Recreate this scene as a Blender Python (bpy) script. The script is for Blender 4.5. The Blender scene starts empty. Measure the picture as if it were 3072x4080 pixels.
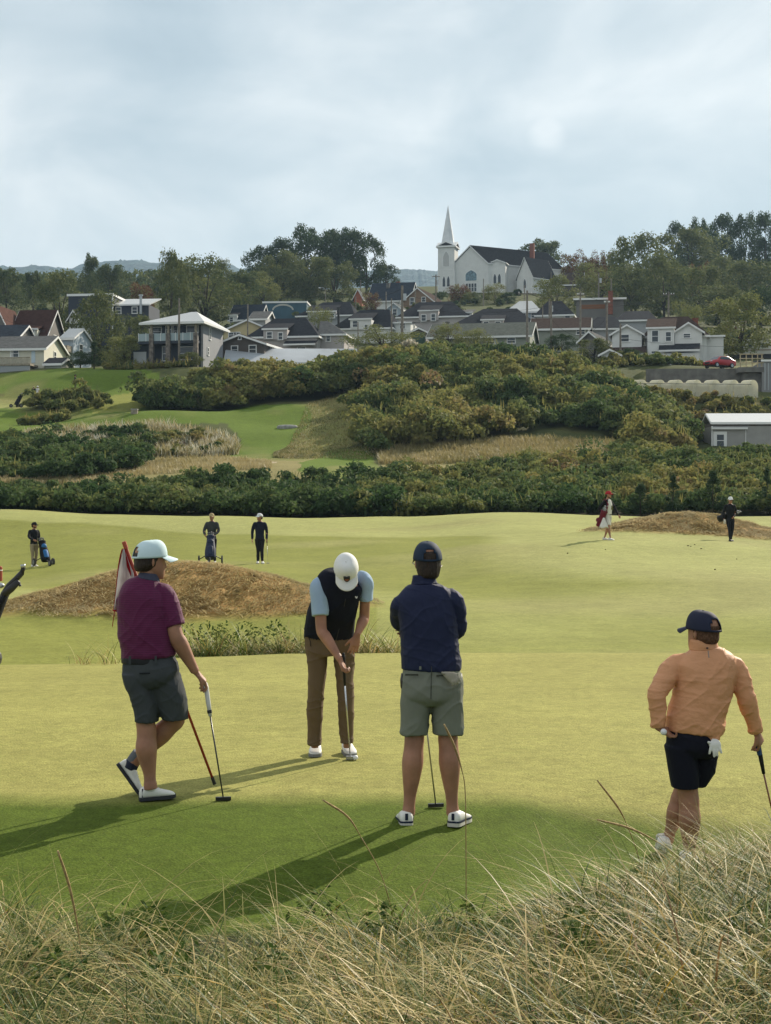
import bpy, math, random
import numpy as np
from mathutils import Vector, Matrix, noise as mnoise
R_ = math.radians
rng = np.random.default_rng(7)
random.seed(7)
sc = bpy.context.scene
HAZE = True
COL = sc.collection

# ------------------------------------------------------------------ camera
FPX, CX, CY, EYE = 6200.0, 1536.0, 2040.0, 2.08     # photo pixels; level camera 2.08 m above the putting green
cam_d = bpy.data.cameras.new("camera")
cam = bpy.data.objects.new("camera", cam_d); COL.objects.link(cam)
cam.location = (0, 0, EYE); cam.rotation_euler = (R_(90), 0, 0)
cam_d.sensor_fit = 'HORIZONTAL'; cam_d.sensor_width = 24.0; cam_d.lens = 24.0 * FPX / 3072.0
cam_d.clip_start = 0.1; cam_d.clip_end = 12000
sc.camera = cam

# ------------------------------------------------------------------ light
SUN_AZ, SUN_EL = R_(36), R_(30)
sd = Vector((math.sin(SUN_AZ) * math.cos(SUN_EL), math.cos(SUN_AZ) * math.cos(SUN_EL), math.sin(SUN_EL)))
sun_d = bpy.data.lights.new("sun", 'SUN'); sun_d.energy = 4.8; sun_d.angle = R_(0.6); sun_d.color = (1.0, 0.90, 0.74)
sun = bpy.data.objects.new("sun", sun_d); COL.objects.link(sun)
sun.rotation_euler = (-sd).to_track_quat('-Z', 'Y').to_euler()
sc.view_settings.view_transform = 'Standard'; sc.view_settings.look = 'None'
sc.view_settings.gamma = 1.0; sc.view_settings.use_curve_mapping = False
sc.view_settings.exposure = 0.58
sc.cycles.use_denoising = True
sc.cycles.max_bounces = 6; sc.cycles.diffuse_bounces = 2; sc.cycles.glossy_bounces = 2
sc.cycles.transmission_bounces = 3; sc.cycles.transparent_max_bounces = 6; sc.cycles.volume_bounces = 0
sc.cycles.caustics_reflective = False; sc.cycles.caustics_refractive = False

world = bpy.data.worlds.new("World"); sc.world = world; world.use_nodes = True
def build_world():
    nt = world.node_tree; N = nt.nodes; L = nt.links; N.clear()
    out = N.new('ShaderNodeOutputWorld')
    sky = N.new('ShaderNodeTexSky'); sky.sky_type = 'NISHITA'; sky.sun_disc = False
    sky.sun_elevation = SUN_EL; sky.sun_rotation = SUN_AZ; sky.air_density = 1.2; sky.dust_density = 1.5
    b1 = N.new('ShaderNodeBackground'); b1.inputs[1].default_value = 0.07
    L.new(sky.outputs[0], b1.inputs[0])
    tc = N.new('ShaderNodeTexCoord')
    mp = N.new('ShaderNodeMapping'); mp.inputs['Scale'].default_value = (2.4, 1.2, 5.6); mp.inputs['Location'].default_value = (0.55, 0.3, 0.35)
    L.new(tc.outputs['Generated'], mp.inputs[0])
    n1 = N.new('ShaderNodeTexNoise'); n1.inputs['Scale'].default_value = 1.0; n1.inputs['Detail'].default_value = 7; n1.inputs['Roughness'].default_value = 0.52
    n1.inputs['Distortion'].default_value = 0.5
    L.new(mp.outputs[0], n1.inputs['Vector'])
    mp2 = N.new('ShaderNodeMapping'); mp2.inputs['Scale'].default_value = (8.0, 3.0, 13.0); mp2.inputs['Location'].default_value = (3.1, 0.7, 1.9)
    L.new(tc.outputs['Generated'], mp2.inputs[0])
    n2 = N.new('ShaderNodeTexNoise'); n2.inputs['Scale'].default_value = 1.0; n2.inputs['Detail'].default_value = 6; n2.inputs['Roughness'].default_value = 0.5
    n2.inputs['Distortion'].default_value = 0.4
    L.new(mp2.outputs[0], n2.inputs['Vector'])
    sep = N.new('ShaderNodeSeparateXYZ'); L.new(tc.outputs['Generated'], sep.inputs[0])
    # cloud brightness = broad noise + finer noise + brighter towards the upper left
    def math_(op, a, b):
        m = N.new('ShaderNodeMath'); m.operation = op
        for i, v in enumerate((a, b)):
            if isinstance(v, (int, float)): m.inputs[i].default_value = v
            else: L.new(v, m.inputs[i])
        return m.outputs[0]
    s = math_('ADD', math_('MULTIPLY', n1.outputs[0], 1.05), math_('MULTIPLY', n2.outputs[0], 0.95)); s = math_('ADD', s, -0.365)
    s = math_('ADD', s, math_('MULTIPLY', sep.outputs[0], -0.30))
    s = math_('ADD', s, math_('MULTIPLY', sep.outputs[2], 0.62))
    # a small thin place in the cloud to the right of the church
    vm = N.new('ShaderNodeVectorMath'); vm.operation = 'DOT_PRODUCT'; vm.inputs[1].default_value = tuple(Vector((.1035, 1, .2405)).normalized()); L.new(tc.outputs['Generated'], vm.inputs[0])
    gp = N.new('ShaderNodeMapRange'); gp.inputs[1].default_value = math.cos(R_(.75)); gp.inputs[2].default_value = 1.0; gp.inputs[3].default_value = 0; gp.inputs[4].default_value = .17
    L.new(vm.outputs['Value'], gp.inputs[0]); s = math_('ADD', s, math_('MULTIPLY', gp.outputs[0], math_('MULTIPLY', n2.outputs[0], 2.0)))
    rp = N.new('ShaderNodeValToRGB'); cr = rp.color_ramp
    cr.elements[0].position = 0.50; cr.elements[0].color = (0.345, 0.425, 0.475, 1)
    cr.elements[1].position = 1.02; cr.elements[1].color = (0.73, 0.765, 0.77, 1)
    e = cr.elements.new(0.66); e.color = (0.43, 0.51, 0.555, 1)
    e = cr.elements.new(0.82); e.color = (0.55, 0.615, 0.645, 1)
    L.new(s, rp.inputs[0])
    b2 = N.new('ShaderNodeBackground'); b2.inputs[1].default_value = 0.87
    L.new(rp.outputs[0], b2.inputs[0])
    hi = N.new('ShaderNodeMapRange'); hi.inputs[1].default_value = .36; hi.inputs[2].default_value = .85; hi.inputs[3].default_value = 0.80; hi.inputs[4].default_value = 0.66   # unseen overhead sky dimmed to cut the ambient light
    L.new(sep.outputs[2], hi.inputs[0]); L.new(hi.outputs[0], b2.inputs[1])
    mx = N.new('ShaderNodeMixShader'); mx.inputs[0].default_value = 0.86
    L.new(b1.outputs[0], mx.inputs[1]); L.new(b2.outputs[0], mx.inputs[2])
    L.new(mx.outputs[0], out.inputs[0])
build_world()

# ------------------------------------------------------------------ helpers
def P(px, py, Y):
    return Vector(((px - CX) / FPX * Y, Y, EYE - (py - CY) / FPX * Y))
def q(i, zx, zy):                      # a point of the photo, read from one of six tiles
    return ((i % 3) * 1024 + zx * 0.61465, (800 if i < 3 else 1400) + zy * 0.61465)

def mat(name, col, rough=0.7, spec=0.3, noise=None, bump=None, metal=0.0, trans=0.0, sheen=0.0, ramp=None, coords='Object', wave=None):
    """noise=(scale, amount); bump=(scale, strength[, (sx,sy,sz)]); ramp = list of (pos, colour) over the 'tint' attribute"""
    m = bpy.data.materials.new(name); m.use_nodes = True
    nt = m.node_tree; N = nt.nodes; L = nt.links
    b = N['Principled BSDF']
    b.inputs['Base Color'].default_value = (*col, 1); b.inputs['Roughness'].default_value = rough
    b.inputs['Specular IOR Level'].default_value = spec; b.inputs['Metallic'].default_value = metal
    if sheen: b.inputs['Sheen Weight'].default_value = sheen
    tc = N.new('ShaderNodeTexCoord')
    src = None
    if ramp:
        at = N.new('ShaderNodeAttribute'); at.attribute_name = 'tint'
        rp = N.new('ShaderNodeValToRGB'); cr = rp.color_ramp
        cr.elements[0].position = ramp[0][0]; cr.elements[0].color = (*ramp[0][1], 1)
        cr.elements[1].position = ramp[-1][0]; cr.elements[1].color = (*ramp[-1][1], 1)
        for p, c in ramp[1:-1]:
            e = cr.elements.new(p); e.color = (*c, 1)
        L.new(at.outputs['Fac'], rp.inputs[0]); src = rp.outputs[0]
    if noise:
        n = N.new('ShaderNodeTexNoise'); n.inputs['Scale'].default_value = noise[0]; n.inputs['Detail'].default_value = 5
        L.new(tc.outputs[coords], n.inputs['Vector'])
        mr = N.new('ShaderNodeMapRange'); mr.inputs[1].default_value = 0.3; mr.inputs[2].default_value = 0.7
        mr.inputs[3].default_value = 1 - noise[1]; mr.inputs[4].default_value = 1 + noise[1]
        L.new(n.outputs[0], mr.inputs[0])
        mu = N.new('ShaderNodeMix'); mu.data_type = 'RGBA'; mu.blend_type = 'MULTIPLY'; mu.inputs[0].default_value = 1
        if src is not None: L.new(src, mu.inputs[6])
        else: mu.inputs[6].default_value = (*col, 1)
        L.new(mr.outputs[0], mu.inputs[7]); src = mu.outputs[2]
    if wave:                                # (direction, scale, amount): clapboards, corrugation, knit rows
        w = N.new('ShaderNodeTexWave'); w.wave_type = 'BANDS'; w.bands_direction = wave[0]; w.inputs['Scale'].default_value = wave[1]
        w.inputs['Distortion'].default_value = wave[3] if len(wave) > 3 else 0.0
        if len(wave) > 3: w.inputs['Detail'].default_value = 2
        L.new(tc.outputs['Object'], w.inputs['Vector'])
        mr = N.new('ShaderNodeMapRange'); mr.inputs[3].default_value = 1 - wave[2]; mr.inputs[4].default_value = 1
        L.new(w.outputs[0] if len(w.outputs) == 1 else w.outputs[1], mr.inputs[0])
        mu = N.new('ShaderNodeMix'); mu.data_type = 'RGBA'; mu.blend_type = 'MULTIPLY'; mu.inputs[0].default_value = 1
        if src is not None: L.new(src, mu.inputs[6])
        else: mu.inputs[6].default_value = (*col, 1)
        L.new(mr.outputs[0], mu.inputs[7]); src = mu.outputs[2]
    if src is not None: L.new(src, b.inputs['Base Color'])
    if bump:
        n = N.new('ShaderNodeTexNoise'); n.inputs['Scale'].default_value = bump[0]; n.inputs['Detail'].default_value = 4
        v = tc.outputs[coords]
        if len(bump) > 2:
            mp = N.new('ShaderNodeMapping'); mp.inputs['Scale'].default_value = bump[2]; L.new(v, mp.inputs[0]); v = mp.outputs[0]
        L.new(v, n.inputs['Vector'])
        bp = N.new('ShaderNodeBump'); bp.inputs['Strength'].default_value = bump[1]; bp.inputs['Distance'].default_value = bump[3] if len(bump) > 3 else 0.02
        L.new(n.outputs[0], bp.inputs['Height']); L.new(bp.outputs[0], b.inputs['Normal'])
    if trans:
        t = N.new('ShaderNodeBsdfTranslucent'); mx = N.new('ShaderNodeMixShader'); mx.inputs[0].default_value = trans
        if src is not None: L.new(src, t.inputs[0])
        else: t.inputs[0].default_value = (*col, 1)
        o = N['Material Output']
        L.new(b.outputs[0], mx.inputs[1]); L.new(t.outputs[0], mx.inputs[2]); L.new(mx.outputs[0], o.inputs[0])
    return m

def mesh_np(name, V, Fq, tint=None, smooth=False):
    """mesh from arrays: V (n,3), Fq (m,4) or (m,3)"""
    me = bpy.data.meshes.new(name)
    V = np.asarray(V, np.float32); Fq = np.asarray(Fq, np.int32); k = Fq.shape[1]
    me.vertices.add(len(V)); me.vertices.foreach_set('co', V.ravel())
    me.loops.add(Fq.size); me.loops.foreach_set('vertex_index', Fq.ravel())
    me.polygons.add(len(Fq)); me.polygons.foreach_set('loop_start', np.arange(0, Fq.size, k, dtype=np.int32))
    me.polygons.foreach_set('loop_total', np.full(len(Fq), k, np.int32))
    if tint is not None:
        a = me.attributes.new('tint', 'FLOAT', 'FACE'); a.data.foreach_set('value', np.asarray(tint, np.float32))
    me.polygons.foreach_set('use_smooth', np.full(len(Fq), smooth, bool))
    me.update(calc_edges=True)
    return me
def link(name, me, m=None, parent=None, loc=None, rotz=None):
    o = bpy.data.objects.new(name, me); COL.objects.link(o)
    if m is not None and len(me.materials) == 0: me.materials.append(m)
    if parent is not None: o.parent = parent
    if loc is not None: o.location = loc
    if rotz is not None: o.rotation_euler = (0, 0, rotz)
    return o
def tag(o, label=None, cat=None, group=None, kind=None):
    if label: o['label'] = label
    if cat: o['category'] = cat
    if group: o['group'] = group
    if kind: o['kind'] = kind
    return o
def thing(name, label, cat, loc=(0, 0, 0), rotz=0, group=None):
    o = bpy.data.objects.new(name, None); COL.objects.link(o)
    o.empty_display_size = 0.2
    o.location = loc; o.rotation_euler = (0, 0, rotz)
    return tag(o, label, cat, group)
def dup(root, loc=None, rotz=None, scale=None, label=None, group=None):
    r = root.copy(); COL.objects.link(r)
    if loc is not None: r.location = loc
    if rotz is not None: r.rotation_euler = (0, 0, rotz)
    if scale is not None: r.scale = scale
    if label: r['label'] = label
    if group: r['group'] = group
    for ch in list(root.children):
        c = ch.copy(); COL.objects.link(c); c.parent = r
        for g in list(ch.children):
            d = g.copy(); COL.objects.link(d); d.parent = c
    return r

class MB:
    """collects simple shapes and links them as ONE mesh object"""
    def __init__(s): s.V = []; s.F = []
    def add(s, V, F):
        k = len(s.V); s.V += [tuple(v) for v in V]; s.F += [tuple(i + k for i in f) for f in F]; return s
    def box(s, x0, x1, y0, y1, z0, z1):
        return s.add([(x0, y0, z0), (x1, y0, z0), (x1, y1, z0), (x0, y1, z0), (x0, y0, z1), (x1, y0, z1), (x1, y1, z1), (x0, y1, z1)],
                     [(3, 2, 1, 0), (4, 5, 6, 7), (0, 1, 5, 4), (1, 2, 6, 5), (2, 3, 7, 6), (3, 0, 4, 7)])
    def bar(s, a, b, w, h=None, up=(0, 0, 1)):
        a, b = Vector(a), Vector(b); h = h or w; t = (b - a).normalized(); up = Vector(up)
        if abs(t.dot(up)) > 0.98: up = Vector((0, 1, 0))
        u = t.cross(up).normalized() * w / 2; v = u.cross(t).normalized() * h / 2
        V = [p + x * u + y * v for p in (a, b) for x, y in ((-1, -1), (1, -1), (1, 1), (-1, 1))]
        return s.add(V, [(3, 2, 1, 0), (4, 5, 6, 7), (0, 1, 5, 4), (1, 2, 6, 5), (2, 3, 7, 6), (3, 0, 4, 7)])
    def tube(s, pts, r, n=8):
        pts = [Vector(p) for p in pts]
        rs = r if isinstance(r, (list, tuple)) else [r] * len(pts)
        rings = []
        for i, p in enumerate(pts):
            t = (pts[min(i + 1, len(pts) - 1)] - pts[max(i - 1, 0)]).normalized()
            ref = Vector((0, 0, 1)) if abs(t.z) < 0.9 else Vector((0, 1, 0))
            u = t.cross(ref).normalized(); v = t.cross(u)
            rings.append([p + (u * math.cos(k * 2 * math.pi / n) + v * math.sin(k * 2 * math.pi / n)) * rs[i] for k in range(n)])
        return s.loft(rings)
    def loft(s, rings, cap=True):
        n = len(rings[0]); V = [v for r in rings for v in r]; F = []
        for i in range(len(rings) - 1):
            for k in range(n):
                F.append((i * n + k, i * n + (k + 1) % n, (i + 1) * n + (k + 1) % n, (i + 1) * n + k))
        if cap:
            F.append(tuple(range(n - 1, -1, -1))); F.append(tuple((len(rings) - 1) * n + k for k in range(n)))
        return s.add(V, F)
    def prism(s, poly, ax, a0, a1):
        """extrude a 2-D polygon: ax='y' poly in (x,z); 'x' poly in (y,z); 'z' poly in (x,y)"""
        n = len(poly)
        def pt(p, a): return (p[0], a, p[1]) if ax == 'y' else ((a, p[0], p[1]) if ax == 'x' else (p[0], p[1], a))
        V = [pt(p, a0) for p in poly] + [pt(p, a1) for p in poly]
        F = [tuple(range(n)), tuple(range(2 * n - 1, n - 1, -1))] + [(k, (k + 1) % n, n + (k + 1) % n, n + k) for k in range(n)]
        return s.add(V, F)
    def ball(s, c, rx, ry=None, rz=None, nu=12, nv=8):
        ry = ry or rx; rz = rz or rx; c = Vector(c)
        rings = []
        for j in range(nv + 1):
            a = -math.pi / 2 + math.pi * (j + (0.12 if j == 0 else (-0.12 if j == nv else 0))) / nv
            rings.append([c + Vector((rx * math.cos(a) * math.cos(k * 2 * math.pi / nu), ry * math.cos(a) * math.sin(k * 2 * math.pi / nu), rz * math.sin(a))) for k in range(nu)])
        return s.loft(rings)
    def build(s, name, m, parent=None, smooth=False, fix=True):
        me = bpy.data.meshes.new(name); me.from_pydata(s.V, [], s.F)
        if fix:
            import bmesh
            bm = bmesh.new(); bm.from_mesh(me); bmesh.ops.recalc_face_normals(bm, faces=bm.faces); bm.to_mesh(me); bm.free()
        me.polygons.foreach_set('use_smooth', [smooth] * len(me.polygons)); me.update()
        return link(name, me, m, parent)

# ------------------------------------------------------------------ terrain: height table over bearing (photo column) and distance
TC = np.array([-700, 0, 400, 800, 1200, 1600, 2000, 2400, 2800, 3072, 3800], float)
ROWS = [  # distance, kind, values ('z' height in metres, 'p' the photo row this distance shows at)
 (-20, 'z', [.5] * 11), (1, 'z', [.45] * 11),
 (4,   'z', [.22, .22, .22, .22, .22, .24, .28, .32, .36, .38, .4]),
 (6,   'z', [.02, .02, .02, .0, .0, .05, .12, .2, .26, .3, .3]),
 (7.5, 'z', [-.12, -.12, -.16, -.18, -.16, -.1, -.05, .03, .08, .12, .12]),
 (8.7, 'z', [-.1, -.1, -.12, -.14, -.15, -.14, -.14, -.14, -.1, -.05, -.05]),
 (9.6, 'z', [-.05, -.05, -.05, -.06, -.07, -.07, -.1, -.2, -.25, -.25, -.25]),
 (10.4,'z', [.0, .0, .0, .0, .0, .0, -.04, -.16, -.24, -.25, -.25]),
 (11.2,'z', [.03, .03, .03, .03, .03, .03, .02, -.05, -.12, -.14, -.14]),
 (12.5,'z', [.03] * 7 + [.02, .0, .0, .0]),
 (17,  'z', [.0, .0, .0, .01, .02, .01, .0, .0, .0, .0, .0]),
 (22,  'z', [-.14, -.14, -.12, -.04, .0, .0, .0, .0, .0, .0, .0]),
 (23.4,'z', [-.22, -.22, -.2, -.1, -.05, -.04, -.04, -.04, -.04, -.05, -.05]),
 (25,  'z', [-.45, -.45, -.45, -.42, -.4, -.4, -.42, -.42, -.42, -.42, -.42]),
 (28,  'z', [-.5, -.5, -.5, -.48, -.48, -.5, -.5, -.48, -.46, -.45, -.45]),
 (36,  'z', [-.42, -.42, -.42, -.4, -.4, -.38, -.35, -.3, -.3, -.3, -.3]),
 (45,  'z', [-.42, -.42, -.38, -.3, -.25, -.18, -.1, .0, .05, .05, .0]),
 (53,  'z', [-.42, -.42, -.3, .0, .05, .15, .4, .52, .5, .4, .4]),
 (60,  'z', [-.38, -.38, -.12, .2, .28, .45, .8, 1.02, .9, .7, .6]),
 (68,  'z', [-.25, -.2, .08, .42, .52, .68, .95, 1.0, .82, .7, .7]),
 (80,  'z', [.7, .62, .75, .92, 1.0, 1.1, 1.42, 1.3, 1.1, 1.0, 1.0]),
 (95,  'z', [2.3, 2.16, 2.0, 1.82, 1.72, 1.70, 2.1, 1.88, 1.7, 1.7, 1.7]),
 (104, 'z', [2.2, 2.1, 1.9, 1.75, 1.65, 1.62, 1.9, 1.8, 1.8, 1.9, 1.9]),
 (118, 'p', [1955, 1960, 1985, 1988, 1988, 1988, 1985, 1975, 1960, 1950, 1940]),
 (130, 'p', [1900, 1905, 1900, 1885, 1870, 1885, 1890, 1880, 1880, 1860, 1860]),
 (142, 'p', [1835, 1840, 1850, 1842, 1832, 1840, 1830, 1830, 1820, 1800, 1800]),
 (155, 'p', [1740, 1745, 1765, 1790, 1775, 1760, 1750, 1760, 1796, 1802, 1802]),
 (168, 'p', [1690, 1690, 1672, 1655, 1690, 1655, 1650, 1665, 1782, 1788, 1788]),
 (182, 'p', [1610, 1612, 1612, 1618, 1600, 1540, 1530, 1565, 1590, 1600, 1600]),
 (191, 'p', [1560, 1555, 1540, 1545, 1545, 1495, 1485, 1512, 1563, 1565, 1565]),
 (200, 'p', [1510, 1500, 1466, 1478, 1490, 1455, 1445, 1460, 1473, 1473, 1473]),
 (220, 'p', [1490, 1485, 1470, 1490, 1450, 1415, 1412, 1425, 1442, 1442, 1442]),
 (260, 'p', [1410, 1410, 1410, 1400, 1385, 1370, 1370, 1385, 1400, 1400, 1400]),
 (310, 'p', [1320, 1320, 1320, 1310, 1305, 1300, 1300, 1310, 1320, 1320, 1320]),
 (380, 'p', [1240, 1240, 1240, 1235, 1225, 1220, 1220, 1230, 1240, 1240, 1240]),
 (430, 'p', [1205, 1205, 1205, 1200, 1190, 1172, 1165, 1175, 1190, 1195, 1195]),
 (520, 'p', [1190, 1190, 1190, 1185, 1180, 1170, 1165, 1165, 1165, 1165, 1165]),
 (700, 'z', [66] * 11), (1400, 'z', [50] * 11), (6000, 'z', [0] * 11)]
TY = np.array([r[0] for r in ROWS], float)
TZ = np.array([[v if r[1] == 'z' else EYE + (CY - v) / FPX * r[0] for v in r[2]] for r in ROWS])
def _ly(Y): return np.log(np.maximum(Y, -21) + 26.0)
_TL = _ly(TY)
_d = np.diff(TZ, axis=0) / np.diff(_TL)[:, None]
_m = np.zeros_like(TZ); _m[1:-1] = np.where(_d[:-1] * _d[1:] > 0, 2 * _d[:-1] * _d[1:] / (np.where(np.abs(_d[:-1] + _d[1:]) < 1e-9, 1, _d[:-1] + _d[1:])), 0)
_h = np.diff(_TL)
MOUNDS = [  # soft hillocks: X, Y, height, half sizes, heading
 (-4.9, 37.0, 1.26, 3.6, 2.7, 0.0),
 (13.9, 69.5, 1.15, 3.9, 2.7, 0.0)]
def H(X, Y):
    X = np.asarray(X, float); Y = np.asarray(Y, float)
    ps = np.clip(CX + FPX * X / np.maximum(Y, 3.5), TC[0], TC[-1])
    L = _ly(Y); i = np.clip(np.searchsorted(_TL, L) - 1, 0, len(TY) - 2)
    t = (L - _TL[i]) / _h[i]
    j = np.clip(np.searchsorted(TC, ps) - 1, 0, len(TC) - 2)
    s = (ps - TC[j]) / (TC[j + 1] - TC[j]); s = s * s * (3 - 2 * s)
    def col(jj):
        h = _h[i]
        return ((1 + 2 * t) * (1 - t) ** 2 * TZ[i, jj] + t * (1 - t) ** 2 * h * _m[i, jj] + t * t * (3 - 2 * t) * TZ[i + 1, jj] + t * t * (t - 1) * h * _m[i + 1, jj])
    z = col(j) * (1 - s) + col(j + 1) * s
    for mx, my, mh, a, b, _ in MOUNDS:
        z = z + mh * np.exp(-(np.abs((X - mx) / a) ** 2 + np.abs((Y - my) / b) ** 2))
    # gentle fairway undulation, growing with distance
    w = np.clip((Y - 24) / 20, 0, 1) * np.clip((140 - Y) / 40, 0, 1)
    z = z + w * 0.05 * (np.sin(X * 0.55 + Y * 0.21) + np.sin(X * 0.23 - Y * 0.33 + 1.7))
    w2 = np.clip((Y - 140) / 30, 0, 1) * np.clip((240 - Y) / 30, 0, 1)
    z = z + w2 * 0.25 * (np.sin(X * 0.31 + Y * 0.17) + np.sin(X * 0.19 - Y * 0.41 + 0.6))
    return z
_YS = np.concatenate([np.arange(3, 26, .04), np.exp(np.linspace(np.log(26), np.log(900), 1500))])
def hit(px, py):
    """distance(s) at which the ground shows at photo points"""
    px = np.atleast_1d(np.asarray(px, float)); py = np.atleast_1d(np.asarray(py, float)); out = np.full(len(px), np.nan)
    for a in range(0, len(px), 4000):
        sx = (px[a:a + 4000] - CX) / FPX; sz = (CY - py[a:a + 4000]) / FPX
        g = H(sx[:, None] * _YS, np.broadcast_to(_YS, (len(sx), len(_YS)))) - (EYE + sz[:, None] * _YS)
        ok = g >= 0; k = ok.argmax(1); y = _YS[k]; y[~ok.any(1)] = np.nan; out[a:a + 4000] = y
    return out
def ground_at(px, Y):
    x = (px - CX) / FPX * Y
    return Vector((x, Y, float(H(x, Y))))
def pix(X, Y, Z):
    Ys = np.maximum(Y, 0.5)
    return CX + FPX * X / Ys, CY - FPX * (Z - EYE) / Ys
def inpoly(px, py, poly):
    poly = np.asarray(poly, float); c = np.zeros(np.shape(px), bool)
    x0, y0 = poly[-1]
    for x1, y1 in poly:
        cond = ((y1 > py) != (y0 > py)) & (px < (x0 - x1) * (py - y1) / ((y0 - y1) if y0 != y1 else 1e-9) + x1)
        c ^= cond; x0, y0 = x1, y1
    return c
def nz(X, Y, s, seed=0.0):            # cheap smooth value noise, -1..1
    x = X * s + seed * 17.3; y = Y * s + seed * 9.1
    xi = np.floor(x); yi = np.floor(y); fx = x - xi; fy = y - yi; fx = fx * fx * (3 - 2 * fx); fy = fy * fy * (3 - 2 * fy)
    def h(a, b):
        v = np.sin(a * 127.1 + b * 311.7 + seed) * 43758.5453; return v - np.floor(v)
    return ((h(xi, yi) * (1 - fx) + h(xi + 1, yi) * fx) * (1 - fy) + (h(xi, yi + 1) * (1 - fx) + h(xi + 1, yi + 1) * fx) * fy) * 2 - 1

# colours of the ground (albedo)
C_GREEN = np.array([.285, .272, .085]); C_FRINGE = np.array([.082, .116, .016]); C_FAIR = np.array([.205, .215, .050])
C_PALE = np.array([.295, .300, .105]); C_TAN = np.array([.235, .205, .085]); C_BROWN = np.array([.22, .14, .055])
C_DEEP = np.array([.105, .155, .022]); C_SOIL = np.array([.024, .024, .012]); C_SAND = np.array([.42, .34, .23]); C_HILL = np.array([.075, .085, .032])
POLY = [  # regions beyond the fairway crest, in photo coordinates (colour, polygon)
 (C_TAN, [(0, 1895), (330, 1890), (900, 1800), (1100, 1830), (1300, 1820), (1300, 1960), (0, 1960)]),
 (C_DEEP, [(-100, 1580), (100, 1575), (700, 1620), (1240, 1610), (1230, 1700), (1150, 1790), (1080, 1830), (900, 1830), (960, 1760), (900, 1690), (400, 1690), (60, 1730), (-100, 1730)]),
 (C_TAN * .62 + C_DEEP * .38, [(1240, 1610), (1500, 1500), (1560, 1560), (1450, 1760), (1330, 1800), (1200, 1840), (1080, 1832), (1150, 1790), (1230, 1700)]),
 (C_DEEP, [(1190, 1850), (1330, 1800), (1460, 1770), (1530, 1900), (1350, 1950), (1200, 1880)]),
 (C_TAN, [(1520, 1800), (1700, 1760), (2100, 1740), (2450, 1760), (2420, 1880), (1530, 1910)]),
 (C_PALE, [(-100, 1585), (150, 1595), (120, 1625), (-100, 1625)]),
 (C_FAIR, [(330, 1590), (640, 1540), (620, 1590), (540, 1640), (360, 1650)]),
 (C_DEEP, [(-100, 1500), (250, 1470), (420, 1445), (640, 1480), (650, 1545), (400, 1580), (100, 1585), (-100, 1560)]),
 (C_SAND, [(860, 1836), (1090, 1838), (1110, 1848), (1000, 1862), (860, 1845)]),
 (C_SAND, [(2650, 1840), (2830, 1792), (2960, 1795), (2700, 1850)])]
def ground_colour(X, Y, Z):
    px, py = pix(X, Y, Z)
    n = len(X); c = np.tile(C_GREEN, (n, 1))
    def put(m, col):
        m = np.clip(m, 0, 1)[:, None]; c[:] = c * (1 - m) + col * m
    ed = nz(X, Y, 1.3, 3) * .12 + nz(X, Y, 5, 1) * .05
    put((11.45 + .06 * np.sin(X * .9) + ed * .6 - Y - .08 * X * (X > 0)) / .55, C_FRINGE)
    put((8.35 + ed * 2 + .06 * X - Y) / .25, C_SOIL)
    put((Y - 23.3) / .5, C_FAIR)
    put(((Y - 29 + nz(X, Y, .2, 5) * 3) / 6) * ((px > 1500) * .25) * ((44 - Y) / 6), C_PALE)
    # pale upper fairway with a mown edge
    edge = np.interp(px, [0, 250, 800, 1400, 2100, 2400, 3072], [2075, 2085, 2125, 2142, 2142, 2140, 2090])
    put((edge - py + nz(X, Y, .4, 2) * 5) / 7 * (Y > 50), C_PALE)
    put(((2335 - py + nz(X, Y, .1, 2) * 14) / 60) * ((px - 1900) / 200) * (Y > 40) * .5, C_PALE)
    put((-.25 + nz(X, Y, .16, 8)) * 1.2 * (Y > 25) * (Y < 95), C_PALE * .6 + C_TAN * .4)
    m = np.zeros(n)
    for mx, my, mh, a, b, _ in MOUNDS:
        m = np.maximum(m, np.exp(-(np.abs((X - mx) / a) ** 2 + np.abs((Y - my) / b) ** 2)))
    put((m - .14 + nz(X, Y, 1.2, 4) * .05) * 7, C_BROWN * 1.5)
    put((Y - 99) / 2, C_SOIL * 1.4)
    put((Y - 128) / 6, C_HILL)
    far = Y > 104
    jx = px + nz(X, Y, .35, 6) * 14; jy = py + nz(X, Y, .35, 7) * 5
    for col, poly in POLY:
        put(inpoly(jx, jy, poly) * far * (Y < 215), col)
    # hay tones inside the slopes
    put(np.clip(nz(X, Y, .22, 9) - .1, 0, .5) * far * (Y < 230), C_TAN)
    return c
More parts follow.
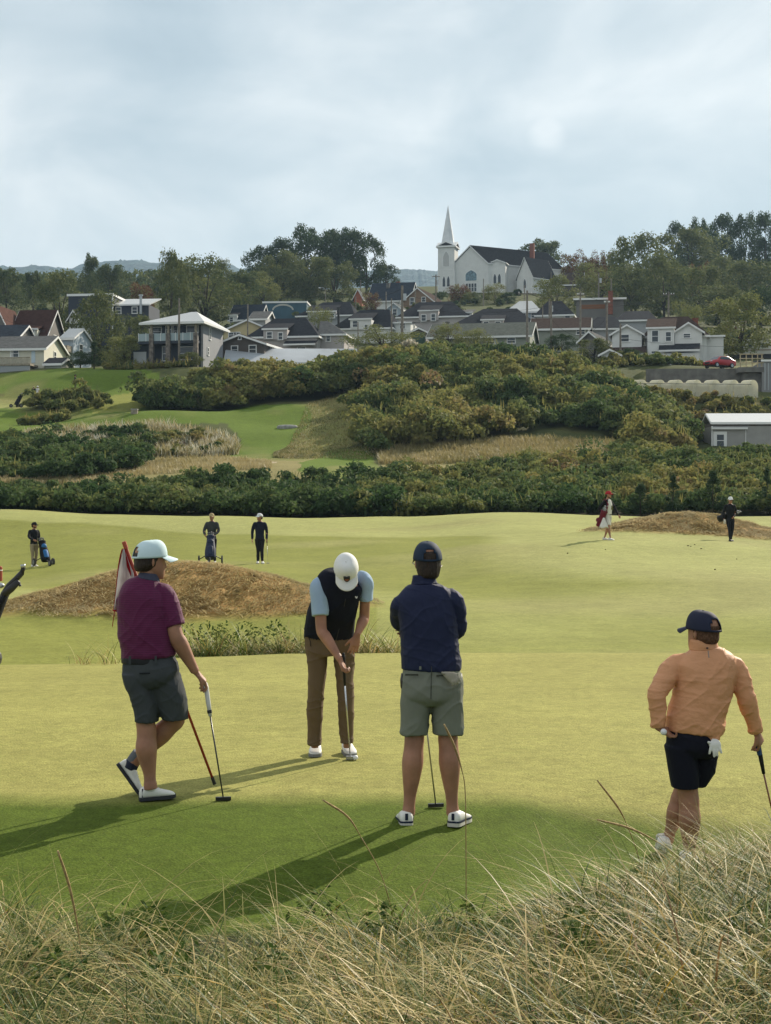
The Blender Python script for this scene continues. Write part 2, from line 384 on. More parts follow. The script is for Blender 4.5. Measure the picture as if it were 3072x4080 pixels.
def build_ground():
    ss = np.concatenate([np.linspace(-1.3, -.32, 40), np.linspace(-.315, .315, 540), np.linspace(.32, 1.3, 40)])
    ys = np.concatenate([np.linspace(-6.5, 3, 20), np.arange(3.1, 26, .06), np.exp(np.linspace(np.log(26), np.log(260), 430)), np.exp(np.linspace(np.log(263), np.log(6000), 110))])
    S, Yg = np.meshgrid(ss, ys); X = (S * (Yg + 7)).ravel(); Y = Yg.ravel()
    Z = H(X, Y)
    Z = Z + np.where(Y > 24, 0.012, .004) * nz(X, Y, 2.2, 11) + (m_rough(X, Y) * .07) * nz(X, Y, 3.1, 12)
    nc, nr = len(ss), len(ys)
    idx = np.arange(nc * nr).reshape(nr, nc)
    F = np.stack([idx[:-1, :-1], idx[:-1, 1:], idx[1:, 1:], idx[1:, :-1]], -1).reshape(-1, 4)
    me = mesh_np('ground', np.stack([X, Y, Z], 1), F, smooth=True)
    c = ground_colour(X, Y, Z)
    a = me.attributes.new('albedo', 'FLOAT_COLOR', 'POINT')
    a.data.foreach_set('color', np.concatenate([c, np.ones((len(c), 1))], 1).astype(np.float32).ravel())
    m = bpy.data.materials.new('turf'); m.use_nodes = True; nt = m.node_tree; N = nt.nodes; L = nt.links
    b = N['Principled BSDF']; b.inputs['Roughness'].default_value = .9; b.inputs['Specular IOR Level'].default_value = .06
    at = N.new('ShaderNodeAttribute'); at.attribute_name = 'albedo'; tc = N.new('ShaderNodeTexCoord')
    src = at.outputs['Color']
    for scale, amt, det in ((.35, .10, 3), (2.6, .11, 4), (11, .17, 3), (70, .42, 3)):
        n = N.new('ShaderNodeTexNoise'); n.inputs['Scale'].default_value = scale; n.inputs['Detail'].default_value = det; n.inputs['Roughness'].default_value = .65
        L.new(tc.outputs['Object'], n.inputs['Vector'])
        mr = N.new('ShaderNodeMapRange'); mr.inputs[1].default_value = .28; mr.inputs[2].default_value = .72; mr.inputs[3].default_value = 1 - amt; mr.inputs[4].default_value = 1 + amt
        L.new(n.outputs[0], mr.inputs[0])
        mu = N.new('ShaderNodeMix'); mu.data_type = 'RGBA'; mu.blend_type = 'MULTIPLY'; mu.inputs[0].default_value = 1
        L.new(src, mu.inputs[6]); L.new(mr.outputs[0], mu.inputs[7]); src = mu.outputs[2]
    # worn straw-coloured flecks and greener seams
    n = N.new('ShaderNodeTexNoise'); n.inputs['Scale'].default_value = 5.5; n.inputs['Detail'].default_value = 6; n.inputs['Roughness'].default_value = .7
    mp = N.new('ShaderNodeMapping'); mp.inputs['Scale'].default_value = (.5, 1.2, 1); L.new(tc.outputs['Object'], mp.inputs[0]); L.new(mp.outputs[0], n.inputs['Vector'])
    mr = N.new('ShaderNodeMapRange'); mr.inputs[1].default_value = .52; mr.inputs[2].default_value = .68; mr.inputs[4].default_value = .22
    L.new(n.outputs[0], mr.inputs[0])
    mu = N.new('ShaderNodeMix'); mu.data_type = 'RGBA'; mu.blend_type = 'MULTIPLY'
    L.new(mr.outputs[0], mu.inputs[0]); L.new(src, mu.inputs[6]); mu.inputs[7].default_value = (.62, .80, .55, 1); src = mu.outputs[2]
    L.new(src, b.inputs['Base Color'])
    n = N.new('ShaderNodeTexNoise'); n.inputs['Scale'].default_value = 55; n.inputs['Detail'].default_value = 4
    L.new(tc.outputs['Object'], n.inputs['Vector'])
    bp = N.new('ShaderNodeBump'); bp.inputs['Strength'].default_value = .5; bp.inputs['Distance'].default_value = .02
    L.new(n.outputs[0], bp.inputs['Height']); L.new(bp.outputs[0], b.inputs['Normal'])
    tag(link('ground', me, m), kind='structure')
def m_rough(X, Y):
    m = np.zeros(np.shape(X))
    for mx, my, mh, a, b, _ in MOUNDS:
        m = np.maximum(m, np.exp(-(np.abs((X - mx) / a) ** 2 + np.abs((Y - my) / b) ** 2)))
    return np.clip((m - .13) * 6, 0, 1)
build_ground()

def build_hill():                     # wooded ridge far behind the village
    xs = np.linspace(-900, 900, 640); dy = np.linspace(0, 1, 14)
    xs = xs * 1.5; px = CX + FPX * xs / 3600.0
    top = np.interp(px, [-800, 0, 200, 420, 650, 900, 1200, 1600, 1720, 2100, 2700, 3300, 4000], [1098, 1092, 1086, 1074, 1070, 1078, 1098, 1100, 1100, 1095, 1095, 1090, 1110])
    zt = EYE + (CY - top) / FPX * 3600 + 2.0 * nz(xs, xs * 0, .013, 1) + 3.5 * np.abs(nz(xs, xs * 0, .07, 2)) + 11.0 * np.clip(nz(xs, xs * 0, .2, 3) - .35, 0, 1)
    V = []
    for k, t in enumerate(dy):
        f = math.sin(min(1, t / .62) * math.pi / 2) if t < .62 else 1 - (t - .62) * 1.2
        y = 2600 + 1600 * t
        z = 40 + (zt - 40) * f + 9 * f * nz(xs, xs * 0 + y, .02, 4) * (t < .6)
        V.append(np.stack([xs, np.full_like(xs, y), z], 1))
    V = np.concatenate(V); n = len(xs); idx = np.arange(len(V)).reshape(-1, n)
    F = np.stack([idx[:-1, :-1], idx[:-1, 1:], idx[1:, 1:], idx[1:, :-1]], -1).reshape(-1, 4)
    m = mat('ridge_forest', (.026, .048, .046), .95, .1, noise=(.035, .55), bump=(.05, 1.0, (1, 1, 1), 12))
    tag(link('hills', mesh_np('hills', V, F, smooth=False), m), kind='structure')
build_hill()

# ------------------------------------------------------------------ vegetation
def unit(v): return v / np.maximum(np.linalg.norm(v, axis=-1, keepdims=True), 1e-9)
def leaf_quads(C, Nrm, size, aspect=.6):
    n = len(C)
    a = unit(np.cross(Nrm, rng.normal(size=(n, 3)))); b = np.cross(Nrm, a)
    s = (size * rng.uniform(.6, 1.35, n))[:, None]
    V = np.stack([C - a * s, C + b * s * aspect, C + a * s, C - b * s * aspect], 1).reshape(-1, 3)
    return V, np.arange(4 * n).reshape(n, 4)
def clumps(C, R, K, size, tint, hz=.8, spread=.055, low=-.25, lump=0):
    """leafy surface of many lumps: centres C, radii R, K leaves each"""
    M = len(C)
    d = unit(rng.normal(size=(M, K, 3))); d[..., 2] = np.where(d[..., 2] < low, -d[..., 2], d[..., 2])
    r = rng.uniform(.62, 1.06, (M, K, 1))
    pos = C[:, None, :] + d * r * R[:, None, None] * np.array([1, 1, hz])
    nn = unit(d + rng.normal(size=(M, K, 3)) * .75)
    t = np.clip(np.asarray(tint)[:, None] + rng.normal(size=(M, K)) * spread, 0, 1)
    V, F = leaf_quads(pos.reshape(-1, 3), nn.reshape(-1, 3), size)
    return V, F, t.ravel()
def ribbons(root, length, az, th0, th1, width, tint, seg=5):
    """grass blades: arcs leaving the ground at th0 from vertical and ending at th1"""
    n = len(root); V = np.zeros((n, seg + 1, 2, 3)); p = root.copy()
    dirh = np.stack([np.cos(az), np.sin(az), np.zeros(n)], 1); side = np.stack([-np.sin(az), np.cos(az), np.zeros(n)], 1)
    tw = rng.normal(size=n) * .5; side = unit(side + dirh * tw[:, None])
    for k in range(seg + 1):
        f = k / seg; w = width * (1 - f ** 1.8) * .5 + width * .04
        V[:, k, 0] = p - side * w[:, None]; V[:, k, 1] = p + side * w[:, None]
        th = th0 + (th1 - th0) * (f + .5 / seg) ** .9
        p = p + (dirh * np.sin(th)[:, None] + np.array([0, 0, 1.0]) * np.cos(th)[:, None]) * (length / seg)[:, None]
    b = (np.arange(n) * (seg + 1) * 2)[:, None] + np.arange(seg)[None] * 2
    F = np.stack([b, b + 1, b + 3, b + 2], -1).reshape(-1, 4)
    return V.reshape(-1, 3), F, np.repeat(tint, seg)
def cat_meshes(parts):
    V = []; F = []; T = []; o = 0
    for v, f, t in parts:
        V.append(v); F.append(f + o); T.append(t); o += len(v)
    return np.concatenate(V), np.concatenate(F), np.concatenate(T)

RAMP_SHRUB = [(0, (.045, .085, .030)), (.3, (.090, .132, .046)), (.5, (.178, .192, .062)), (.68, (.255, .235, .074)), (.84, (.26, .205, .085)), (.93, (.21, .125, .075)), (1, (.40, .37, .28))]
M_SHRUB = mat('shrub_leaves', (.05, .07, .02), .75, .12, ramp=RAMP_SHRUB, trans=.42)
RAMP_TREE = [(0, (.026, .050, .026)), (.3, (.060, .095, .040)), (.5, (.125, .145, .058)), (.7, (.18, .195, .065)), (.85, (.25, .26, .09)), (.93, (.10, .035, .028)), (1, (.16, .05, .03))]
M_TREE = mat('tree_leaves', (.05, .07, .02), .75, .12, ramp=RAMP_TREE, trans=.3)
RAMP_HAY = [(0, (.07, .09, .025)), (.25, (.18, .175, .055)), (.5, (.33, .275, .12)), (.75, (.46, .38, .20)), (1, (.56, .55, .44))]
M_HAY = mat('dry_grass', (.3, .22, .1), .6, .3, ramp=RAMP_HAY, trans=.3)
M_BARK = mat('bark', (.12, .10, .08), .9, .1, noise=(8, .4))
M_DARKBARK = mat('dark_bark', (.06, .05, .04), .9, .1, noise=(8, .4))

def band(pts, n):
    """scatter ground points between two distances that vary along the photo width: pts = (column, near, far)"""
    p = np.array(pts, float); px = rng.uniform(p[0, 0], p[-1, 0], n)
    a = np.interp(px, p[:, 0], p[:, 1]); b = np.interp(px, p[:, 0], p[:, 2])
    Y = a + (b - a) * rng.uniform(0, 1, n); X = (px - CX) / FPX * Y
    return np.stack([X, Y, H(X, Y)], 1), px
def thicket(name, pts, n, rad, K, leaf, tint, label=None, cat=None, hz=.85, tvar=.1, kind='stuff', sub=3, lift=.35, m=None, patch=.25, extra=None):
    C, px = band(pts, n); R = rng.uniform(rad[0], rad[1], n)
    R = R * (1 + .38 * nz(C[:, 0], C[:, 1], .16, 27)); base = tint + nz(C[:, 0], C[:, 1], patch, 21) * tvar * 1.9 + rng.normal(size=n) * tvar * .6
    cs = []; rs = []; ts = []
    for k in range(sub):
        off = rng.normal(size=(n, 3)) * (R * .42)[:, None]; off[:, 2] = np.abs(off[:, 2]) * .9
        cs.append(C + off + np.array([0, 0, 1]) * (R * lift)[:, None]); rs.append(R * rng.uniform(.42, .78, n)); ts.append(base + rng.normal(size=n) * .04)
    V, F, t = clumps(np.concatenate(cs), np.concatenate(rs), K, leaf, np.concatenate(ts), hz)
    parts = [(V, F, t)]
    if extra:                       # spiky twigs and weeds standing out of the mass
        nn, ln, tt = extra
        E, _ = band(pts, nn); E[:, 2] += rng.uniform(.2, 1.0, nn) * rad[1]
        parts.append(ribbons(E, rng.uniform(.4, 1, nn) * ln, rng.uniform(0, 6.283, nn), rng.uniform(0, .3, nn), rng.uniform(.3, 1.1, nn), np.full(nn, leaf * .5), np.clip(tt + rng.normal(size=nn) * .08, 0, 1), 3))
    V, F, t = cat_meshes(parts)
    o = link(name, mesh_np(name, V, F, t), m or M_SHRUB)
    return tag(o, label, cat, kind=kind)

thicket('shrub_bank', [(-250, 103, 110), (0, 101.5, 112), (300, 101, 116), (700, 101, 120), (1100, 101.5, 123), (1560, 102, 123)], 620, (.7, 1.35), 110, .15, .20,
        'dark green juniper bank behind the left half of the far fairway', 'shrubs', tvar=.13, extra=(1200, .9, .45))
thicket('shrub_bank', [(1450, 102, 122), (1800, 101.5, 128), (2200, 102.5, 134), (2550, 104, 138), (2650, 104, 135), (2900, 104, 134), (3350, 104, 134)], 900, (.6, 1.3), 100, .15, .45,
        'olive and brown shrub bank behind the right half of the far fairway', 'shrubs', tvar=.15, extra=(1600, 1.0, .48))
thicket('shrub_bank', [(-300, 128, 154), (0, 127, 153), (250, 127, 149), (420, 130, 145), (545, 136, 140)], 330, (.7, 1.4), 90, .18, .20,
        'dark green juniper patch on the lower left slope', 'shrubs', tvar=.1, extra=(500, .9, .5))
thicket('shrub_bank', [(135, 178, 181), (230, 176, 184), (330, 176, 184), (400, 177, 181)], 55, (.9, 1.5), 130, .2, .40,
        'dark rounded shrub patch beside the two small golfers at far left', 'shrubs', tvar=.08, extra=(160, 1.0, .5))
thicket('shrub_bank', [(80, 166, 169), (180, 168, 173), (260, 170, 174)], 40, (.4, .8), 90, .2, .42,
        'low scruffy weeds below the dark rounded shrub patch', 'shrubs', tvar=.15, extra=(200, .8, .75))
thicket('shrub_hedge', [(575, 176, 179), (650, 175, 186), (850, 177, 190), (1100, 181, 191), (1400, 186, 196), (1620, 188, 200)], 330, (1.0, 1.85), 130, .24, .50,
        'olive and yellow thicket in front of the pale long roof', 'shrubs', tvar=.14, sub=4, lift=.55, extra=(900, 1.3, .6))
thicket('shrub_hill', [(1455, 154, 162), (1500, 147, 190), (1600, 148, 200), (1800, 151, 203), (2050, 158, 204), (2250, 160, 203), (2420, 158, 184), (2560, 152, 174), (2735, 154, 168)], 1050, (1.0, 2.0), 120, .23, .47,
        'broad olive green shrub hill right of the tan slope', 'shrubs', tvar=.14, sub=3, patch=.13, extra=(2500, 1.1, .6))
thicket('shrub_bank', [(2400, 172, 181.5), (2780, 170, 181.5), (2900, 172, 181.5), (3350, 172, 181.5)], 300, (.45, .8), 100, .22, .52,
        'brownish shrubs between the corrugated shed and the white tunnel', 'shrubs', tvar=.15, extra=(400, .9, .7))
thicket('shrub_bank', [(2430, 138, 150), (2600, 138, 148), (2750, 135, 140), (2830, 132, 138), (3350, 132, 138)], 230, (.4, .75), 90, .18, .50,
        'mixed olive weeds on the slope below the corrugated shed', 'shrubs', tvar=.15, extra=(600, .8, .52))
thicket('shrub_bank', [(2380, 200, 206), (2600, 200, 208), (2790, 202, 208)], 60, (.6, 1.1), 90, .22, .58,
        'low russet shrubs in front of the large white house', 'shrubs', tvar=.14, extra=(260, .9, .65))
thicket('shrub_bank', [(430, 201, 206), (560, 200, 207), (700, 199, 206), (760, 199, 203)], 55, (.5, .9), 80, .22, .62,
        'russet weeds along the crest below the stone pillared house', 'shrubs', tvar=.18, extra=(260, .9, .7))
# pinkish bush on the crest of the bank, light shrubs and grass on the grassy knoll
def meadow(name, pts, n, ln, tint, label, tvar=.12, th=(.05, .35, .4, 1.2), wid=.05, seg=4, mask=None, zadd=0, m=None, cat='grass'):
    C, px = band(pts, n)
    if mask is not None:
        k = mask(C[:, 0], C[:, 1]); C = C[k]
    n = len(C); C[:, 2] += zadd
    t = np.clip(tint + nz(C[:, 0], C[:, 1], .5, 31) * tvar + rng.normal(size=n) * tvar * .7, 0, 1)
    V, F, t = ribbons(C, rng.uniform(.5, 1.1, n) * ln * (1 + .35 * nz(C[:, 0], C[:, 1], .9, 8)), rng.uniform(0, 6.283, n), rng.uniform(th[0], th[1], n), rng.uniform(th[2], th[3], n), np.full(n, wid), t, seg)
    return tag(link(name, mesh_np(name, V, F, t), m or M_HAY), label, cat, kind='stuff')
meadow('tall_grass', [(1510, 139, 150), (1700, 139, 152), (2100, 140, 156), (2460, 141, 154)], 15000, .75, .50, 'tall tan grass below the shrub hill', wid=.07)
meadow('tall_grass', [(-50, 125, 130), (300, 125, 132), (560, 130, 146), (900, 131, 146), (1080, 131, 138)], 12000, .5, .62, 'pale hay between the two dark juniper patches', wid=.06)
meadow('tall_grass', [(100, 151, 157), (300, 150, 163), (600, 148, 164), (800, 148, 162), (950, 149, 157)], 9000, 1.1, .74, 'silvery dune grass on the bank below the flat tee', tvar=.34, wid=.09)
meadow('tall_grass', [(1090, 144, 148), (1160, 143, 158), (1230, 143, 180), (1300, 144, 186), (1450, 144, 190), (1540, 146, 176)], 13000, .22, .36, 'short hay on the tan slope left of the shrub hill', tvar=.18, wid=.06)
thicket('shrub_bank', [(130, 152, 158), (500, 149, 160), (900, 149, 158)], 150, (.4, .85), 90, .18, .42, 'low dark weeds among the silvery dune grass', 'shrubs', tvar=.2, hz=.8)
# the two dry fescue mounds: matted straw tufts
M_FESC = mat('fescue_straw', (.4, .3, .15), .8, .05, ramp=[(0, (.10, .12, .035)), (.3, (.26, .23, .08)), (.55, (.43, .35, .18)), (.75, (.52, .43, .25)), (1, (.6, .52, .34))], trans=.42)
def fescue(name, cx, cy, rx, ry, n, label, ln=.17, wid=.024):
    X = cx + rng.uniform(-1, 1, n) * rx; Y = cy + rng.uniform(-1, 1, n) * ry
    keep = m_rough(X, Y) > rng.uniform(.15, .8, n); X, Y = X[keep], Y[keep]; n = len(X)
    tuft = nz(X, Y, 1.6, 41)
    # clustered tufts
    X = X + nz(X, Y, 2.7, 42) * .12; Y = Y + nz(X, Y, 2.7, 43) * .12
    C = np.stack([X, Y, H(X, Y) + .03], 1)
    t = np.clip(.60 + tuft * .11 + nz(X, Y, .5, 44) * .12 + rng.normal(size=n) * .07, 0, .74)
    az = nz(X, Y, .9, 45) * 3.5 + rng.normal(size=n) * .8
    V, F, t = ribbons(C, ln * rng.uniform(.5, 1.15, n) * (1 + .4 * tuft), az, rng.uniform(.6, 1.2, n), rng.uniform(1.3, 2.0, n), np.full(n, wid), t, 4)
    tag(link(name, mesh_np(name, V, F, t), M_FESC), label, 'grass', kind='stuff')
fescue('fescue', -5.0, 36.6, 5.9, 4.2, 46000, 'matted brown fescue covering the mound behind the man in maroon')
fescue('fescue', 14.5, 69, 6.5, 4.5, 42000, 'matted straw fescue covering the mound under the golfer in black', .22, .035)

# ------------------------------------------------------------------ trees
def tree_proto(seed, shape, tint, leaves=5200, leaf=.019, spiky=0.0, trunk_h=.28, m_b=None):
    """unit tree, height 1, half width .5: crown mesh and trunk-with-limbs mesh"""
    r = np.random.default_rng(seed); nb = 34
    cs = []; rs = []
    for k in range(nb):
        f = r.uniform(0, 1); z = .15 + .79 * f
        w = {'round': math.sqrt(max(0, 1 - ((f - .42) / .62) ** 2)), 'tall': .80 * (1 - f) ** .5 + .16, 'broad': .55 + .45 * math.sin(f * 2.6), 'cone': 1 - f * .93}[shape]
        a = r.uniform(0, 6.283); d = math.sqrt(r.uniform(.05, 1)) * .46 * w
        cs.append((d * math.cos(a), d * math.sin(a), z)); rs.append(r.uniform(.085, .155) * (.65 + .5 * w))
    cs = np.array(cs); rs = np.array(rs)
    K = leaves // nb
    V, F, t = clumps(cs, rs, K, leaf, tint + r.normal(size=nb) * .05, .95 if shape != 'cone' else .6, .07, low=-.75)
    parts = [(V, F, t)]
    ns = int(500 + 900 * spiky)              # sprigs that break the outline
    k = r.integers(0, nb, ns); d = unit(r.normal(size=(ns, 3))); d[:, 2] = np.abs(d[:, 2]) * (1 + spiky)
    d = unit(d); pos = cs[k] + d * (rs[k] * r.uniform(.95, 1.35, ns))[:, None]
    V, F = leaf_quads(pos, unit(r.normal(size=(ns, 3))), np.full(ns, leaf * .8)); parts.append((V, F, np.clip(tint + r.normal(size=ns) * .08, 0, 1)))
    V, F, t = cat_meshes(parts)
    crown = mesh_np('crown', V, F, t); crown.materials.append(M_TREE)
    mb = MB(); mb.tube([(0, 0, -.06), (.008, 0, .12), (-.006, .004, trunk_h + .1), (0, 0, .62)], [.026, .021, .016, .006], 7)
    for k in range(9):
        c = cs[k]; z0 = trunk_h * (.55 + .6 * r.uniform())
        mb.tube([(0, 0, z0), (c[0] * .45, c[1] * .45, z0 + (c[2] - z0) * .6), tuple(c)], [.012, .008, .003], 5)
    me = bpy.data.meshes.new('trunk'); me.from_pydata(mb.V, [], mb.F); me.polygons.foreach_set('use_smooth', [True] * len(me.polygons)); me.update(); me.materials.append(m_b or M_DARKBARK)
    return crown, me
PROTO = {
 'dark':   [tree_proto(1, 'round', .24, 6000, .018, .9), tree_proto(2, 'tall', .22, 6000, .018, 1.0)],
 'olive':  [tree_proto(3, 'round', .52, 5600, .019, .4), tree_proto(4, 'broad', .50, 5600, .019, .4)],
 'green':  [tree_proto(5, 'tall', .40, 5600, .019, .6), tree_proto(6, 'round', .42, 5600, .019, .5)],
 'bright': [tree_proto(7, 'round', .70, 5200, .019, .3), tree_proto(8, 'broad', .68, 5200, .019, .3)],
 'red':    [tree_proto(9, 'round', .93, 5000, .019, .6), tree_proto(10, 'broad', .95, 4600, .019, .8)],
 'cone':   [tree_proto(11, 'cone', .16, 5200, .017, .3), tree_proto(12, 'cone', .18, 5200, .017, .3)],
 'grey':   [tree_proto(13, 'broad', .74, 4600, .017, .9), tree_proto(14, 'broad', .70, 4600, .017, .9)],
}
_tn = [0]
def tree(tile, zx, ztop, zbot, hw, Y, kind, label, var=0, name='tree', cat='tree', group=None, zbase=None):
    px, pt = q(tile, zx, ztop); _, pb = q(tile, zx, zbot)
    s = Y / FPX; x = (px - CX) * s; zt = EYE + (CY - pt) * s; zb = EYE + (CY - pb) * s
    g = float(H(x, Y)) if zbase is None else zbase
    z0 = min(zb, g) if zb - g < 6 else g
    h = (zt - z0) / .97; w = hw * .61465 * s / .5 * 1.38
    t = thing(name, label, cat, (x, Y, z0), 0, group)
    t.scale = (w, (w * .9), h); t.rotation_euler = (0, 0, (_tn[0] * 1.7) % 6.28); _tn[0] += 1
    c, tr = PROTO[kind][var]
    link('crown', c, None, t); link('trunk', tr, None, t)
    return t
G_FAR = 'trees on the skyline'
for a in [
 (0, 40, 455, 700, 110, 370, 'green', 'green tree at the left edge above the brown red roof', 1),
 (0, 215, 465, 700, 85, 380, 'green', 'green tree between the left edge tree and the olive crown', 0),
 (0, 385, 478, 730, 140, 290, 'olive', 'brown olive tree left of the flat topped dark house', 0),
 (0, 590, 355, 640, 75, 400, 'green', 'slender green poplar breaking the ridge line on the left', 0),
 (0, 715, 430, 640, 120, 395, 'green', 'broad green tree right of the slender poplar', 1),
 (0, 905, 540, 680, 80, 330, 'red', 'rusty round tree behind the metal stove pipe', 0),
 (0, 1110, 352, 740, 95, 285, 'olive', 'tall olive tree rising behind the stone pillared house', 0),
 (0, 1330, 400, 800, 185, 300, 'olive', 'wide olive tree behind the hip roof of the stone pillared house', 1),
 (0, 640, 620, 930, 150, 232, 'olive', 'olive tree hiding the front of the flat topped dark house', 0),
 (0, 860, 760, 900, 90, 240, 'olive', 'small olive tree below the stove pipe of the dark house', 1),
 (0, 610, 915, 1070, 75, 206, 'cone', 'dark spruce right of the silver roofed shed', 0),
 (0, 520, 985, 1075, 80, 206, 'dark', 'dark low tree left of the spruce on the knoll', 0),
 (0, 810, 888, 1060, 120, 207, 'bright', 'light green willow on the knoll beside the stone pillars', 0),
 (0, 1235, 985, 1080, 65, 202, 'olive', 'rounded brown green bush in front of the stone pillared house', 0),
 (0, 1590, 470, 730, 120, 350, 'green', 'green tree right of the wide olive tree', 1),
 (0, 1440, 400, 640, 75, 395, 'olive', 'thin topped olive tree below the dark grove', 0),
 (1, 40, 310, 620, 130, 440, 'dark', 'leftmost dark poplar of the grove left of the church', 0),
 (1, 175, 265, 620, 130, 440, 'dark', 'second dark poplar from the left in the grove', 1),
 (1, 330, 195, 600, 150, 440, 'dark', 'tall dark poplar with the flat crest of the grove', 0),
 (1, 480, 205, 600, 130, 445, 'dark', 'dark poplar in the middle of the grove crest', 1),
 (1, 590, 200, 600, 140, 440, 'dark', 'dark poplar right of the grove middle', 0),
 (1, 710, 235, 600, 110, 440, 'dark', 'rightmost tall dark poplar of the grove', 0),
 (1, 840, 425, 600, 95, 450, 'dark', 'low dark tree at the right foot of the grove', 1),
 (1, 150, 350, 680, 140, 390, 'olive', 'grey olive tree in front of the grove on its left', 0),
 (1, 320, 375, 680, 120, 390, 'olive', 'grey olive tree in front of the grove middle', 1),
 (1, 500, 390, 670, 140, 390, 'olive', 'grey olive tree in front of the grove on its right', 0),
 (1, 40, 480, 700, 105, 370, 'bright', 'yellow green tree above the blue hall', 1),
 (1, 740, 605, 690, 55, 345, 'red', 'small brown bush in front of the navy gable roof', 1),
 (1, 1310, 548, 680, 65, 395, 'red', 'orange brown bush at the foot of the church tower', 0),
 (1, 1400, 600, 690, 60, 390, 'olive', 'small olive bush under the church front window', 1),
 (1, 1540, 545, 690, 60, 390, 'grey', 'pale grey bush under the church side bay', 0),
 (1, 1625, 600, 690, 60, 390, 'dark', 'dark bush at the right corner of the church', 0),
 (1, 400, 700, 830, 75, 262, 'grey', 'silvery shrub between the left hip roofs', 1),
 (1, 820, 835, 985, 195, 222, 'grey', 'wide silvery olive shrub before the white dormer house', 1),
 (1, 1235, 805, 950, 85, 222, 'grey', 'silvery shrub before the long grey roof', 0),
 (1, 1405, 838, 950, 85, 222, 'grey', 'silvery shrub right of the other one before the long grey roof', 1),
 (2, 190, 275, 520, 150, 480, 'green', 'green tree behind the church chimney', 1),
 (2, 390, 350, 480, 70, 440, 'red', 'dark red tree right of the church roof', 1),
 (2, 480, 365, 480, 65, 440, 'red', 'dark red tree in the middle of the red row', 0),
 (2, 565, 345, 480, 60, 440, 'red', 'dark red tree at the right end of the red row', 1),
 (2, 560, 418, 640, 130, 380, 'bright', 'yellow green domed tree right of the church', 1),
 (2, 275, 505, 690, 120, 335, 'bright', 'bright green tree below the church transept', 0),
 (2, 790, 240, 700, 165, 370, 'olive', 'large olive tree left in the hillside wood', 0),
 (2, 760, 430, 720, 120, 350, 'olive', 'lower olive tree at the left of the hillside wood', 1),
 (2, 970, 375, 740, 150, 345, 'olive', 'olive tree in the middle of the hillside wood', 0),
 (2, 1150, 225, 560, 210, 430, 'olive', 'broad pale olive dome high in the hillside wood', 1),
 (2, 1060, 160, 430, 90, 470, 'dark', 'dark tree top behind the broad olive dome', 1),
 (2, 1210, 140, 430, 80, 475, 'dark', 'thin dark tree top beside the tall poplars', 0),
 (2, 1350, 110, 470, 110, 460, 'dark', 'tall dark poplar with bare stems on the right skyline', 1),
 (2, 1490, 112, 470, 105, 465, 'dark', 'middle one of the tall right skyline poplars', 0),
 (2, 1630, 105, 470, 110, 460, 'dark', 'tall dark poplar at the right edge of the skyline', 1),
 (2, 1390, 380, 620, 130, 390, 'olive', 'olive tree below the tall right poplars', 0),
 (2, 1570, 415, 680, 150, 370, 'olive', 'olive tree at the right edge under the poplars', 1),
 (2, 1170, 450, 760, 140, 335, 'olive', 'olive tree behind the utility pole on the right', 1),
 (2, 1330, 560, 780, 170, 320, 'olive', 'spreading olive tree above the round willow', 0),
 (2, 1600, 580, 760, 140, 310, 'dark', 'dark tree at the right edge behind the round willow', 0),
 (2, 1200, 420, 520, 60, 400, 'red', 'red topped tree between the hillside olives', 1),
 (2, 640, 640, 740, 70, 330, 'olive', 'small olive tree left of the dark hip roof', 0),
 (2, 1120, 670, 760, 80, 262, 'grey', 'thin silvery tree behind the brown hip roof', 1),
 (2, 735, 965, 1060, 75, 206, 'dark', 'dark bush in front of the large white house lean to', 0),
 (2, 520, 905, 990, 100, 207, 'olive', 'olive bush left of the small white shed', 1),
 (2, 310, 870, 950, 80, 222, 'dark', 'dark shrub behind the crest left of the small shed', 0),
 (5, 1030, 805, 950, 70, 103.5, 'cone', 'dark young spruce in the middle right of the bank', 0),
 (5, 1290, 760, 940, 75, 104, 'cone', 'taller dark young spruce right of the other on the bank', 1),
 (5, 820, 850, 960, 80, 103, 'cone', 'wide low spruce behind the caddie on the bank', 1),
 (5, 1640, 760, 940, 60, 105, 'cone', 'dark young spruce cut by the right edge on the bank', 0),
 (4, 1050, 755, 860, 32, 128, 'cone', 'small pointed spruce on the bank below the tan grass', 0),
]:
    tree(*a[:8], var=a[8], cat='bush' if 'bush' in a[7] or 'shrub' in a[7] else 'tree', name=('bush' if 'bush' in a[7] or 'shrub' in a[7] else ('spruce_tree' if a[6] == 'cone' else 'tree')))
# the round willow with visible limbs on the right
def willow():
    px, pb = q(2, 1490, 1000); Y = 226; s = Y / FPX
    t = tree(2, 1475, 635, 1000, 205, Y, 'bright', 'round dark willow on bare limbs beside the camper trailer', var=0, name='willow_tree')
    return t
willow()
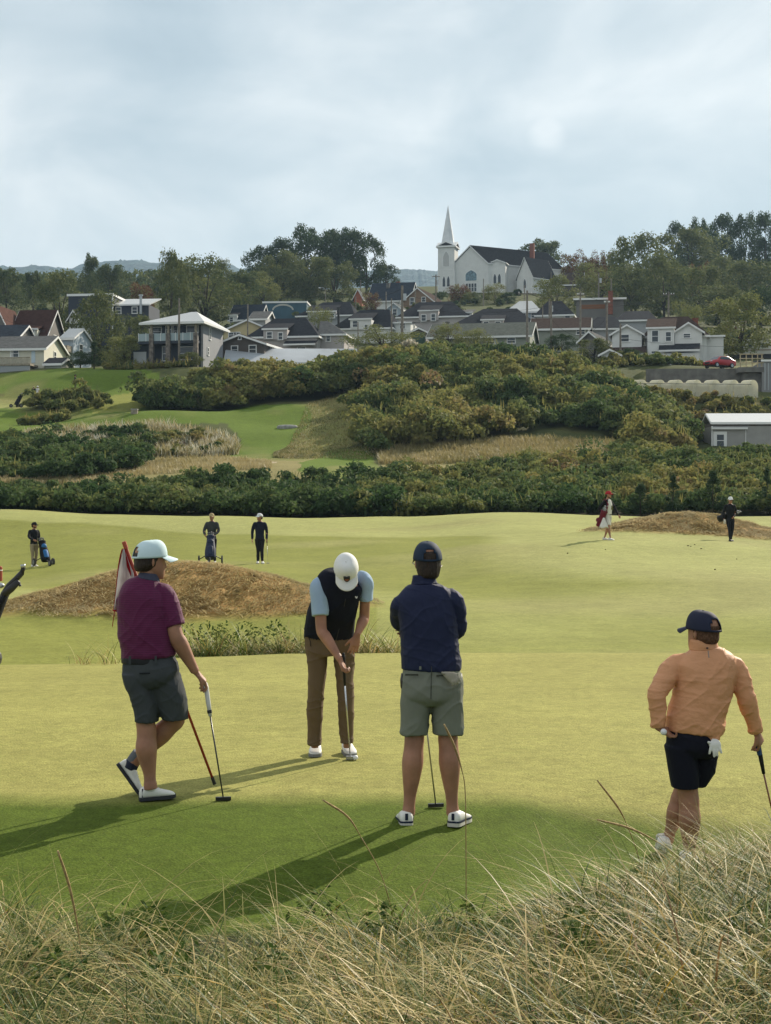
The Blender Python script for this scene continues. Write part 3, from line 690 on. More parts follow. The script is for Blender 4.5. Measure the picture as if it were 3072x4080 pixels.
# far wood that closes the skyline
def far_wood():
    n = 420; px = np.concatenate([rng.uniform(-500, 1180, 180), rng.uniform(2080, 3700, 240)]); Y = rng.uniform(440, 560, n)
    X = (px - CX) / FPX * Y; z = H(X, Y)
    top = np.interp(px, [-500, 0, 500, 900, 1180, 2080, 2300, 2450, 2700, 3100, 3700], [1120, 1110, 1150, 1130, 1150, 1140, 1130, 1110, 1090, 1060, 1050])
    zt = EYE + (CY - top) / FPX * Y; h = np.maximum(zt - z, 5) * rng.uniform(.6, 1.0, n)
    C = []; R = []; T = []
    for k in range(4):
        C.append(np.stack([X + rng.normal(size=n) * 2, Y + rng.normal(size=n) * 2, z + h * (.2 + .22 * k)], 1)); R.append(rng.uniform(2.2, 4.2, n)); T.append(.33 + nz(X, Y, .05, 3) * .2)
    V, F, t = clumps(np.concatenate(C), np.concatenate(R), 70, .6, np.concatenate(T), .9, .07, low=-.8)
    tag(link('far_wood', mesh_np('far_wood', V, F, t), M_TREE), 'far off mixed wood closing the skyline behind the village', 'wood', kind='stuff')
far_wood()
thicket('village_shrubs', [(-200, 232, 430), (700, 245, 430), (1500, 300, 425), (1700, 330, 400), (2200, 290, 430), (3300, 245, 440)], 210, (.8, 1.5), 110, .34, .40, 'mixed trees and shrubs between the village houses', 'shrubs', m=M_TREE, tvar=.15, sub=3, lift=.5)

# ------------------------------------------------------------------ village
def siding(name, c, sc_=8.0, amt=.16): return mat(name, c, .65, .25, noise=(.9, .06), wave=('Z', sc_, amt))
W_WHITE = siding('white_clapboard', (.74, .74, .71)); W_CREAM = siding('cream_siding', (.66, .64, .52)); W_PINK = siding('mauve_grey_siding', (.47, .43, .41))
W_GREY = siding('grey_siding', (.36, .37, .38)); W_DARK = siding('charcoal_siding', (.045, .055, .075)); W_BROWN = siding('brown_siding', (.10, .085, .075))
W_YELLOW = siding('yellow_siding', (.60, .50, .28)); W_SAGE = siding('sage_siding', (.30, .32, .27)); W_TERRA = siding('tan_brown_shingle', (.26, .17, .11))
W_BLUE = siding('pale_blue_siding', (.40, .47, .53)); W_RED = siding('brick_red_siding', (.42, .13, .07)); W_SHING = siding('grey_shingle', (.17, .16, .15))
W_TEAL = mat('blue_paint', (.045, .105, .145), .6, .3, noise=(.6, .15)); W_GREEN = mat('dark_green_paint', (.03, .07, .05), .6, .3)
def shing(name, c, a=.22): return mat(name, c, 1.0, .02, noise=(2.2, a))
R_DARK = shing('dark_shingle', (.036, .038, .044)); R_GREY = shing('grey_shingle_roof', (.12, .12, .118)); R_RED = shing('red_brown_shingle', (.062, .034, .029))
R_BROWN = shing('brown_shingle', (.060, .042, .036)); R_SAGE = shing('sage_grey_shingle', (.11, .12, .105)); R_NAVY = shing('navy_shingle', (.034, .042, .055))
R_METAL = mat('pale_metal_roof', (.55, .56, .55), .38, .5, metal=.35, wave=('X', 5.0, .25)); R_MEMB = mat('pale_membrane_roof', (.40, .43, .46), .7, .2, noise=(.3, .12))
TRIM = mat('white_trim', (.78, .78, .76), .5, .3); PANE = mat('window_glass', (.035, .045, .055), .12, .6); BRICK = mat('brick_chimney', (.22, .085, .06), .85, .1, noise=(6, .3))
STONE = mat('field_stone', (.17, .145, .125), .85, .2, noise=(2.5, .6)); CONC = mat('concrete', (.15, .145, .135), .9, .1, noise=(1.2, .3)); POLE_W = mat('weathered_pole', (.21, .185, .155), .9, .1, noise=(3, .3))
BLACKM = mat('black_metal', (.02, .02, .022), .5, .4); GALV = mat('galvanised_metal', (.42, .44, .45), .4, .5, metal=.5)
WOOD = mat('weathered_wood', (.30, .26, .20), .85, .1, noise=(4, .3)); GLASSRAIL = mat('rail_glass', (.30, .38, .40), .1, .6)

class House:
    def __init__(s, label, tile, x0, x1, yb, Y, yaw=-10, name='house', cat='house', group=None):
        s.k = .61465 * Y / FPX; s.zm = (x0 + x1) / 2; s.yb = yb; s.tile = tile
        px, py = q(tile, s.zm, yb); p = P(px, py, Y)
        s.w = (x1 - x0) * s.k / max(.5, math.cos(R_(yaw))); s.cy = math.cos(R_(yaw))
        s.root = thing(name, label, cat, p, R_(yaw), group)
    def u(s, zx): return (zx - s.zm) * s.k / s.cy
    def z(s, zy, back=0.0):              # height of a photo row, for something 'back' metres behind the front
        _, py = q(s.tile, 0, zy); return (s.yb - zy) * s.k + back * (CY - py) / FPX
    def wall(s, x0, x1, y0, y1, ztop, m, name='wall', gable=None, zr=None, zb=-4.0, parent=None):
        """box of walls; gable 'x' / 'y' adds the gable triangles for a ridge along that axis"""
        mb = MB()
        if gable == 'x': mb.prism([(y0, zb), (y1, zb), (y1, ztop), ((y0 + y1) / 2, zr), (y0, ztop)], 'x', x0, x1)
        elif gable == 'y': mb.prism([(x0, zb), (x1, zb), (x1, ztop), ((x0 + x1) / 2, zr), (x0, ztop)], 'y', y0, y1)
        else: mb.box(x0, x1, y0, y1, zb, ztop)
        return mb.build(name, m, parent or s.root)
    def roof(s, x0, x1, y0, y1, ze, zr, m, kind, ov=.4, rl=None, name='roof', trim=True, th=.16, parent=None, tm=None):
        mb = MB(); tb = MB(); par = parent or s.root
        if kind in ('gx', 'gy'):
            if kind == 'gx': a0, a1, b0, b1 = x0 - ov, x1 + ov, y0, y1
            else: a0, a1, b0, b1 = y0 - ov, y1 + ov, x0, x1
            c = (b0 + b1) / 2; sl = (zr - ze) / (c - b0); e = ov
            P1 = [(b0 - e, ze - e * sl + .04), (c, zr + .04), (b1 + e, ze - e * sl + .04), (b1 + e, ze - e * sl + .04 + th), (c, zr + .04 + th * 1.15), (b0 - e, ze - e * sl + .04 + th)]
            mb.prism(P1, 'x' if kind == 'gx' else 'y', a0, a1)
            T1 = [(b0 - e - .02, ze - e * sl - .12), (c, zr - .12), (b1 + e + .02, ze - e * sl - .12), (b1 + e + .02, ze - e * sl + th), (c, zr + th), (b0 - e - .02, ze - e * sl + th)]
            for p0, p1 in ((a0 - .06, a0 - .003), (a1 + .003, a1 + .06)): tb.prism(T1, 'x' if kind == 'gx' else 'y', p0, p1)
            ev = ze - e * sl
            for bb0, bb1 in ((b0 - e - .08, b0 - e - .025), (b1 + e + .025, b1 + e + .08)):
                if kind == 'gx': tb.box(a0, a1, bb0, bb1, ev - .14, ev + th)
                else: tb.box(bb0, bb1, a0, a1, ev - .14, ev + th)
        elif kind == 'hip':
            rl = rl if rl is not None else ((x0 + x1) / 2, (x0 + x1) / 2); yc = (y0 + y1) / 2
            X0, X1, Y0, Y1 = x0 - ov, x1 + ov, y0 - ov, y1 + ov
            V = [(X0, Y0, ze), (X1, Y0, ze), (X1, Y1, ze), (X0, Y1, ze), (X0, Y0, ze + .08), (X1, Y0, ze + .08), (X1, Y1, ze + .08), (X0, Y1, ze + .08), (rl[0], yc, zr), (rl[1] + .01, yc, zr)]
            mb.add(V, [(3, 2, 1, 0), (0, 1, 5, 4), (1, 2, 6, 5), (2, 3, 7, 6), (3, 0, 4, 7), (4, 5, 9, 8), (5, 6, 9), (6, 7, 8, 9), (7, 4, 8)])
            tb.box(X0 - .05, X1 + .05, Y0 - .05, Y0 - .003, ze - .22, ze + .05); tb.box(X1 + .003, X1 + .05, Y0, Y1, ze - .22, ze + .05); tb.box(X0 - .05, X0 - .003, Y0, Y1, ze - .22, ze + .05)
            tb.box(X0 + .01, X1 - .01, Y0 + .01, Y1 - .01, ze - .10, ze - .004)
        elif kind == 'flat':
            mb.box(x0 - ov, x1 + ov, y0 - ov, y1 + ov, ze + .003, ze + th * 1.6)
            tb.box(x0 - ov - .05, x1 + ov + .05, y0 - ov - .05, y0 - ov - .003, ze - .1, ze + th * 1.6 + .02); tb.box(x1 + ov + .003, x1 + ov + .05, y0 - ov, y1 + ov, ze - .1, ze + th * 1.6 + .02)
        elif kind == 'shed':             # rises from y0 to y1
            mb.prism([(y0 - ov, ze), (y1 + ov * .3, zr), (y1 + ov * .3, zr + th), (y0 - ov, ze + th)], 'x', x0 - ov, x1 + ov)
            tb.box(x0 - ov, x1 + ov, y0 - ov - .05, y0 - ov - .003, ze - .08, ze + th)
        r = mb.build(name, m, par)
        if trim: tb.build('trim', tm or TRIM, r)
        return r
    def win(s, x, z, w, h, y=0.0, face='f', parent=None, m=None, bars=1, name='window', arch=False):
        """window in the front ('f', at y) or right ('r', at x=y) wall: frame mesh with its pane a sub-part"""
        par = parent or s.root; t = .11; fb = MB(); pb = MB()
        top = h / 2
        def bx(mb, u0, u1, z0, z1, d0, d1):
            if face == 'f': mb.box(x + u0, x + u1, y - d1, y - d0, z + z0, z + z1)
            else: mb.box(y + d0, y + d1, x + u0, x + u1, z + z0, z + z1)
        if not arch:
            bx(fb, -w / 2 - t, -w / 2, -top, top, .004, .07); bx(fb, w / 2, w / 2 + t, -top, top, .004, .07)
            bx(fb, -w / 2 - t, w / 2 + t, top, top + t, .004, .08); bx(fb, -w / 2 - t - .05, w / 2 + t + .05, -top - t, -top, .004, .11)
            for k in range(bars): zz = -top + h * (k + 1) / (bars + 1); bx(fb, -w / 2, w / 2, zz - .03, zz + .03, .03, .06)
            bx(pb, -w / 2, w / 2, -top, top, .006, .025)
        else:                                # pointed arch
            def outline(g):
                ww = w / 2 + g; hh = top + g * 1.3; pts = [(-ww, -top - g), (ww, -top - g), (ww, top - h * .42)]
                for a in (.3, .6, .85): pts.append((ww * (1 - a ** 1.8), top - h * .42 + (hh - top + h * .42) * a))
                pts.append((0, hh)); pts += [(-p[0], p[1]) for p in pts[5:2:-1]] + [(-ww, top - h * .42)]
                return pts
            def pr(mb, o, d0, d1):
                if face == 'f': mb.prism([(x + a, z + b) for a, b in o], 'y', y - d1, y - d0)
                else: mb.prism([(x + a, z + b) for a, b in o], 'x', y + d0, y + d1)
            pr(fb, outline(.16), .004, .07); pr(pb, outline(0), .072, .09)
        f = fb.build(name, TRIM, par)
        pb.build('pane', m or PANE, f)
        return f
    def box(s, name, m, *b, parent=None): return MB().box(*b).build(name, m, parent or s.root)
    def dormer(s, zx0, zx1, ztop, zbot, yfront, m, rm, wins, depth=4.0, rise=.55):
        x0, x1 = s.u(zx0), s.u(zx1); zt, zb = s.z(ztop), s.z(zbot); yfront = yfront if yfront >= 3 else -.47
        d = s.wall(x0, x1, yfront, yfront + depth, zt, m, 'dormer', zb=zb)
        s.roof(x0, x1, yfront, yfront + depth, zt + .02, zt + rise + .12 * depth, rm, 'shed', ov=.22, parent=d, trim=True)
        for zx, zy, w, h in wins: s.win(s.u(zx), s.z(zy), w, h, yfront, parent=d)
        return d
    def chimney(s, zx, y, ztop, zbot, w=.7, m=None, name='chimney'):
        x = s.u(zx); mb = MB().box(x - w / 2, x + w / 2, y, y + w, s.z(zbot), s.z(ztop)); mb.box(x - w / 2 - .06, x + w / 2 + .06, y - .06, y + w + .06, s.z(ztop) + .003, s.z(ztop) + .15)
        return mb.build(name, m or BRICK, s.root)
    def pipe(s, zx, y, ztop, zbot, r=.12, m=None):
        x = s.u(zx); return MB().tube([(x, y, s.z(zbot)), (x, y, s.z(ztop) - .2), (x, y, s.z(ztop) - .19), (x, y, s.z(ztop))], [r, r, r * 1.7, r * 1.7], 10).build('stove_pipe', m or BLACKM, s.root)

def simple(label, tile, x0, x1, yr, ye, yb, Y, depth, kind, wm, rm, yaw=-10, wins=(), rl=None, ov=.4, side=(), dormers=(), **kw):
    h = House(label, tile, x0, x1, yb, Y, yaw, **kw); w = h.w; ze, zr = h.z(ye), h.z(yr, depth / 2 if kind in ('gx', 'hip') else 0)
    h.wall(-w / 2, w / 2, 0, depth, ze, wm, gable={'gx': 'x', 'gy': 'y'}.get(kind), zr=zr)
    h.roof(-w / 2, w / 2, 0, depth, ze, zr, rm, kind, ov, rl=(h.u(rl[0]), h.u(rl[1])) if rl else None)
    for zx, zy, ww, hh in wins: h.win(h.u(zx), h.z(zy), ww, hh)
    for yy, zy, ww, hh in side: h.win(yy, h.z(zy), ww, hh, w / 2, 'r')
    for d in dormers: h.dormer(*d)
    return h

# --- left
h = simple('house with large red brown roof and grey shingled gable at far left', 0, 70, 292, 718, 885, 975, 228, 9.5, 'gx', W_SHING, R_RED, -6, side=((4.7, 875, 1.2, 1.0),))
h.dormer(160, 250, 838, 885, .9, W_CREAM, R_RED, ((203, 862, 1.1, .9),), depth=3, rise=.6)
h.roof(h.u(110), h.u(240), -1.6, .4, h.z(905), h.z(868), R_NAVY, 'shed', .1, name='porch_roof')
h.roof(h.u(-60), h.u(90), -2.5, 5, h.z(850), h.z(695), shing('faded_red_shingle', (.10, .056, .046)), 'gy', .3, name='wing_roof')
h.wall(h.u(-60), h.u(90), -2.5, 5, h.z(850), W_SHING, 'wing', gable='y', zr=h.z(695))
simple('house with dark slate roof cut by the left edge below the red brown roof', 0, -80, 112, 815, 888, 960, 216, 8, 'gx', W_SHING, R_NAVY, -6)
h = simple('cream bungalow with grey shingle roof and rear deck at far left', 0, -60, 290, 888, 958, 1098, 207, 9, 'gx', W_CREAM, R_GREY, -7,
           wins=((95, 990, 1.0, .9), (78, 992, .1, .9)), side=((4.3, 990, .8, 1.1),))
d = h.box('door', mat('pale_blue_door', (.50, .60, .66), .5, .3), h.u(207), h.u(232), -.06, -.004, h.z(1052), h.z(975)); 
dk = MB().box(h.u(35), h.u(250), -3.0, -.08, h.z(1082), h.z(1070)).build('deck', WOOD, h.root)
rb = MB(); rb.box(h.u(35), h.u(250), -3.0, -2.92, h.z(1034), h.z(1028))
for k in range(28): xx = h.u(36) + (h.u(249) - h.u(36)) * k / 27; rb.box(xx - .04, xx + .04, -2.99, -2.93, h.z(1070), h.z(1034) - .002)
rb.build('railing', WOOD, dk); MB().box(h.u(38), h.u(246), -2.9, -2.85, h.z(1140), h.z(1084)).build('lattice', mat('grey_lattice', (.42, .44, .45), .8, .1, wave=('X', 9, .45)), dk)
st = MB()
for k in range(7): st.box(h.u(-10 + 6 * k), h.u(36) - .02, -2.9, -1.9, h.z(1150), h.z(1140 - 9 * k) - .01 * k)
st.build('stairs', WOOD, dk)
simple('small outbuilding with dark roof and white gable beside the cream bungalow', 0, 287, 398, 1028, 1058, 1105, 205, 3.6, 'gx', W_SAGE, R_DARK, -12, ov=.2, name='shed', cat='shed')
h = simple('grey blue outbuilding with glinting silver metal roof', 0, 395, 478, 838, 892, 1000, 223, 6, 'gx', W_BLUE, R_METAL, -14, ov=.25, side=((2.5, 955, 1.0, 1.4),), name='shed', cat='shed')
h.box('porch', WOOD, h.u(400), h.u(470), -1.6, -.01, h.z(985), h.z(945))
simple('narrow white gabled house half hidden by the olive tree', 0, 448, 508, 715, 762, 880, 244, 7, 'gy', W_WHITE, R_GREY, -8)
# dark flat topped house
h = House('flat topped dark navy house with white fascia and tall stove pipe', 0, 440, 730, 830, 250, -6)
w = h.w; h.wall(-w / 2, w / 2, 0, 8, h.z(614), W_DARK); h.roof(-w / 2, w / 2, 0, 8, h.z(614), 0, R_MEMB, 'flat', .15)
h.box('corner_board', TRIM, w / 2 + .004, w / 2 + .2, -.16, -.02, -2, h.z(620))
x0, x1 = w / 2 + .25, h.u(960); h.wall(x0, x1, 1, 8, h.z(672), W_DARK, 'wing'); h.roof(x0, x1, 1, 8, h.z(676), h.z(640, 7), R_METAL, 'shed', .3, name='wing_roof')
for zx in (760, 867): h.win(h.u(zx), h.z(708), .75, .95, 1)
h.pipe(912, .6, 610, 735, .22, GALV)
# modern house with stone pillars
h = House('modern two storey house with pale hip roof, stone pillars and glass balcony', 0, 945, 1288, 1035, 205, -12)
w = h.w; zf = h.z(908)
h.wall(-w / 2, w / 2, 1.6, 9.5, h.z(797), W_DARK, 'wall'); h.wall(w / 2 + .003, w / 2 + .3, 1.2, 9.6, h.z(797), siding('grey_stone_siding', (.31, .315, .33), 5, .3), 'side_wall')
h.roof(-w / 2, w / 2 + .3, 0, 9.6, h.z(793), h.z(724, 5), R_METAL, 'hip', .75, rl=(h.u(1165), h.u(1200)))
h.box('balcony', W_DARK, -w / 2 - 1.2, w / 2, -.1, 1.59, zf - .35, zf)
for zx in (980, 1092, 1275): h.box('pillar', STONE, h.u(zx) - .28, h.u(zx) + .28, -.35, .2, -3, h.z(860)); h.box('post', WOOD, h.u(zx) - .14, h.u(zx) + .14, -.2, .05, h.z(860) + .003, h.z(797))
h.box('balcony_glass', GLASSRAIL, -w / 2 - 1.1, w / 2, -.06, -.03, zf + .03, h.z(858))
for k in range(9): xx = -w / 2 - 1.1 + (w + 1.1) * k / 8.0; h.box('baluster', TRIM, xx - .035, xx + .035, -.1, -.065, zf + .01, h.z(854))
for zx, zy, ww, hh in ((985, 835, 1.2, 1.0), (1066, 825, .75, .95), (1110, 835, .5, 1.4), (1225, 848, 1.5, 1.7), (1050, 982, 1.0, 1.8), (1185, 982, 1.8, 1.6)): h.win(h.u(zx), h.z(zy), ww, hh, 1.6)
h.win(4.0, h.z(845), .45, 1.5, w / 2 + .3, 'r'); h.win(3.2, h.z(965), .5, .9, w / 2 + .3, 'r')
h.wall(-w / 2 - 2.6, -w / 2 - .003, 1.0, 7, zf - .36, W_DARK, 'garage'); h.box('garage_door', mat('pale_door', (.5, .52, .53), .5, .3), -w / 2 - 2.2, -w / 2 - .4, .93, .996, -3, h.z(970))
# brown gabled house, yellow house, roof behind
h = simple('brown bungalow with white trimmed gable in front of the yellow house', 0, 1395, 1716, 872, 930, 1010, 216, 12, 'gy', W_BROWN, R_BROWN, -15, wins=((1520, 965, .85, 1.0), (1640, 965, .95, 1.0)), side=((3, 962, .6, 1.0), (6, 962, .6, 1.0), (10, 962, .5, .8)))
h.win(h.u(1555), h.z(890), .3, .3, bars=0)
simple('yellow gabled house behind the brown bungalow', 0, 1450, 1760, 775, 842, 905, 242, 10, 'gy', W_YELLOW, R_GREY, -8, wins=((1505, 868, 1.1, .7), (1535, 868, .9, .7)))
h = simple('dark roofed house with white dormer above the yellow house', 0, 1490, 1680, 680, 768, 830, 300, 9, 'gx', W_GREY, R_NAVY, -8); h.dormer(1490, 1540, 745, 785, .8, W_WHITE, R_DARK, ((1503, 770, .6, .8),), 3)
simple('long low building with pale membrane roof behind the thicket', 1, -205, 640, 968, 1052, 1090, 212, 11, 'gx', mat('grey_board_fence', (.25, .24, .23), .9, .1, wave=('X', 6, .4)), R_MEMB, 2, ov=.2, name='hall', cat='building')
# --- middle
h = simple('mauve grey house with dark hip roof, dormer and sunlit right wing', 1, -55, 388, 762, 882, 985, 236, 10, 'hip', W_PINK, R_DARK, -10, rl=(60, 270),
           wins=((290, 968, 1.2, .7),), dormers=((45, 200, 836, 900, 1.4, W_PINK, R_DARK, ((85, 872, .75, .9), (157, 880, .6, 1.0)), 4, .8),))
w = h.w; h.wall(w / 2 + .003, w / 2 + 3.6, 3, 11, h.z(858), W_PINK, 'wing'); h.roof(w / 2, w / 2 + 3.6, 3, 11, h.z(858), h.z(785, 7), R_GREY, 'hip', .4, rl=(w / 2 - 1, w / 2 + .2), name='wing_roof')
h.win(h.u(437), h.z(882), .55, .95, 3); h.win(6, h.z(885), .5, .9, w / 2 + 3.6, 'r'); h.roof(h.u(190), h.u(390), -1.5, .2, h.z(942), h.z(912), R_DARK, 'shed', .1, name='porch_roof')
h = simple('blue painted hall with a pale stone arch mural', 1, 38, 322, 655, 660, 760, 330, 10, 'flat', W_TEAL, R_MEMB, -4, ov=.1, name='hall', cat='building')
ar = []
for k in range(13): a = math.pi * k / 12; ar.append((h.u(168) + 2.3 * math.cos(a), h.z(708) + 1.3 * math.sin(a)))
ar += [(x * .86 + h.u(168) * .14, h.z(708) + (z - h.z(708)) * .72) for x, z in ar[::-1]]
MB().prism(ar, 'y', -.08, -.006).build('arch', mat('stone_arch', (.48, .47, .42), .8, .1), h.root)
simple('grey house with dark hip roof and wide dormer right of the blue hall', 1, 262, 622, 658, 745, 800, 298, 10, 'hip', W_GREY, R_DARK, -10, rl=(392, 570), dormers=((330, 515, 722, 768, 1.2, W_GREY, R_DARK, ((425, 748, 1.0, .8), (487, 748, 1.0, .8)), 4, 1.2),))
h = simple('white house with broad black hip roof, wide dormer and black stove pipe', 1, 490, 868, 708, 828, 935, 264, 11, 'hip', W_WHITE, R_DARK, -12, rl=(622, 815), dormers=((608, 745, 772, 835, 1.3, W_WHITE, R_DARK, ((640, 800, .8, 1.0), (712, 822, .5, .8)), 4, 1.0),))
h.pipe(530, -.3, 690, 830, .2); w = h.w; h.wall(w / 2 + .003, w / 2 + 3, 2, 9, h.z(790), W_WHITE, 'wing'); h.roof(w / 2, w / 2 + 3, 2, 9, h.z(790), h.z(760), R_DARK, 'shed', .3, name='wing_roof'); h.win(5, h.z(812), .8, 1.0, w / 2 + 3, 'r'); h.win(w / 2 + 1.6, h.z(805), .8, 1.1, 2)
h = simple('house with steep navy roof and two chimneys below the distant hill', 1, 722, 985, 538, 645, 700, 368, 12, 'gx', W_WHITE, R_NAVY, -12); h.chimney(826, 4, 520, 560, .8, CONC); h.chimney(880, 6, 505, 545, .8)
simple('tan brown gabled house with white framed windows left of the church', 1, 945, 1138, 567, 650, 705, 346, 13, 'gy', W_TERRA, R_BROWN, -18, wins=((1006, 650, .9, 1.5), (1080, 642, .8, 1.0)))
simple('small brick red gable peeping between dark trees and navy roof', 1, 628, 680, 575, 625, 655, 380, 6, 'gy', W_RED, R_GREY, -8)
simple('small blue grey house behind the leaning pole', 1, 842, 932, 662, 700, 752, 318, 8, 'gy', W_BLUE, R_GREY, -14, wins=((893, 722, .8, 1.2),))
h = simple('mauve grey house with black hip roof and dormer below the church', 1, 915, 1362, 655, 752, 818, 290, 12, 'hip', W_PINK, R_DARK, -10, rl=(1020, 1235), dormers=((1052, 1178, 716, 775, 1.3, W_PINK, R_DARK, ((1083, 760, .8, 1.1), (1145, 758, .7, 1.2)), 5, 1.0),))
h.dormer(1300, 1375, 715, 745, 4, W_WHITE, R_GREY, ((1345, 730, .9, .6),), 4)
h = simple('dark hip roofed house with low dormer right of the mauve one', 1, 1290, 1790, 700, 800, 880, 268, 12, 'hip', W_GREY, R_DARK, -8, rl=(1450, 1670), dormers=((1458, 1598, 776, 812, 1.2, W_PINK, R_DARK, ((1487, 798, .8, .6), (1562, 798, .8, .6)), 5, 1.0),)); h.pipe(1230, 2, 770, 805, .25, CONC)
simple('long sage green bungalow with grey roof and pale right gable', 1, 1118, 1762, 803, 878, 960, 226, 10, 'gx', W_SAGE, R_SAGE, -11, wins=((1515, 912, 1.1, .7), (1645, 910, 1.1, .7)), side=((5, 905, .8, .9),))
h = simple('small garage with dark green door below the leaning pole', 1, 1005, 1095, 828, 850, 915, 240, 6, 'gy', W_SHING, R_DARK, -8, name='garage', cat='garage'); h.box('garage_door', W_GREEN, h.u(1012), h.u(1088), -.06, -.004, -3, h.z(852))
simple('weathered lean to roof at the left of the mauve grey house', 1, -40, 55, 725, 765, 800, 262, 7, 'gx', W_GREY, R_GREY, -8, name='outbuilding', cat='shed')
# --- right
simple('pale blue house with metal roof behind the crossarm pole', 2, -45, 165, 650, 722, 790, 284, 10, 'hip', W_BLUE, R_METAL, -10, rl=(20, 100), wins=((130, 745, 1.0, .8), (60, 745, .8, .8)))
simple('white house with dark hip roof behind the twin poles', 2, 150, 375, 650, 742, 812, 276, 10, 'hip', W_WHITE, R_DARK, -12, rl=(200, 290), side=((4, 765, 1.0, 1.2),), wins=((345, 770, .8, 1.2),))
simple('long brownish roofed bungalow behind the hill crest', 2, 120, 478, 768, 828, 890, 237, 9, 'gx', W_SAGE, R_BROWN, -9, wins=((430, 850, 1.2, .8),))
h = simple('long flat roofed building with white fascia and rust orange wall', 2, 405, 708, 615, 640, 715, 305, 9, 'flat', W_SHING, R_MEMB, -8, ov=.5, name='store', cat='building'); h.box('clad_panel', mat('rust_orange_paint', (.22, .10, .05), .8, .1), h.u(440), h.u(590), -.08, -.004, h.z(700), h.z(672)); h.chimney(624, -2.2, 600, 745, .9)
simple('dark hip roofed house in front of the hillside wood', 2, 672, 912, 715, 775, 850, 262, 10, 'hip', W_GREY, R_DARK, -10, rl=(720, 870))
simple('low dark roofed house left of the large white house', 2, 470, 690, 752, 830, 890, 246, 10, 'hip', W_GREY, R_DARK, -8, rl=(540, 660))
simple('small dark gabled outbuilding with metal side roof', 2, 432, 545, 852, 905, 955, 216, 9, 'gy', W_SHING, R_GREY, -22, name='outbuilding', cat='shed')
simple('dark brown house half hidden right of the church', 2, 318, 440, 470, 540, 590, 425, 9, 'gx', W_BROWN, R_BROWN, -10)
h = House('large white house with brown hip roof and two projecting gables', 2, 850, 1240, 1010, 212, -12); w = h.w
h.wall(-w / 2, w / 2, 2, 12, h.z(872), W_WHITE); h.roof(-w / 2, w / 2, 2, 12, h.z(868), h.z(752, 7), R_BROWN, 'hip', .4, rl=(h.u(950), h.u(1120)))
x0, x1 = h.u(648), h.u(835); h.wall(x0, x1, 0, 7, h.z(856), W_WHITE, 'left_wing'.replace('left_', ''), gable='y', zr=h.z(800)); h.roof(x0, x1, 0, 7, h.z(856), h.z(800), R_BROWN, 'gy', .3, name='wing_roof'); h.win(h.u(728), h.z(883), 1.1, .9, 0)
x0, x1 = h.u(1042), h.u(1212); h.wall(x0, x1, 0, 10, h.z(852), W_WHITE, 'wing', gable='y', zr=h.z(796)); h.roof(x0, x1, 0, 10, h.z(852), h.z(796), R_BROWN, 'gy', .3, name='wing_roof'); h.win(h.u(1118), h.z(877), .85, .5, 0)
h.dormer(872, 1040, 828, 1000, 1.6, W_WHITE, R_BROWN, ((920, 878, .8, 1.5), (1003, 882, .65, 1.2)), 5, 1.2)
h.wall(w / 2 + .003, w / 2 + 2.2, 4, 13, h.z(865), W_WHITE, 'wing'); h.roof(w / 2, w / 2 + 2.2, 4, 13, h.z(865), h.z(825), R_BROWN, 'shed', .3, name='wing_roof')
for yy, zy in ((6, 900), (9.5, 900), (6, 985), (9.5, 985)): h.win(yy, h.z(zy), .8, 1.3, w / 2 + 2.2, 'r')
h.roof(h.u(640), h.u(860), -2.6, .2, h.z(1005), h.z(945), R_BROWN, 'shed', .1, name='porch_roof'); h.roof(h.u(950), h.u(1195), -2.4, .2, h.z(985), h.z(930), R_DARK, 'shed', .1, name='porch_roof')
h.wall(h.u(650), h.u(1195), -2.2, -.01, h.z(1000), W_WHITE, 'porch'); h.win(h.u(920), h.z(998), .8, .6, -2.2); h.chimney(1166, 6, 735, 800, .75)
simple('tiny white shed with brown roof below the large white house', 2, 565, 678, 968, 998, 1075, 204, 4, 'gy', W_WHITE, R_BROWN, -14, ov=.3, name='shed', cat='shed')

# --- church
h = House('white wooden church with slender spire and pointed windows', 1, 1278, 1498, 640, 430, -15, name='church', cat='church'); k = h.k; w = h.w
ze, zr = 235 * k, 347 * k
CHAR = shing('charcoal_shingle', (.040, .039, .042))
def skew(o, f=1.03):                 # the nave runs off at an angle behind its front
    for ob in [o] + list(o.children):
        for v in ob.data.vertices: v.co.x += v.co.y * f
    return o
NL = 17.5
skew(h.wall(-w / 2, w / 2, 0, NL, ze, W_WHITE, 'nave', gable='y', zr=zr)); skew(h.roof(-w / 2, w / 2, 0, NL, ze, zr, CHAR, 'gy', .3))
tw = 4.7; tx0, tx1 = -w / 2 - tw + .35, -w / 2 + .34; ty0, ty1 = -.9, tw - .9; th_ = 342 * k
t = h.wall(tx0, tx1, ty0, ty1, th_, W_WHITE, 'tower')
mb = MB(); tcx, tcy = (tx0 + tx1) / 2, (ty0 + ty1) / 2; mb.box(tx0 - .45, tx1 + .45, ty0 - .45, ty1 + .45, th_ + .003, th_ + .3)
for ax in ('y', 'x'):
    a0, a1 = ((ty0 - .45, ty1 + .45) if ax == 'y' else (tx0 - .45, tx1 + .45)); c0, c1 = ((tx0 - .45, tx1 + .45) if ax == 'y' else (ty0 - .45, ty1 + .45))
    e = .0 if ax == 'y' else .003
    mb.prism([(c0, th_ + .303 + e), (c1, th_ + .303 + e), ((c0 + c1) / 2, th_ + 1.75 + e)], ax, a0 + e, a1 - e)
mb.build('cornice', TRIM, t)
pm = MB()
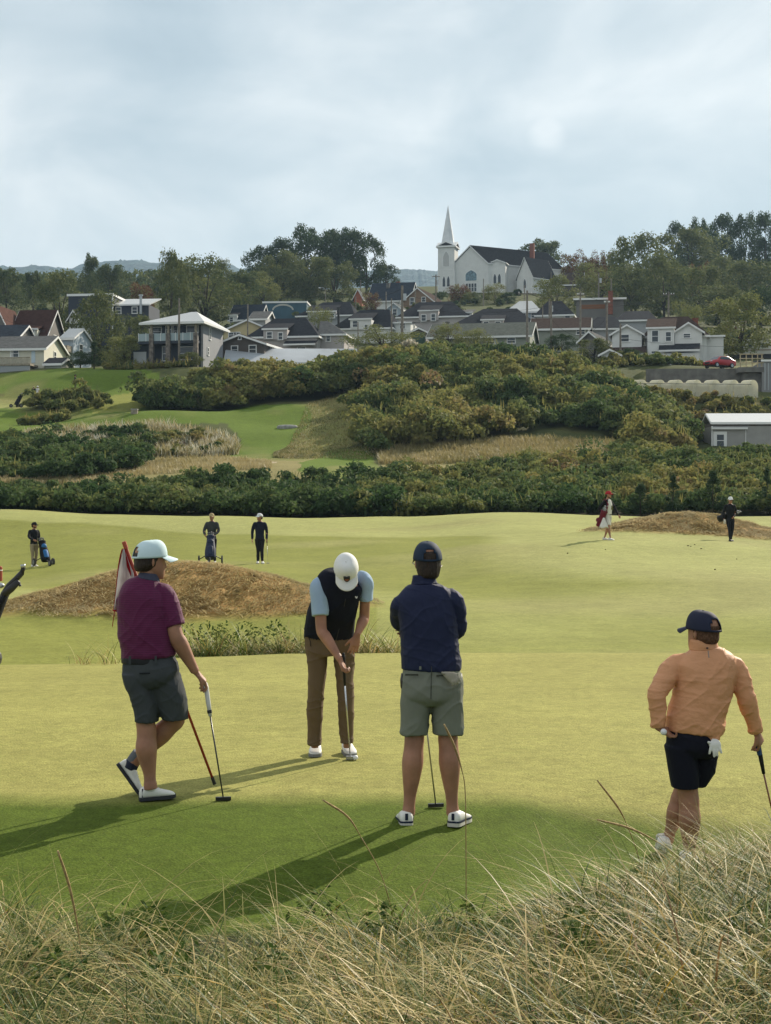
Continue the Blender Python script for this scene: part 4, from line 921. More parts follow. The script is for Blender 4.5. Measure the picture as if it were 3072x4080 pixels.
for ax in ('y', 'x'):
    a0, a1 = ((ty0 - .48, ty1 + .48) if ax == 'y' else (tx0 - .48, tx1 + .48)); c0, c1 = ((tx0, tx1) if ax == 'y' else (ty0, ty1)); pm.prism([(c0 + .25, th_ + .45), (c1 - .25, th_ + .45), ((c0 + c1) / 2, th_ + 1.35)], ax, a0, a1)
pm.build('pediment', CHAR, t)
mb = MB(); mb.box(tx0 - .05, tx1 + .05, ty0 - .05, ty0 - .004, 195 * k, 197.5 * k).box(tx0 - .06, tx0 + .12, ty0 - .05, ty0 - .004, -2, 194 * k).box(tx1 - .12, tx1 + .06, ty0 - .05, ty0 - .004, -2, 194 * k); mb.build('corner_board', TRIM, t)
sp = MB(); rr = 2.0
sp.loft([[(tcx + r_ * math.cos(a * math.pi / 4 + math.pi / 8), tcy + r_ * math.sin(a * math.pi / 4 + math.pi / 8), z_) for a in range(8)] for r_, z_ in ((rr, th_ + .8), (rr * .86, th_ + 2.2), (.05, 622 * k))]); sp.build('spire', mat('spire_paint', (.66, .68, .69), .6, .2, noise=(.8, .1)), t)
LOUV = mat('white_louvre', (.6, .6, .58), .7, .1, wave=('Z', 10, .4)); STAIN = mat('stained_glass', (.12, .20, .24), .2, .5, noise=(1.8, .6))
h.win(tcx, 268 * k, 1.7, 4.2, ty0, parent=t, m=LOUV, arch=True)
for dx in (-.62, .62): h.win(tcx + dx, 121 * k, .75, 2.9, ty0, parent=t, arch=True)
h.win(tcx, 26 * k, 1.5, 2.6, ty0, parent=t, m=mat('dark_door', (.10, .09, .08), .6, .2), arch=True, name='door')
h.win(0.0, 156 * k, 3.1, 2.9, 0, m=STAIN, arch=True)
for dx in (-1.2, -.4, .4, 1.2): h.win(dx, 78 * k, .62, 2.2, 0, bars=1)
b0, b1 = w / 2 + .003, w / 2 + 4.6; h.wall(b0, b1, .8, 6, 232 * k, W_WHITE, 'side_bay', gable='y', zr=252 * k); h.roof(b0, b1, .8, 6, 232 * k, 252 * k, CHAR, 'gy', .3, name='bay_roof')
for dx in (-.62, .62): h.win((b0 + b1) / 2 + dx, 132 * k, .8, 2.7, .8, arch=True)
tr = h.wall(-3.1, 3.1, 0, 9, 135 * k, W_WHITE, 'transept', gable='y', zr=262 * k); tr2 = h.roof(-3.1, 3.1, 0, 9, 135 * k, 262 * k, R_DARK, 'gy', .3, name='transept_roof'); h.win(0, 96 * k, .9, 2.6, 0, parent=tr, arch=True)
for o_ in (tr, tr2): o_.location = (w / 2 + 9.9, 1.6, 0); o_.rotation_euler = (0, 0, R_(-34))
v0 = w / 2 + 12.0; h.wall(v0, v0 + 3.6, 6, 10, 78 * k, W_WHITE, 'vestry'); h.roof(v0, v0 + 3.6, 6, 10, 78 * k, 108 * k, CHAR, 'shed', .2, name='vestry_roof'); h.win(v0 + 1.9, 40 * k, 1.4, 1.7, 6, arch=True)
MB().box(w / 2 + 9.6, w / 2 + 10.8, 11, 12.2, 6, 392 * k).build('chimney', BRICK, h.root)

# --- corrugated shed, concrete wall, platform, tunnel
CORR = mat('corrugated_wall', (.40, .39, .37), .55, .4, noise=(.8, .12), wave=('Z', 3.1, .45)); WHITE_METAL = mat('white_sheet_metal', (.72, .73, .72), .4, .4, wave=('X', 3.0, .1))
h = House('long corrugated shed with white metal roof and white door', 5, 1285, 1800, 655, 165, -1, name='shed', cat='shed'); w = h.w
h.wall(-w / 2, w / 2, 0, 5.5, h.z(484), CORR); h.box('beam_row', mat('dark_beam', (.12, .10, .085), .9, .1, wave=('X', 2.2, .5)), -w / 2, w / 2, .02, 5.4, h.z(484) + .003, h.z(462)); r = h.roof(-w / 2, w / 2, 0, 5.5, h.z(461), h.z(408, 2.7), WHITE_METAL, 'gx', .15, th=.06)
d = h.box('door', TRIM, h.u(1292), h.u(1380), -.08, -.004, h.z(650), h.z(520)); h.box('pane', PANE, h.u(1316), h.u(1360), -.1, -.083, h.z(614), h.z(540), parent=d); h.box('glazing_bar', TRIM, h.u(1316), h.u(1360), -.115, -.103, h.z(580), h.z(576), parent=d)
h.box('awning', WHITE_METAL, h.u(1278), h.u(1512), -.35, -.004, h.z(506), h.z(493)); h.box('corner_board', TRIM, -w / 2 - .08, -w / 2 + .06, -.05, -.004, -1, h.z(484))
h.box('gutter', TRIM, h.u(1500), h.u(1504), -.06, -.004, h.z(630), h.z(507))
h = House('grey concrete retaining wall below the red car', 5, 860, 1470, 225, 193, -3, name='retaining_wall', cat='wall'); w = h.w
MB().box(-w / 2, w / 2, 0, .5, -3, h.z(118)).box(-w / 2 - .03, w / 2 + .03, -.03, .53, h.z(118) + .003, h.z(112)).build('wall', CONC, h.root)
h = House('concrete platform with wooden railing at the right edge', 5, 1452, 1612, 225, 191, -3, name='platform', cat='platform'); w = h.w
MB().box(-w / 2, w / 2, -.8, 3.5, h.z(138), h.z(106)).box(-w / 2 + .6, w / 2 - .1, 0, 3.2, -3, h.z(138) - .003).build('slab', CONC, h.root)
mb = MB()
for zx in (1462, 1500, 1538, 1572, 1600): mb.box(h.u(zx) - .06, h.u(zx) + .06, -.7, -.58, h.z(106) + .003, h.z(18))
for zz in (22, 50, 78): mb.box(-w / 2 + .05, w / 2 - .05, -.78, -.703, h.z(zz) - .06, h.z(zz) + .06)
mb.build('railing', mat('tan_timber', (.42, .35, .23), .8, .1, noise=(3, .2)), h.root)  # railing in plain tan timber
h = House('grey clad building with drain pipes cut by the right edge', 5, 1612, 1860, 262, 190, -4, name='building', cat='building'); w = h.w
h.wall(-w / 2, w / 2, 0, 7, h.z(62), siding('weathered_panel', (.30, .30, .30), 4, .2)); h.roof(-w / 2, w / 2, 0, 7, h.z(62), h.z(38), R_GREY, 'shed', .2)
for zx in (1628, 1650): h.box('drain_pipe', GALV, h.u(zx) - .05, h.u(zx) + .05, -.14, -.02, h.z(250), h.z(75))
def tunnel():
    m1 = mat('cream_fabric', (.80, .77, .62), .7, .2, noise=(1.5, .08), trans=.45); 
    a = P(*q(5, 600, 250), 189); b = P(*q(5, 1545, 268), 183.5); ax = (b - a); L = ax.length; d = ax.normalized(); up = Vector((0, 0, 1)); sdv = d.cross(up).normalized()
    t = thing('hoop_tunnel', 'long cream fabric hoop tunnel with alternating taller hoops', 'tunnel', a)
    def hoop(s0, s1, r, hh, nm):
        rings = []
        for s_ in (s0, s1):
            c = d * s_; pts = [c - sdv * r - up * 1.2]
            for k_ in range(11): an = math.pi * k_ / 10; pts.append(c + sdv * (-r * math.cos(an)) + up * (hh - r * .75 + r * .75 * math.sin(an) if hh > r * .75 else hh * math.sin(an)))
            pts.append(c + sdv * r - up * 1.2); rings.append(pts)
        MB().loft(rings).build(nm, m1, t)
    n = 8
    for k_ in range(n):
        s0 = L * k_ / n; f = .82 + .18 * k_ / n
        hoop(s0, s0 + L / n - .02, .72 * f, 1.12 * f, 'low_section')
        c = d * (s0 + L / n * .82); a2 = (d - sdv * (.85 if sdv.y > 0 else -.85)).normalized(); s2 = a2.cross(up).normalized(); rings = []
        for o2 in (-.75, .75):
            cc = c + a2 * o2; pts = [cc - s2 * .75 * f - up * 1.2]
            for m_ in range(13): an = math.pi * m_ / 12; pts.append(cc + s2 * (-.75 * f * math.cos(an)) + up * (.72 * f + .80 * f * math.sin(an)))
            pts.append(cc + s2 * .75 * f - up * 1.2); rings.append(pts)
        MB().loft(rings).build('tall_hoop', m1, t)
    rl = MB(); 
    for zz in (.75,): rl.tube([a - a - sdv * -1.1 + up * zz, d * L - sdv * -1.1 + up * (zz + .15)], .03, 6)
    rl.build('rail', BLACKM, t)
    e = MB(); mb = e.ball((0, 0, .3), .35, .35, .5); 
tunnel()
# ------------------------------------------------------------------ utility poles and cables
def pole(tile, zx, zt, zb, Y, label, arm=0, r=.14, trafo=False, lamp=False):
    px, pt = q(tile, zx, zt); _, pb = q(tile, zx, zb); top = P(px, pt, Y); x = top.x; g = min(P(px, pb, Y).z, float(H(x, Y))) - .6
    t = thing('street_lamp' if lamp else 'utility_pole', label, 'street lamp' if lamp else 'utility pole', (x, Y, g), 0, None if lamp else 'wooden utility poles through the village'); hgt = top.z - g
    MB().tube([(0, 0, 0), (0, 0, hgt)], [r * 1.15, r * .8], 8).build('pole', POLE_W, t)
    if arm:
        MB().bar((-arm, -.14, hgt - .5), (arm, -.14, hgt - .45), .12, .14).build('crossarm', POLE_W, t)
        for u_ in (-.9, -.45, .45, .9): MB().tube([(u_ * arm, -.14, hgt - .4), (u_ * arm, -.14, hgt - .2)], .06, 6).build('insulator', TRIM, t)
    if trafo: MB().tube([(.38, -.1, hgt - 2.2), (.38, -.1, hgt - 1.2)], .24, 10).build('transformer', GALV, t)
    if lamp: MB().tube([(0, 0, hgt - .1), (-.5, 0, hgt + .3), (-1.1, 0, hgt + .3)], .05, 6).build('lamp_arm', GALV, t); MB().ball((-1.25, 0, hgt + .25), .28, .16, .1).build('lamp_head', TRIM, t)
    return Vector((x, Y, top.z))
tops = {}
for key, a in {
 'a': (0, 1161, 632, 1070, 203, 'thick bare utility pole in front of the stone pillared house', 0, .15), 'b': (0, 1606, 668, 830, 238, 'utility pole before the yellow house', 0, .12),
 'c': (1, 837, 590, 730, 300, 'utility pole left of the leaning braced pole', 0, .13), 'd': (1, 872, 632, 860, 250, 'thin grey pole directly left of the thick brown pole', 0, .12), 'e': (1, 941, 550, 880, 228, 'thick brown pole with guy wires in mid village', 0, .2, True),
 'f': (1, 655, 785, 905, 228, 'short leaning pole in front of the white dormer house', 0, .1), 'g': (1, 1160, 478, 660, 345, 'pole with crossarm beside the church tower', .9, .16, True), 'h': (1, 1468, 505, 690, 380, 'slim pole in front of the church door bay', 0, .12),
 'i': (1, 640, 620, 705, 330, 'short pole between the roofs right of the blue hall', 0, .12), 'j': (1, 672, 515, 615, 400, 'pole among the dark grove trees', 0, .12), 'k': (1, 1027, 580, 680, 335, 'pole in front of the tan brown gable', 0, .14),
 'l': (2, 67, 548, 720, 290, 'thin pole behind the crossarm pole on the right', 0, .12), 'm': (2, 85, 582, 930, 222, 'tall utility pole with long crossarm right of the sage bungalow', 1.3, .16), 'n': (2, 229, 635, 800, 262, 'pole with transformer left of its twin', 0, .14, True), 'o': (2, 241, 652, 920, 222, 'tall twin pole with guy wires', 0, .15),
 'p': (2, 430, 590, 950, 220, 'tall pole left of the small dark outbuilding', .5, .14), 'q': (2, 549, 465, 660, 330, 'tall far pole before the domed yellow green tree', 0, .16, True), 'r': (2, 630, 505, 620, 330, 'pole behind the brick chimney of the flat roofed building', 0, .16), 's': (2, 602, 640, 960, 216, 'weathered pole left of the large white house', .4, .15),
 't': (2, 1002, 590, 770, 250, 'pole with crossarm behind the large white house', .9, .16), 'u': (2, 690, 795, 970, 208, 'short brown pole against the white left gable', 0, .14), 'v': (2, 240, 460, 530, 430, 'short pole right of the church roof', 0, .16), 'w': (2, 186, 680, 860, 250, 'thin pole left of the twin poles', 0, .1)}.items():
    tops[key] = pole(*a)
pole(1, 443, 572, 660, 340, 'street lamp with curved arm at the foot of the dark grove', lamp=True, r=.1)
CABLE = mat('cable', (.05, .05, .05), .9, .0)
def cable(a, b, label, sag=.6, dz=0.0, r=.019, n=10):
    pts = [a.lerp(b, k / n) + Vector((0, 0, dz - sag * 4 * (k / n) * (1 - k / n))) for k in range(n + 1)]
    tag(MB().tube(pts, r, 4).build('cable', CABLE), label, 'cable', 'overhead cables between the poles')
E = lambda tile, zx, zy, Y: P(*q(tile, zx, zy), Y)
for a, b, l, *k in [
 ('m', 't', 'overhead cable from the long crossarm pole to the pole behind the white house', 2.0, -.4), ('p', 't', 'overhead cable from the pole left of the outbuilding to the pole behind the white house', 1.5, -.3),
 ('m', 'p', 'overhead cable from the long crossarm pole to the pole left of the outbuilding', .8, -.3), ('o', 's', 'low drooping cable from the tall twin pole to the weathered pole', 2.4, -2.5), ('s', 't', 'cable from the weathered pole to the pole behind the white house', 1.0, -.4),
 ('e', 'm', 'overhead cable from the thick brown pole to the long crossarm pole', 1.6, -1.0), ('d', 'o', 'overhead cable from the thin grey pole to the tall twin pole', 1.4, -.6), ('c', 'g', 'overhead cable from the left pole to the church crossarm pole', 1.0, -.2),
 ('i', 'e', 'overhead cable from the short pole to the thick brown pole', .8, -.4), ('q', 'r', 'overhead cable between the two far poles by the domed tree', .6, -.3), ('m', 'q', 'overhead cable rising from the long crossarm pole to the tall far pole', 2.2, -.3), ('o', 'p', 'cable between the tall twin pole and the pole left of the outbuilding', 1.2, -.8)]:
    cable(tops[a], tops[b], l, *k)
cable(tops['t'], E(2, 1720, 640, 240), 'overhead cable leaving the white house pole past the right edge', 1.0, -.4); cable(tops['t'] + Vector((0, 0, -4.6)), E(2, 1720, 755, 225), 'lower overhead cable leaving towards the right edge', 1.0); cable(E(0, -30, 740, 210), E(0, 290, 850, 222), 'cable slanting down across the red brown roof', .3)
cable(tops['a'] + Vector((0, 0, -.3)), tops['b'] + Vector((0, 0, -.3)), 'overhead cable from the thick bare pole to the pole before the yellow house', .8); cable(tops['e'] + Vector((0, 0, -1)), E(1, 848, 872, 226), 'guy wire slanting left from the thick brown pole', .05, 0, .018); cable(tops['u'] + Vector((0, 0, -2)), E(2, 1720, 940, 206), 'cable crossing the front of the large white house', .5, 0, .018)

# ------------------------------------------------------------------ red car, camper trailer, box on the tee, red stake
def car():
    red = mat('red_car_paint', (.42, .012, .02), .3, .6); c0, cb = q(2, 1332, 1086); Y = 199; p = P(c0, cb, Y)
    t = thing('parked_car', 'red hatchback parked above the concrete wall', 'car', p, R_(-148))
    prof = [(-2.1, .35), (2.05, .35), (2.12, .6), (2.0, .85), (1.1, 1.0), (.45, 1.48), (-.9, 1.55), (-1.75, 1.15), (-2.12, 1.0), (-2.15, .6)]   # x forward, z
    rings = []
    for y_, s_ in ((-.86, .93), (-.80, .985), (-.5, 1.0), (0, 1.01), (.5, 1.0), (.80, .985), (.86, .93)):
        rings.append([(x_ * s_, y_ * (1 if z_ < 1.05 else .80), .35 + (z_ - .35) * (s_ if z_ > .5 else 1)) for x_, z_ in prof])
    body = MB().loft(rings).build('body', red, t, True)
    for sx in (1.3, -1.3):
        for sy in (-.87, .87):
            w_ = MB().tube([(sx, sy - .1, .33), (sx, sy + .1, .33)], .33, 16).build('wheel', BLACKM, t); MB().tube([(sx, sy - .115, .33), (sx, sy + .115, .33)], .2, 12).build('rim', GALV, w_)
    MB().add([(1.08, -.66, 1.04), (1.08, .66, 1.04), (.50, .58, 1.47), (.50, -.58, 1.47)], [(0, 1, 2, 3)]).build('windscreen', PANE, t)
    for sy in (-1, 1): MB().add([(.9, sy * .80, 1.06), (-1.5, sy * .80, 1.12), (-.9, sy * .715, 1.47), (.38, sy * .715, 1.42)], [(0, 1, 2, 3)]).build('side_window', PANE, t); MB().ball((2.0, sy * .62, .78), .1, .2, .09).build('headlight', GALV, t)
    MB().box(2.10, 2.15, -.45, .45, .45, .7).build('grille', BLACKM, t)
    MB().box(-1.9, 1.9, -.7, .7, .2, .36).build('underbody', BLACKM, t)
car()
def camper():
    W = mat('camper_white', (.62, .61, .57), .5, .3); px, pb = q(2, 1545, 1010); Y = 232; t = thing('camper_trailer', 'off white camper trailer behind the round willow', 'trailer', P(px, pb, Y), R_(-6))
    k = .61465 * Y / FPX; w_ = 310 * k
    MB().prism([(-w_ / 2, .4), (w_ / 2, .4), (w_ / 2, 2.5), (-w_ / 2 + .5, 2.7), (-w_ / 2 - .1, 2.2), (-w_ / 2 - .15, .9)], 'y', 0, 2.4).build('body', W, t)
    for u_, ww in ((-2.3, .6), (1.8, .9), (-.3, .5)): f = MB().box(u_ - ww / 2 - .05, u_ + ww / 2 + .05, -.05, -.004, 1.3, 2.0).build('window', GALV, t); MB().box(u_ - ww / 2, u_ + ww / 2, -.07, -.053, 1.35, 1.95).build('pane', PANE, f)
    MB().box(-w_ / 2, w_ / 2, -.03, -.004, .9, 1.05).build('stripe', mat('brown_stripe', (.25, .18, .13), .5, .3), t); MB().tube([(.5, .1, .3), (.5, .35, .3)], .33, 12).build('wheel', BLACKM, t); MB().box(-w_ / 2, w_ / 2, .3, 2.2, -.5, .39).build('skirt', BLACKM, t)
camper()
g = ground_at(*[q(3, 870, 400)[0], float(hit(q(3, 870, 406)[0], q(3, 870, 406)[1])[0])]) if not np.isnan(hit(q(3, 870, 406)[0], q(3, 870, 406)[1])[0]) else P(535, 1648, 165)
t = thing('tee_box_bin', 'small grey wooden bin at the edge of the flat tee', 'bin', P(*q(3, 870, 408), g.y)); kk = .61465 * g.y / FPX
MB().box(-20 * kk, 20 * kk, -.1, 40 * kk * .8, -.4, 30 * kk).build('box', WOOD, t); MB().box(-22 * kk, 22 * kk, -.13, 42 * kk * .8, 30 * kk + .003, 36 * kk).build('lid', mat('grey_lid', (.35, .34, .32), .8, .1), t)
t = thing('marker_stake', 'short red marker stake at the left edge', 'stake', ground_at(3, 58))
MB().prism([(-.05, -.1), (.05, -.1), (.05, .5), (0, .56), (-.05, .5)], 'y', -.05, .05).build('post', mat('red_stake_paint', (.33, .07, .04), .7, .2), t); MB().box(-.052, .052, -.055, .055, .38, .42).build('band', TRIM, t)
t = thing('stone', 'flat grey stone slab at the edge of the flat tee', 'stone', ground_at(1145, 166)); MB().loft([[(1.1 * math.cos(a) * s_, .6 * math.sin(a) * s_, z_) for a in np.linspace(0, 6.28, 11)[:-1] + .2] for s_, z_ in ((1.0, -.2), (1.05, .15), (.85, .3), (.5, .34))]).build('slab', mat('grey_stone', (.33, .32, .30), .9, .1, noise=(3, .3)), t)

# ------------------------------------------------------------------ people
def spl(rows, m):
    """resample control rows along a Catmull-Rom curve"""
    a = np.array(rows, float); n = len(a)
    if n < 3: return np.stack([a[0] + (a[-1] - a[0]) * t for t in np.linspace(0, 1, m)])
    e = np.concatenate([[2 * a[0] - a[1]], a, [2 * a[-1] - a[-2]]]); out = []
    for t in np.linspace(0, n - 1, m):
        i = min(int(t), n - 2); f = t - i; p0, p1, p2, p3 = e[i], e[i + 1], e[i + 2], e[i + 3]
        out.append(.5 * (2 * p1 + (p2 - p0) * f + (2 * p0 - 5 * p1 + 4 * p2 - p3) * f * f + (3 * p1 - p0 - 3 * p2 + p3) * f ** 3))
    return np.array(out)
def sring(c, u, v, ru, rv, n=20, p=2.0):
    t = np.linspace(0, 2 * np.pi, n, endpoint=False); ct, st = np.cos(t), np.sin(t)
    x = np.sign(ct) * np.abs(ct) ** (2 / p) * ru; y = np.sign(st) * np.abs(st) ** (2 / p) * rv
    return [Vector(c) + Vector(u) * float(a) + Vector(v) * float(b) for a, b in zip(x, y)]
def limb(mb, path, side, m=None, n=18, p=2.0, level=False):
    """lofted limb: rows (x,y,z,ru,rv); ru along 'side'. level=True keeps the rings horizontal"""
    m = m or max(6, len(path) * 5); a = spl(path, m); a[:, 3:] = np.maximum(a[:, 3:], .003); rings = []
    side = Vector(side)
    for i in range(len(a)):
        t = Vector(a[min(i + 1, m - 1), :3]) - Vector(a[max(i - 1, 0), :3]); t.normalize()
        if level: t = Vector((0, 0, 1))
        u = (side - t * side.dot(t)); 
        if u.length < .05: u = Vector((0, 0, 1)).cross(t)
        u.normalize(); v = t.cross(u)
        rings.append(sring(a[i, :3], u, v, a[i, 3], a[i, 4], n, p))
    mb.loft(rings); return mb
def remesh(mb, vox, smooth=4, fac=.5, folds=None):
    me = bpy.data.meshes.new('tmp'); me.from_pydata(mb.V, [], mb.F); me.update()
    import bmesh
    bm = bmesh.new(); bm.from_mesh(me); bmesh.ops.recalc_face_normals(bm, faces=bm.faces); bm.to_mesh(me); bm.free()
    o = bpy.data.objects.new('tmp', me); COL.objects.link(o)
    r = o.modifiers.new('r', 'REMESH'); r.mode = 'VOXEL'; r.voxel_size = vox; r.use_smooth_shade = True
    if smooth: s = o.modifiers.new('s', 'SMOOTH'); s.factor = fac; s.iterations = smooth
    dg = bpy.context.evaluated_depsgraph_get(); dg.update()
    res = bpy.data.meshes.new_from_object(o.evaluated_get(dg))
    bpy.data.objects.remove(o); bpy.data.meshes.remove(me)
    if folds:
        n = len(res.vertices); co = np.empty(n * 3, np.float32); no = np.empty(n * 3, np.float32)
        res.vertices.foreach_get('co', co); res.vertices.foreach_get('normal', no); co = co.reshape(-1, 3); no = no.reshape(-1, 3)
        d = np.zeros(n)
        for amp, sx, sz, seed, tilt in folds:
            w = .35 * np.array([nz(co[:, 0] + co[:, 1] * .7, co[:, 2], 6, seed + 5)])[0]
            u = (co[:, 0] + co[:, 1] * .8) * sx; v = (co[:, 2] + tilt * co[:, 0]) * sz
            f = nz(u + w, v + w, 1.0, seed); d += amp * (1 - 2 * np.abs(f)) ** 3
        co += no * d[:, None].astype(np.float32)
        res.vertices.foreach_set('co', co.ravel())
    res.polygons.foreach_set('use_smooth', [True] * len(res.polygons)); res.update()
    return res

SKIN = mat('skin', (.35, .175, .112), .55, .3, noise=(9, .20), bump=(90, .12, (1, 1, 1), .004))
SKIN.node_tree.nodes['Principled BSDF'].inputs['Subsurface Weight'].default_value = .08
SKIN.node_tree.nodes['Principled BSDF'].inputs['Subsurface Radius'].default_value = (.02, .008, .004)
HAIR = mat('dark_hair', (.028, .017, .011), .6, .35, noise=(60, .5), bump=(120, .8, (1, 1, .2), .01))
def cloth(name, c, rough=.8, sp=.15, noise=(5, .06), bump=(16, .35, (1, 1, .6), .02), **k): return mat(name, c, rough, sp, noise=noise, bump=bump, **k)

class Body:
    def __init__(s, name_label, loc, group=None, vox=.006):
        s.root = thing('person', name_label, 'person', loc, 0, group); s.o = Vector(loc); s.mb = MB(); s.vox = vox
    def L(s, p): return Vector(p) - s.o
    def part(s, name, mb, m, vox=None, smooth=4, folds=None, parent=None, label=None):
        me = remesh(mb, vox or s.vox, smooth, folds=folds); o = link(name, me, m, parent or s.root)
        if label: o['label'] = label
        return o
    def head(s, c, fwd, up, k=1.0, turn=None):
        """c = centre of the head between the ears"""
        c = s.L(c); fwd = Vector(fwd).normalized(); up = Vector(up); up = (up - fwd * up.dot(fwd)).normalized(); rt = fwd.cross(up)
        s.hf = (c, fwd, up, rt, k)
        st = [(-.118, .020, .078, .018), (-.112, .034, .066, .034), (-.092, .050, .050, .052), (-.065, .061, .032, .072), (-.035, .068, .014, .090), (0, .073, .002, .100), (.035, .076, -.004, .103), (.070, .072, -.008, .096), (.098, .056, -.010, .075), (.114, .032, -.010, .044), (.119, .012, -.010, .016)]
        a = spl(st, 26)
        rings = [sring(c + up * r[0] * k + fwd * r[2] * k, rt, fwd, max(r[1], .006) * k, max(r[3], .008) * k, 24, 2.15) for r in a]
        s.mb.loft(rings)
        pt = lambda x, y, z: c + rt * x * k + fwd * y * k + up * z * k
        nose = [[pt(x * w, y, z) for x, y in ((-1, .078), (-.5, .078 + d), (.5, .078 + d), (1, .078))] for z, w, d in ((.022, .007, .022), (0, .009, .028), (-.020, .012, .038), (-.036, .016, .044), (-.046, .014, .028))]
        s.mb.loft(nose)
        s.mb.loft([[pt(x * .028, y, z) for x, y in ((-1, .08), (-.5, .08 + d), (.5, .08 + d), (1, .08))] for z, d in ((-.062, .012), (-.068, .022), (-.073, .014), (-.080, .022), (-.088, .012))])   # lips
        s.mb.loft([[pt(x * .05, y, z) for x, y in ((-1, .062), (-.5, .062 + d), (.5, .062 + d), (1, .062))] for z, d in ((.012, .030), (.024, .038), (.036, .032))])  # brow
        for sx in (-1, 1):
            e = [[pt(sx * (.066 + .018 * math.sin(t_ * 3.14)) + sx * .004, -.012 - .020 * t_ + (.016 if j else -.016) * (1 - abs(2 * t_ - 1) * .4), z) for t_, j in ((0, 0), (.5, 0), (1, 0), (1, 1), (.5, 1), (0, 1))] for z in (-.034, -.015, .008, .022)]
            s.mb.ball(pt(sx * .077, -.012, -.006), .009, .019, .031)
        return c
    def eyes(s):
        c, f, u, r, k = s.hf
        for sx in (-1, 1): MB().ball(c + r * sx * .031 * k + f * .088 * k + u * .004, .012, .012, .008).build('eye', BLACKM, s.root, True)
    def neck(s, base, r=.055):
        c, f, u, rt, k = s.hf
        b = s.L(base); top = c - u * .05 * k - f * .012
        limb(s.mb, [(*b, r * 1.25, r * 1.15), (*(b.lerp(top, .35)), r, r), (*top, r * .95, r * 1.05)], rt, 10)
    def hair(s, m=HAIR, low=-.085, high=.07, puff=1.0, parent=None):
        c, f, u, rt, k = s.hf; mb = MB(); rows = []
        for z, hw, yc, hd in ((low, .050 * puff, -.048, .044), (low + .02, .066 * puff, -.044, .062 * puff), (-.03, .0785 * puff, -.030, .080 * puff), (0, .081 * puff, -.026, .084 * puff), (.04, .082, -.020, .092), (high, .076, -.016, .09), (high + .03, .05, -.012, .06)):
            rows.append((z, hw, yc, hd))
        a = spl(rows, 16)
        mb.loft([sring(c + u * r[0] * k + f * r[2] * k, rt, f, r[1] * k, r[3] * k, 22, 2.2) for r in a])
        return s.part('hair', mb, m, .006, 2, folds=[(.003, 40, 8, 3, .2)])
    def cap(s, m, tilt=0.0, opening=False, brim_m=None, k2=1.0, logo=None):
        c, f, u, rt, k = s.hf; k = k * k2
        f2 = (f * math.cos(tilt) + u * math.sin(tilt)); u2 = rt.cross(f2)
        me = bpy.data.meshes.new('cap'); V = []; F = []; na, nv = 40, 14
        for j in range(nv + 1):
            t = j / nv
            for i in range(na):
                a = 2 * math.pi * i / na; cs, sn = math.cos(a), math.sin(a)      # a = 0 is the front
                z0 = .022 + .012 * cs; prof = math.cos(t * math.pi / 2) ** .86 if t < 1 else 0
                hw, hd = .086 * prof, (.106 if cs > 0 else .110) * prof
                z = z0 * (1 - t) + (.124) * math.sin(t * math.pi / 2) ** 1.05 + .012 * max(0, cs) * math.sin(t * math.pi)
                V.append(c + rt * (hw * sn) * k + f2 * (hd * cs - .004) * k + u2 * z * k)
        for j in range(nv):
            for i in range(na):
                a = 2 * math.pi * (i + .5) / na; back = abs(((a - math.pi + math.pi) % (2 * math.pi)) - math.pi); t = (j + .5) / nv
                if opening and t > .10 and (back / .50) ** 2 + ((t - .10) / .34) ** 2 < 1: continue
                F.append((j * na + i, j * na + (i + 1) % na, (j + 1) * na + (i + 1) % na, (j + 1) * na + i))
        me.from_pydata(V, [], F); me.polygons.foreach_set('use_smooth', [True] * len(F)); me.update()
        import bmesh
        bm = bmesh.new(); bm.from_mesh(me); bmesh.ops.remove_doubles(bm, verts=bm.verts, dist=.0006); bmesh.ops.recalc_face_normals(bm, faces=bm.faces); bm.to_mesh(me); bm.free()
        o = link('cap', me, m, s.root); so = o.modifiers.new('solid', 'SOLIDIFY'); so.thickness = .003; so.offset = 1
        # curved brim
        bm_ = MB(); top = []; bot = []; nn = 14; rows = 6
        for r_ in range(rows + 1):
            for i in range(nn + 1):
                a = -1.12 + 2.24 * i / nn; rr = r_ / rows
                x = .086 * math.sin(a) * (1 + .02 * rr); y = .106 * math.cos(a) * 1.0 + rr * .078 * math.cos(a * .62) - .006
                z = .030 + .012 * math.cos(a) - .018 * rr - .020 * (math.sin(a) ** 2) * (.4 + .6 * rr)
                p = c + rt * x * k + f2 * y * k + u2 * z * k; top.append(p + u2 * .002); bot.append(p - u2 * .002)
        W = nn + 1; Fb = []
        for r_ in range(rows):
            for i in range(nn):
                q0 = r_ * W + i; Fb.append((q0, q0 + 1, q0 + W + 1, q0 + W)); q1 = q0 + len(top); Fb.append((q1, q1 + W, q1 + W + 1, q1 + 1))
        nt = len(top)
        for i in range(nn): Fb.append((rows * W + i, rows * W + i + 1, nt + rows * W + i + 1, nt + rows * W + i))
        bm_.add(top + bot, Fb); bm_.build('brim', brim_m or m, o, True)
        MB().ball(c + u2 * .127 * k - f2 * .004, .008, .008, .005).build('button', m, o, True)
        if logo:
            pts = [(-.026, .018), (-.012, .022), (0, .017), (.012, .022), (.026, .018), (.024, -.006), (.012, -.020), (0, -.025), (-.012, -.020), (-.024, -.006)]
            def onf(x, z, d): 
                a = x / .1; return c + rt * (.090 * math.sin(a)) * k + f2 * ((.108 - z * .22) * math.cos(a) + d) * k + u2 * (.070 + z) * k
            lm = MB().add([onf(x, z, .004) for x, z in pts] + [onf(x, z, -.008) for x, z in pts], [tuple(range(10))] + [(i, (i + 1) % 10, 10 + (i + 1) % 10, 10 + i) for i in range(10)]).build('logo_patch', logo[0], o)
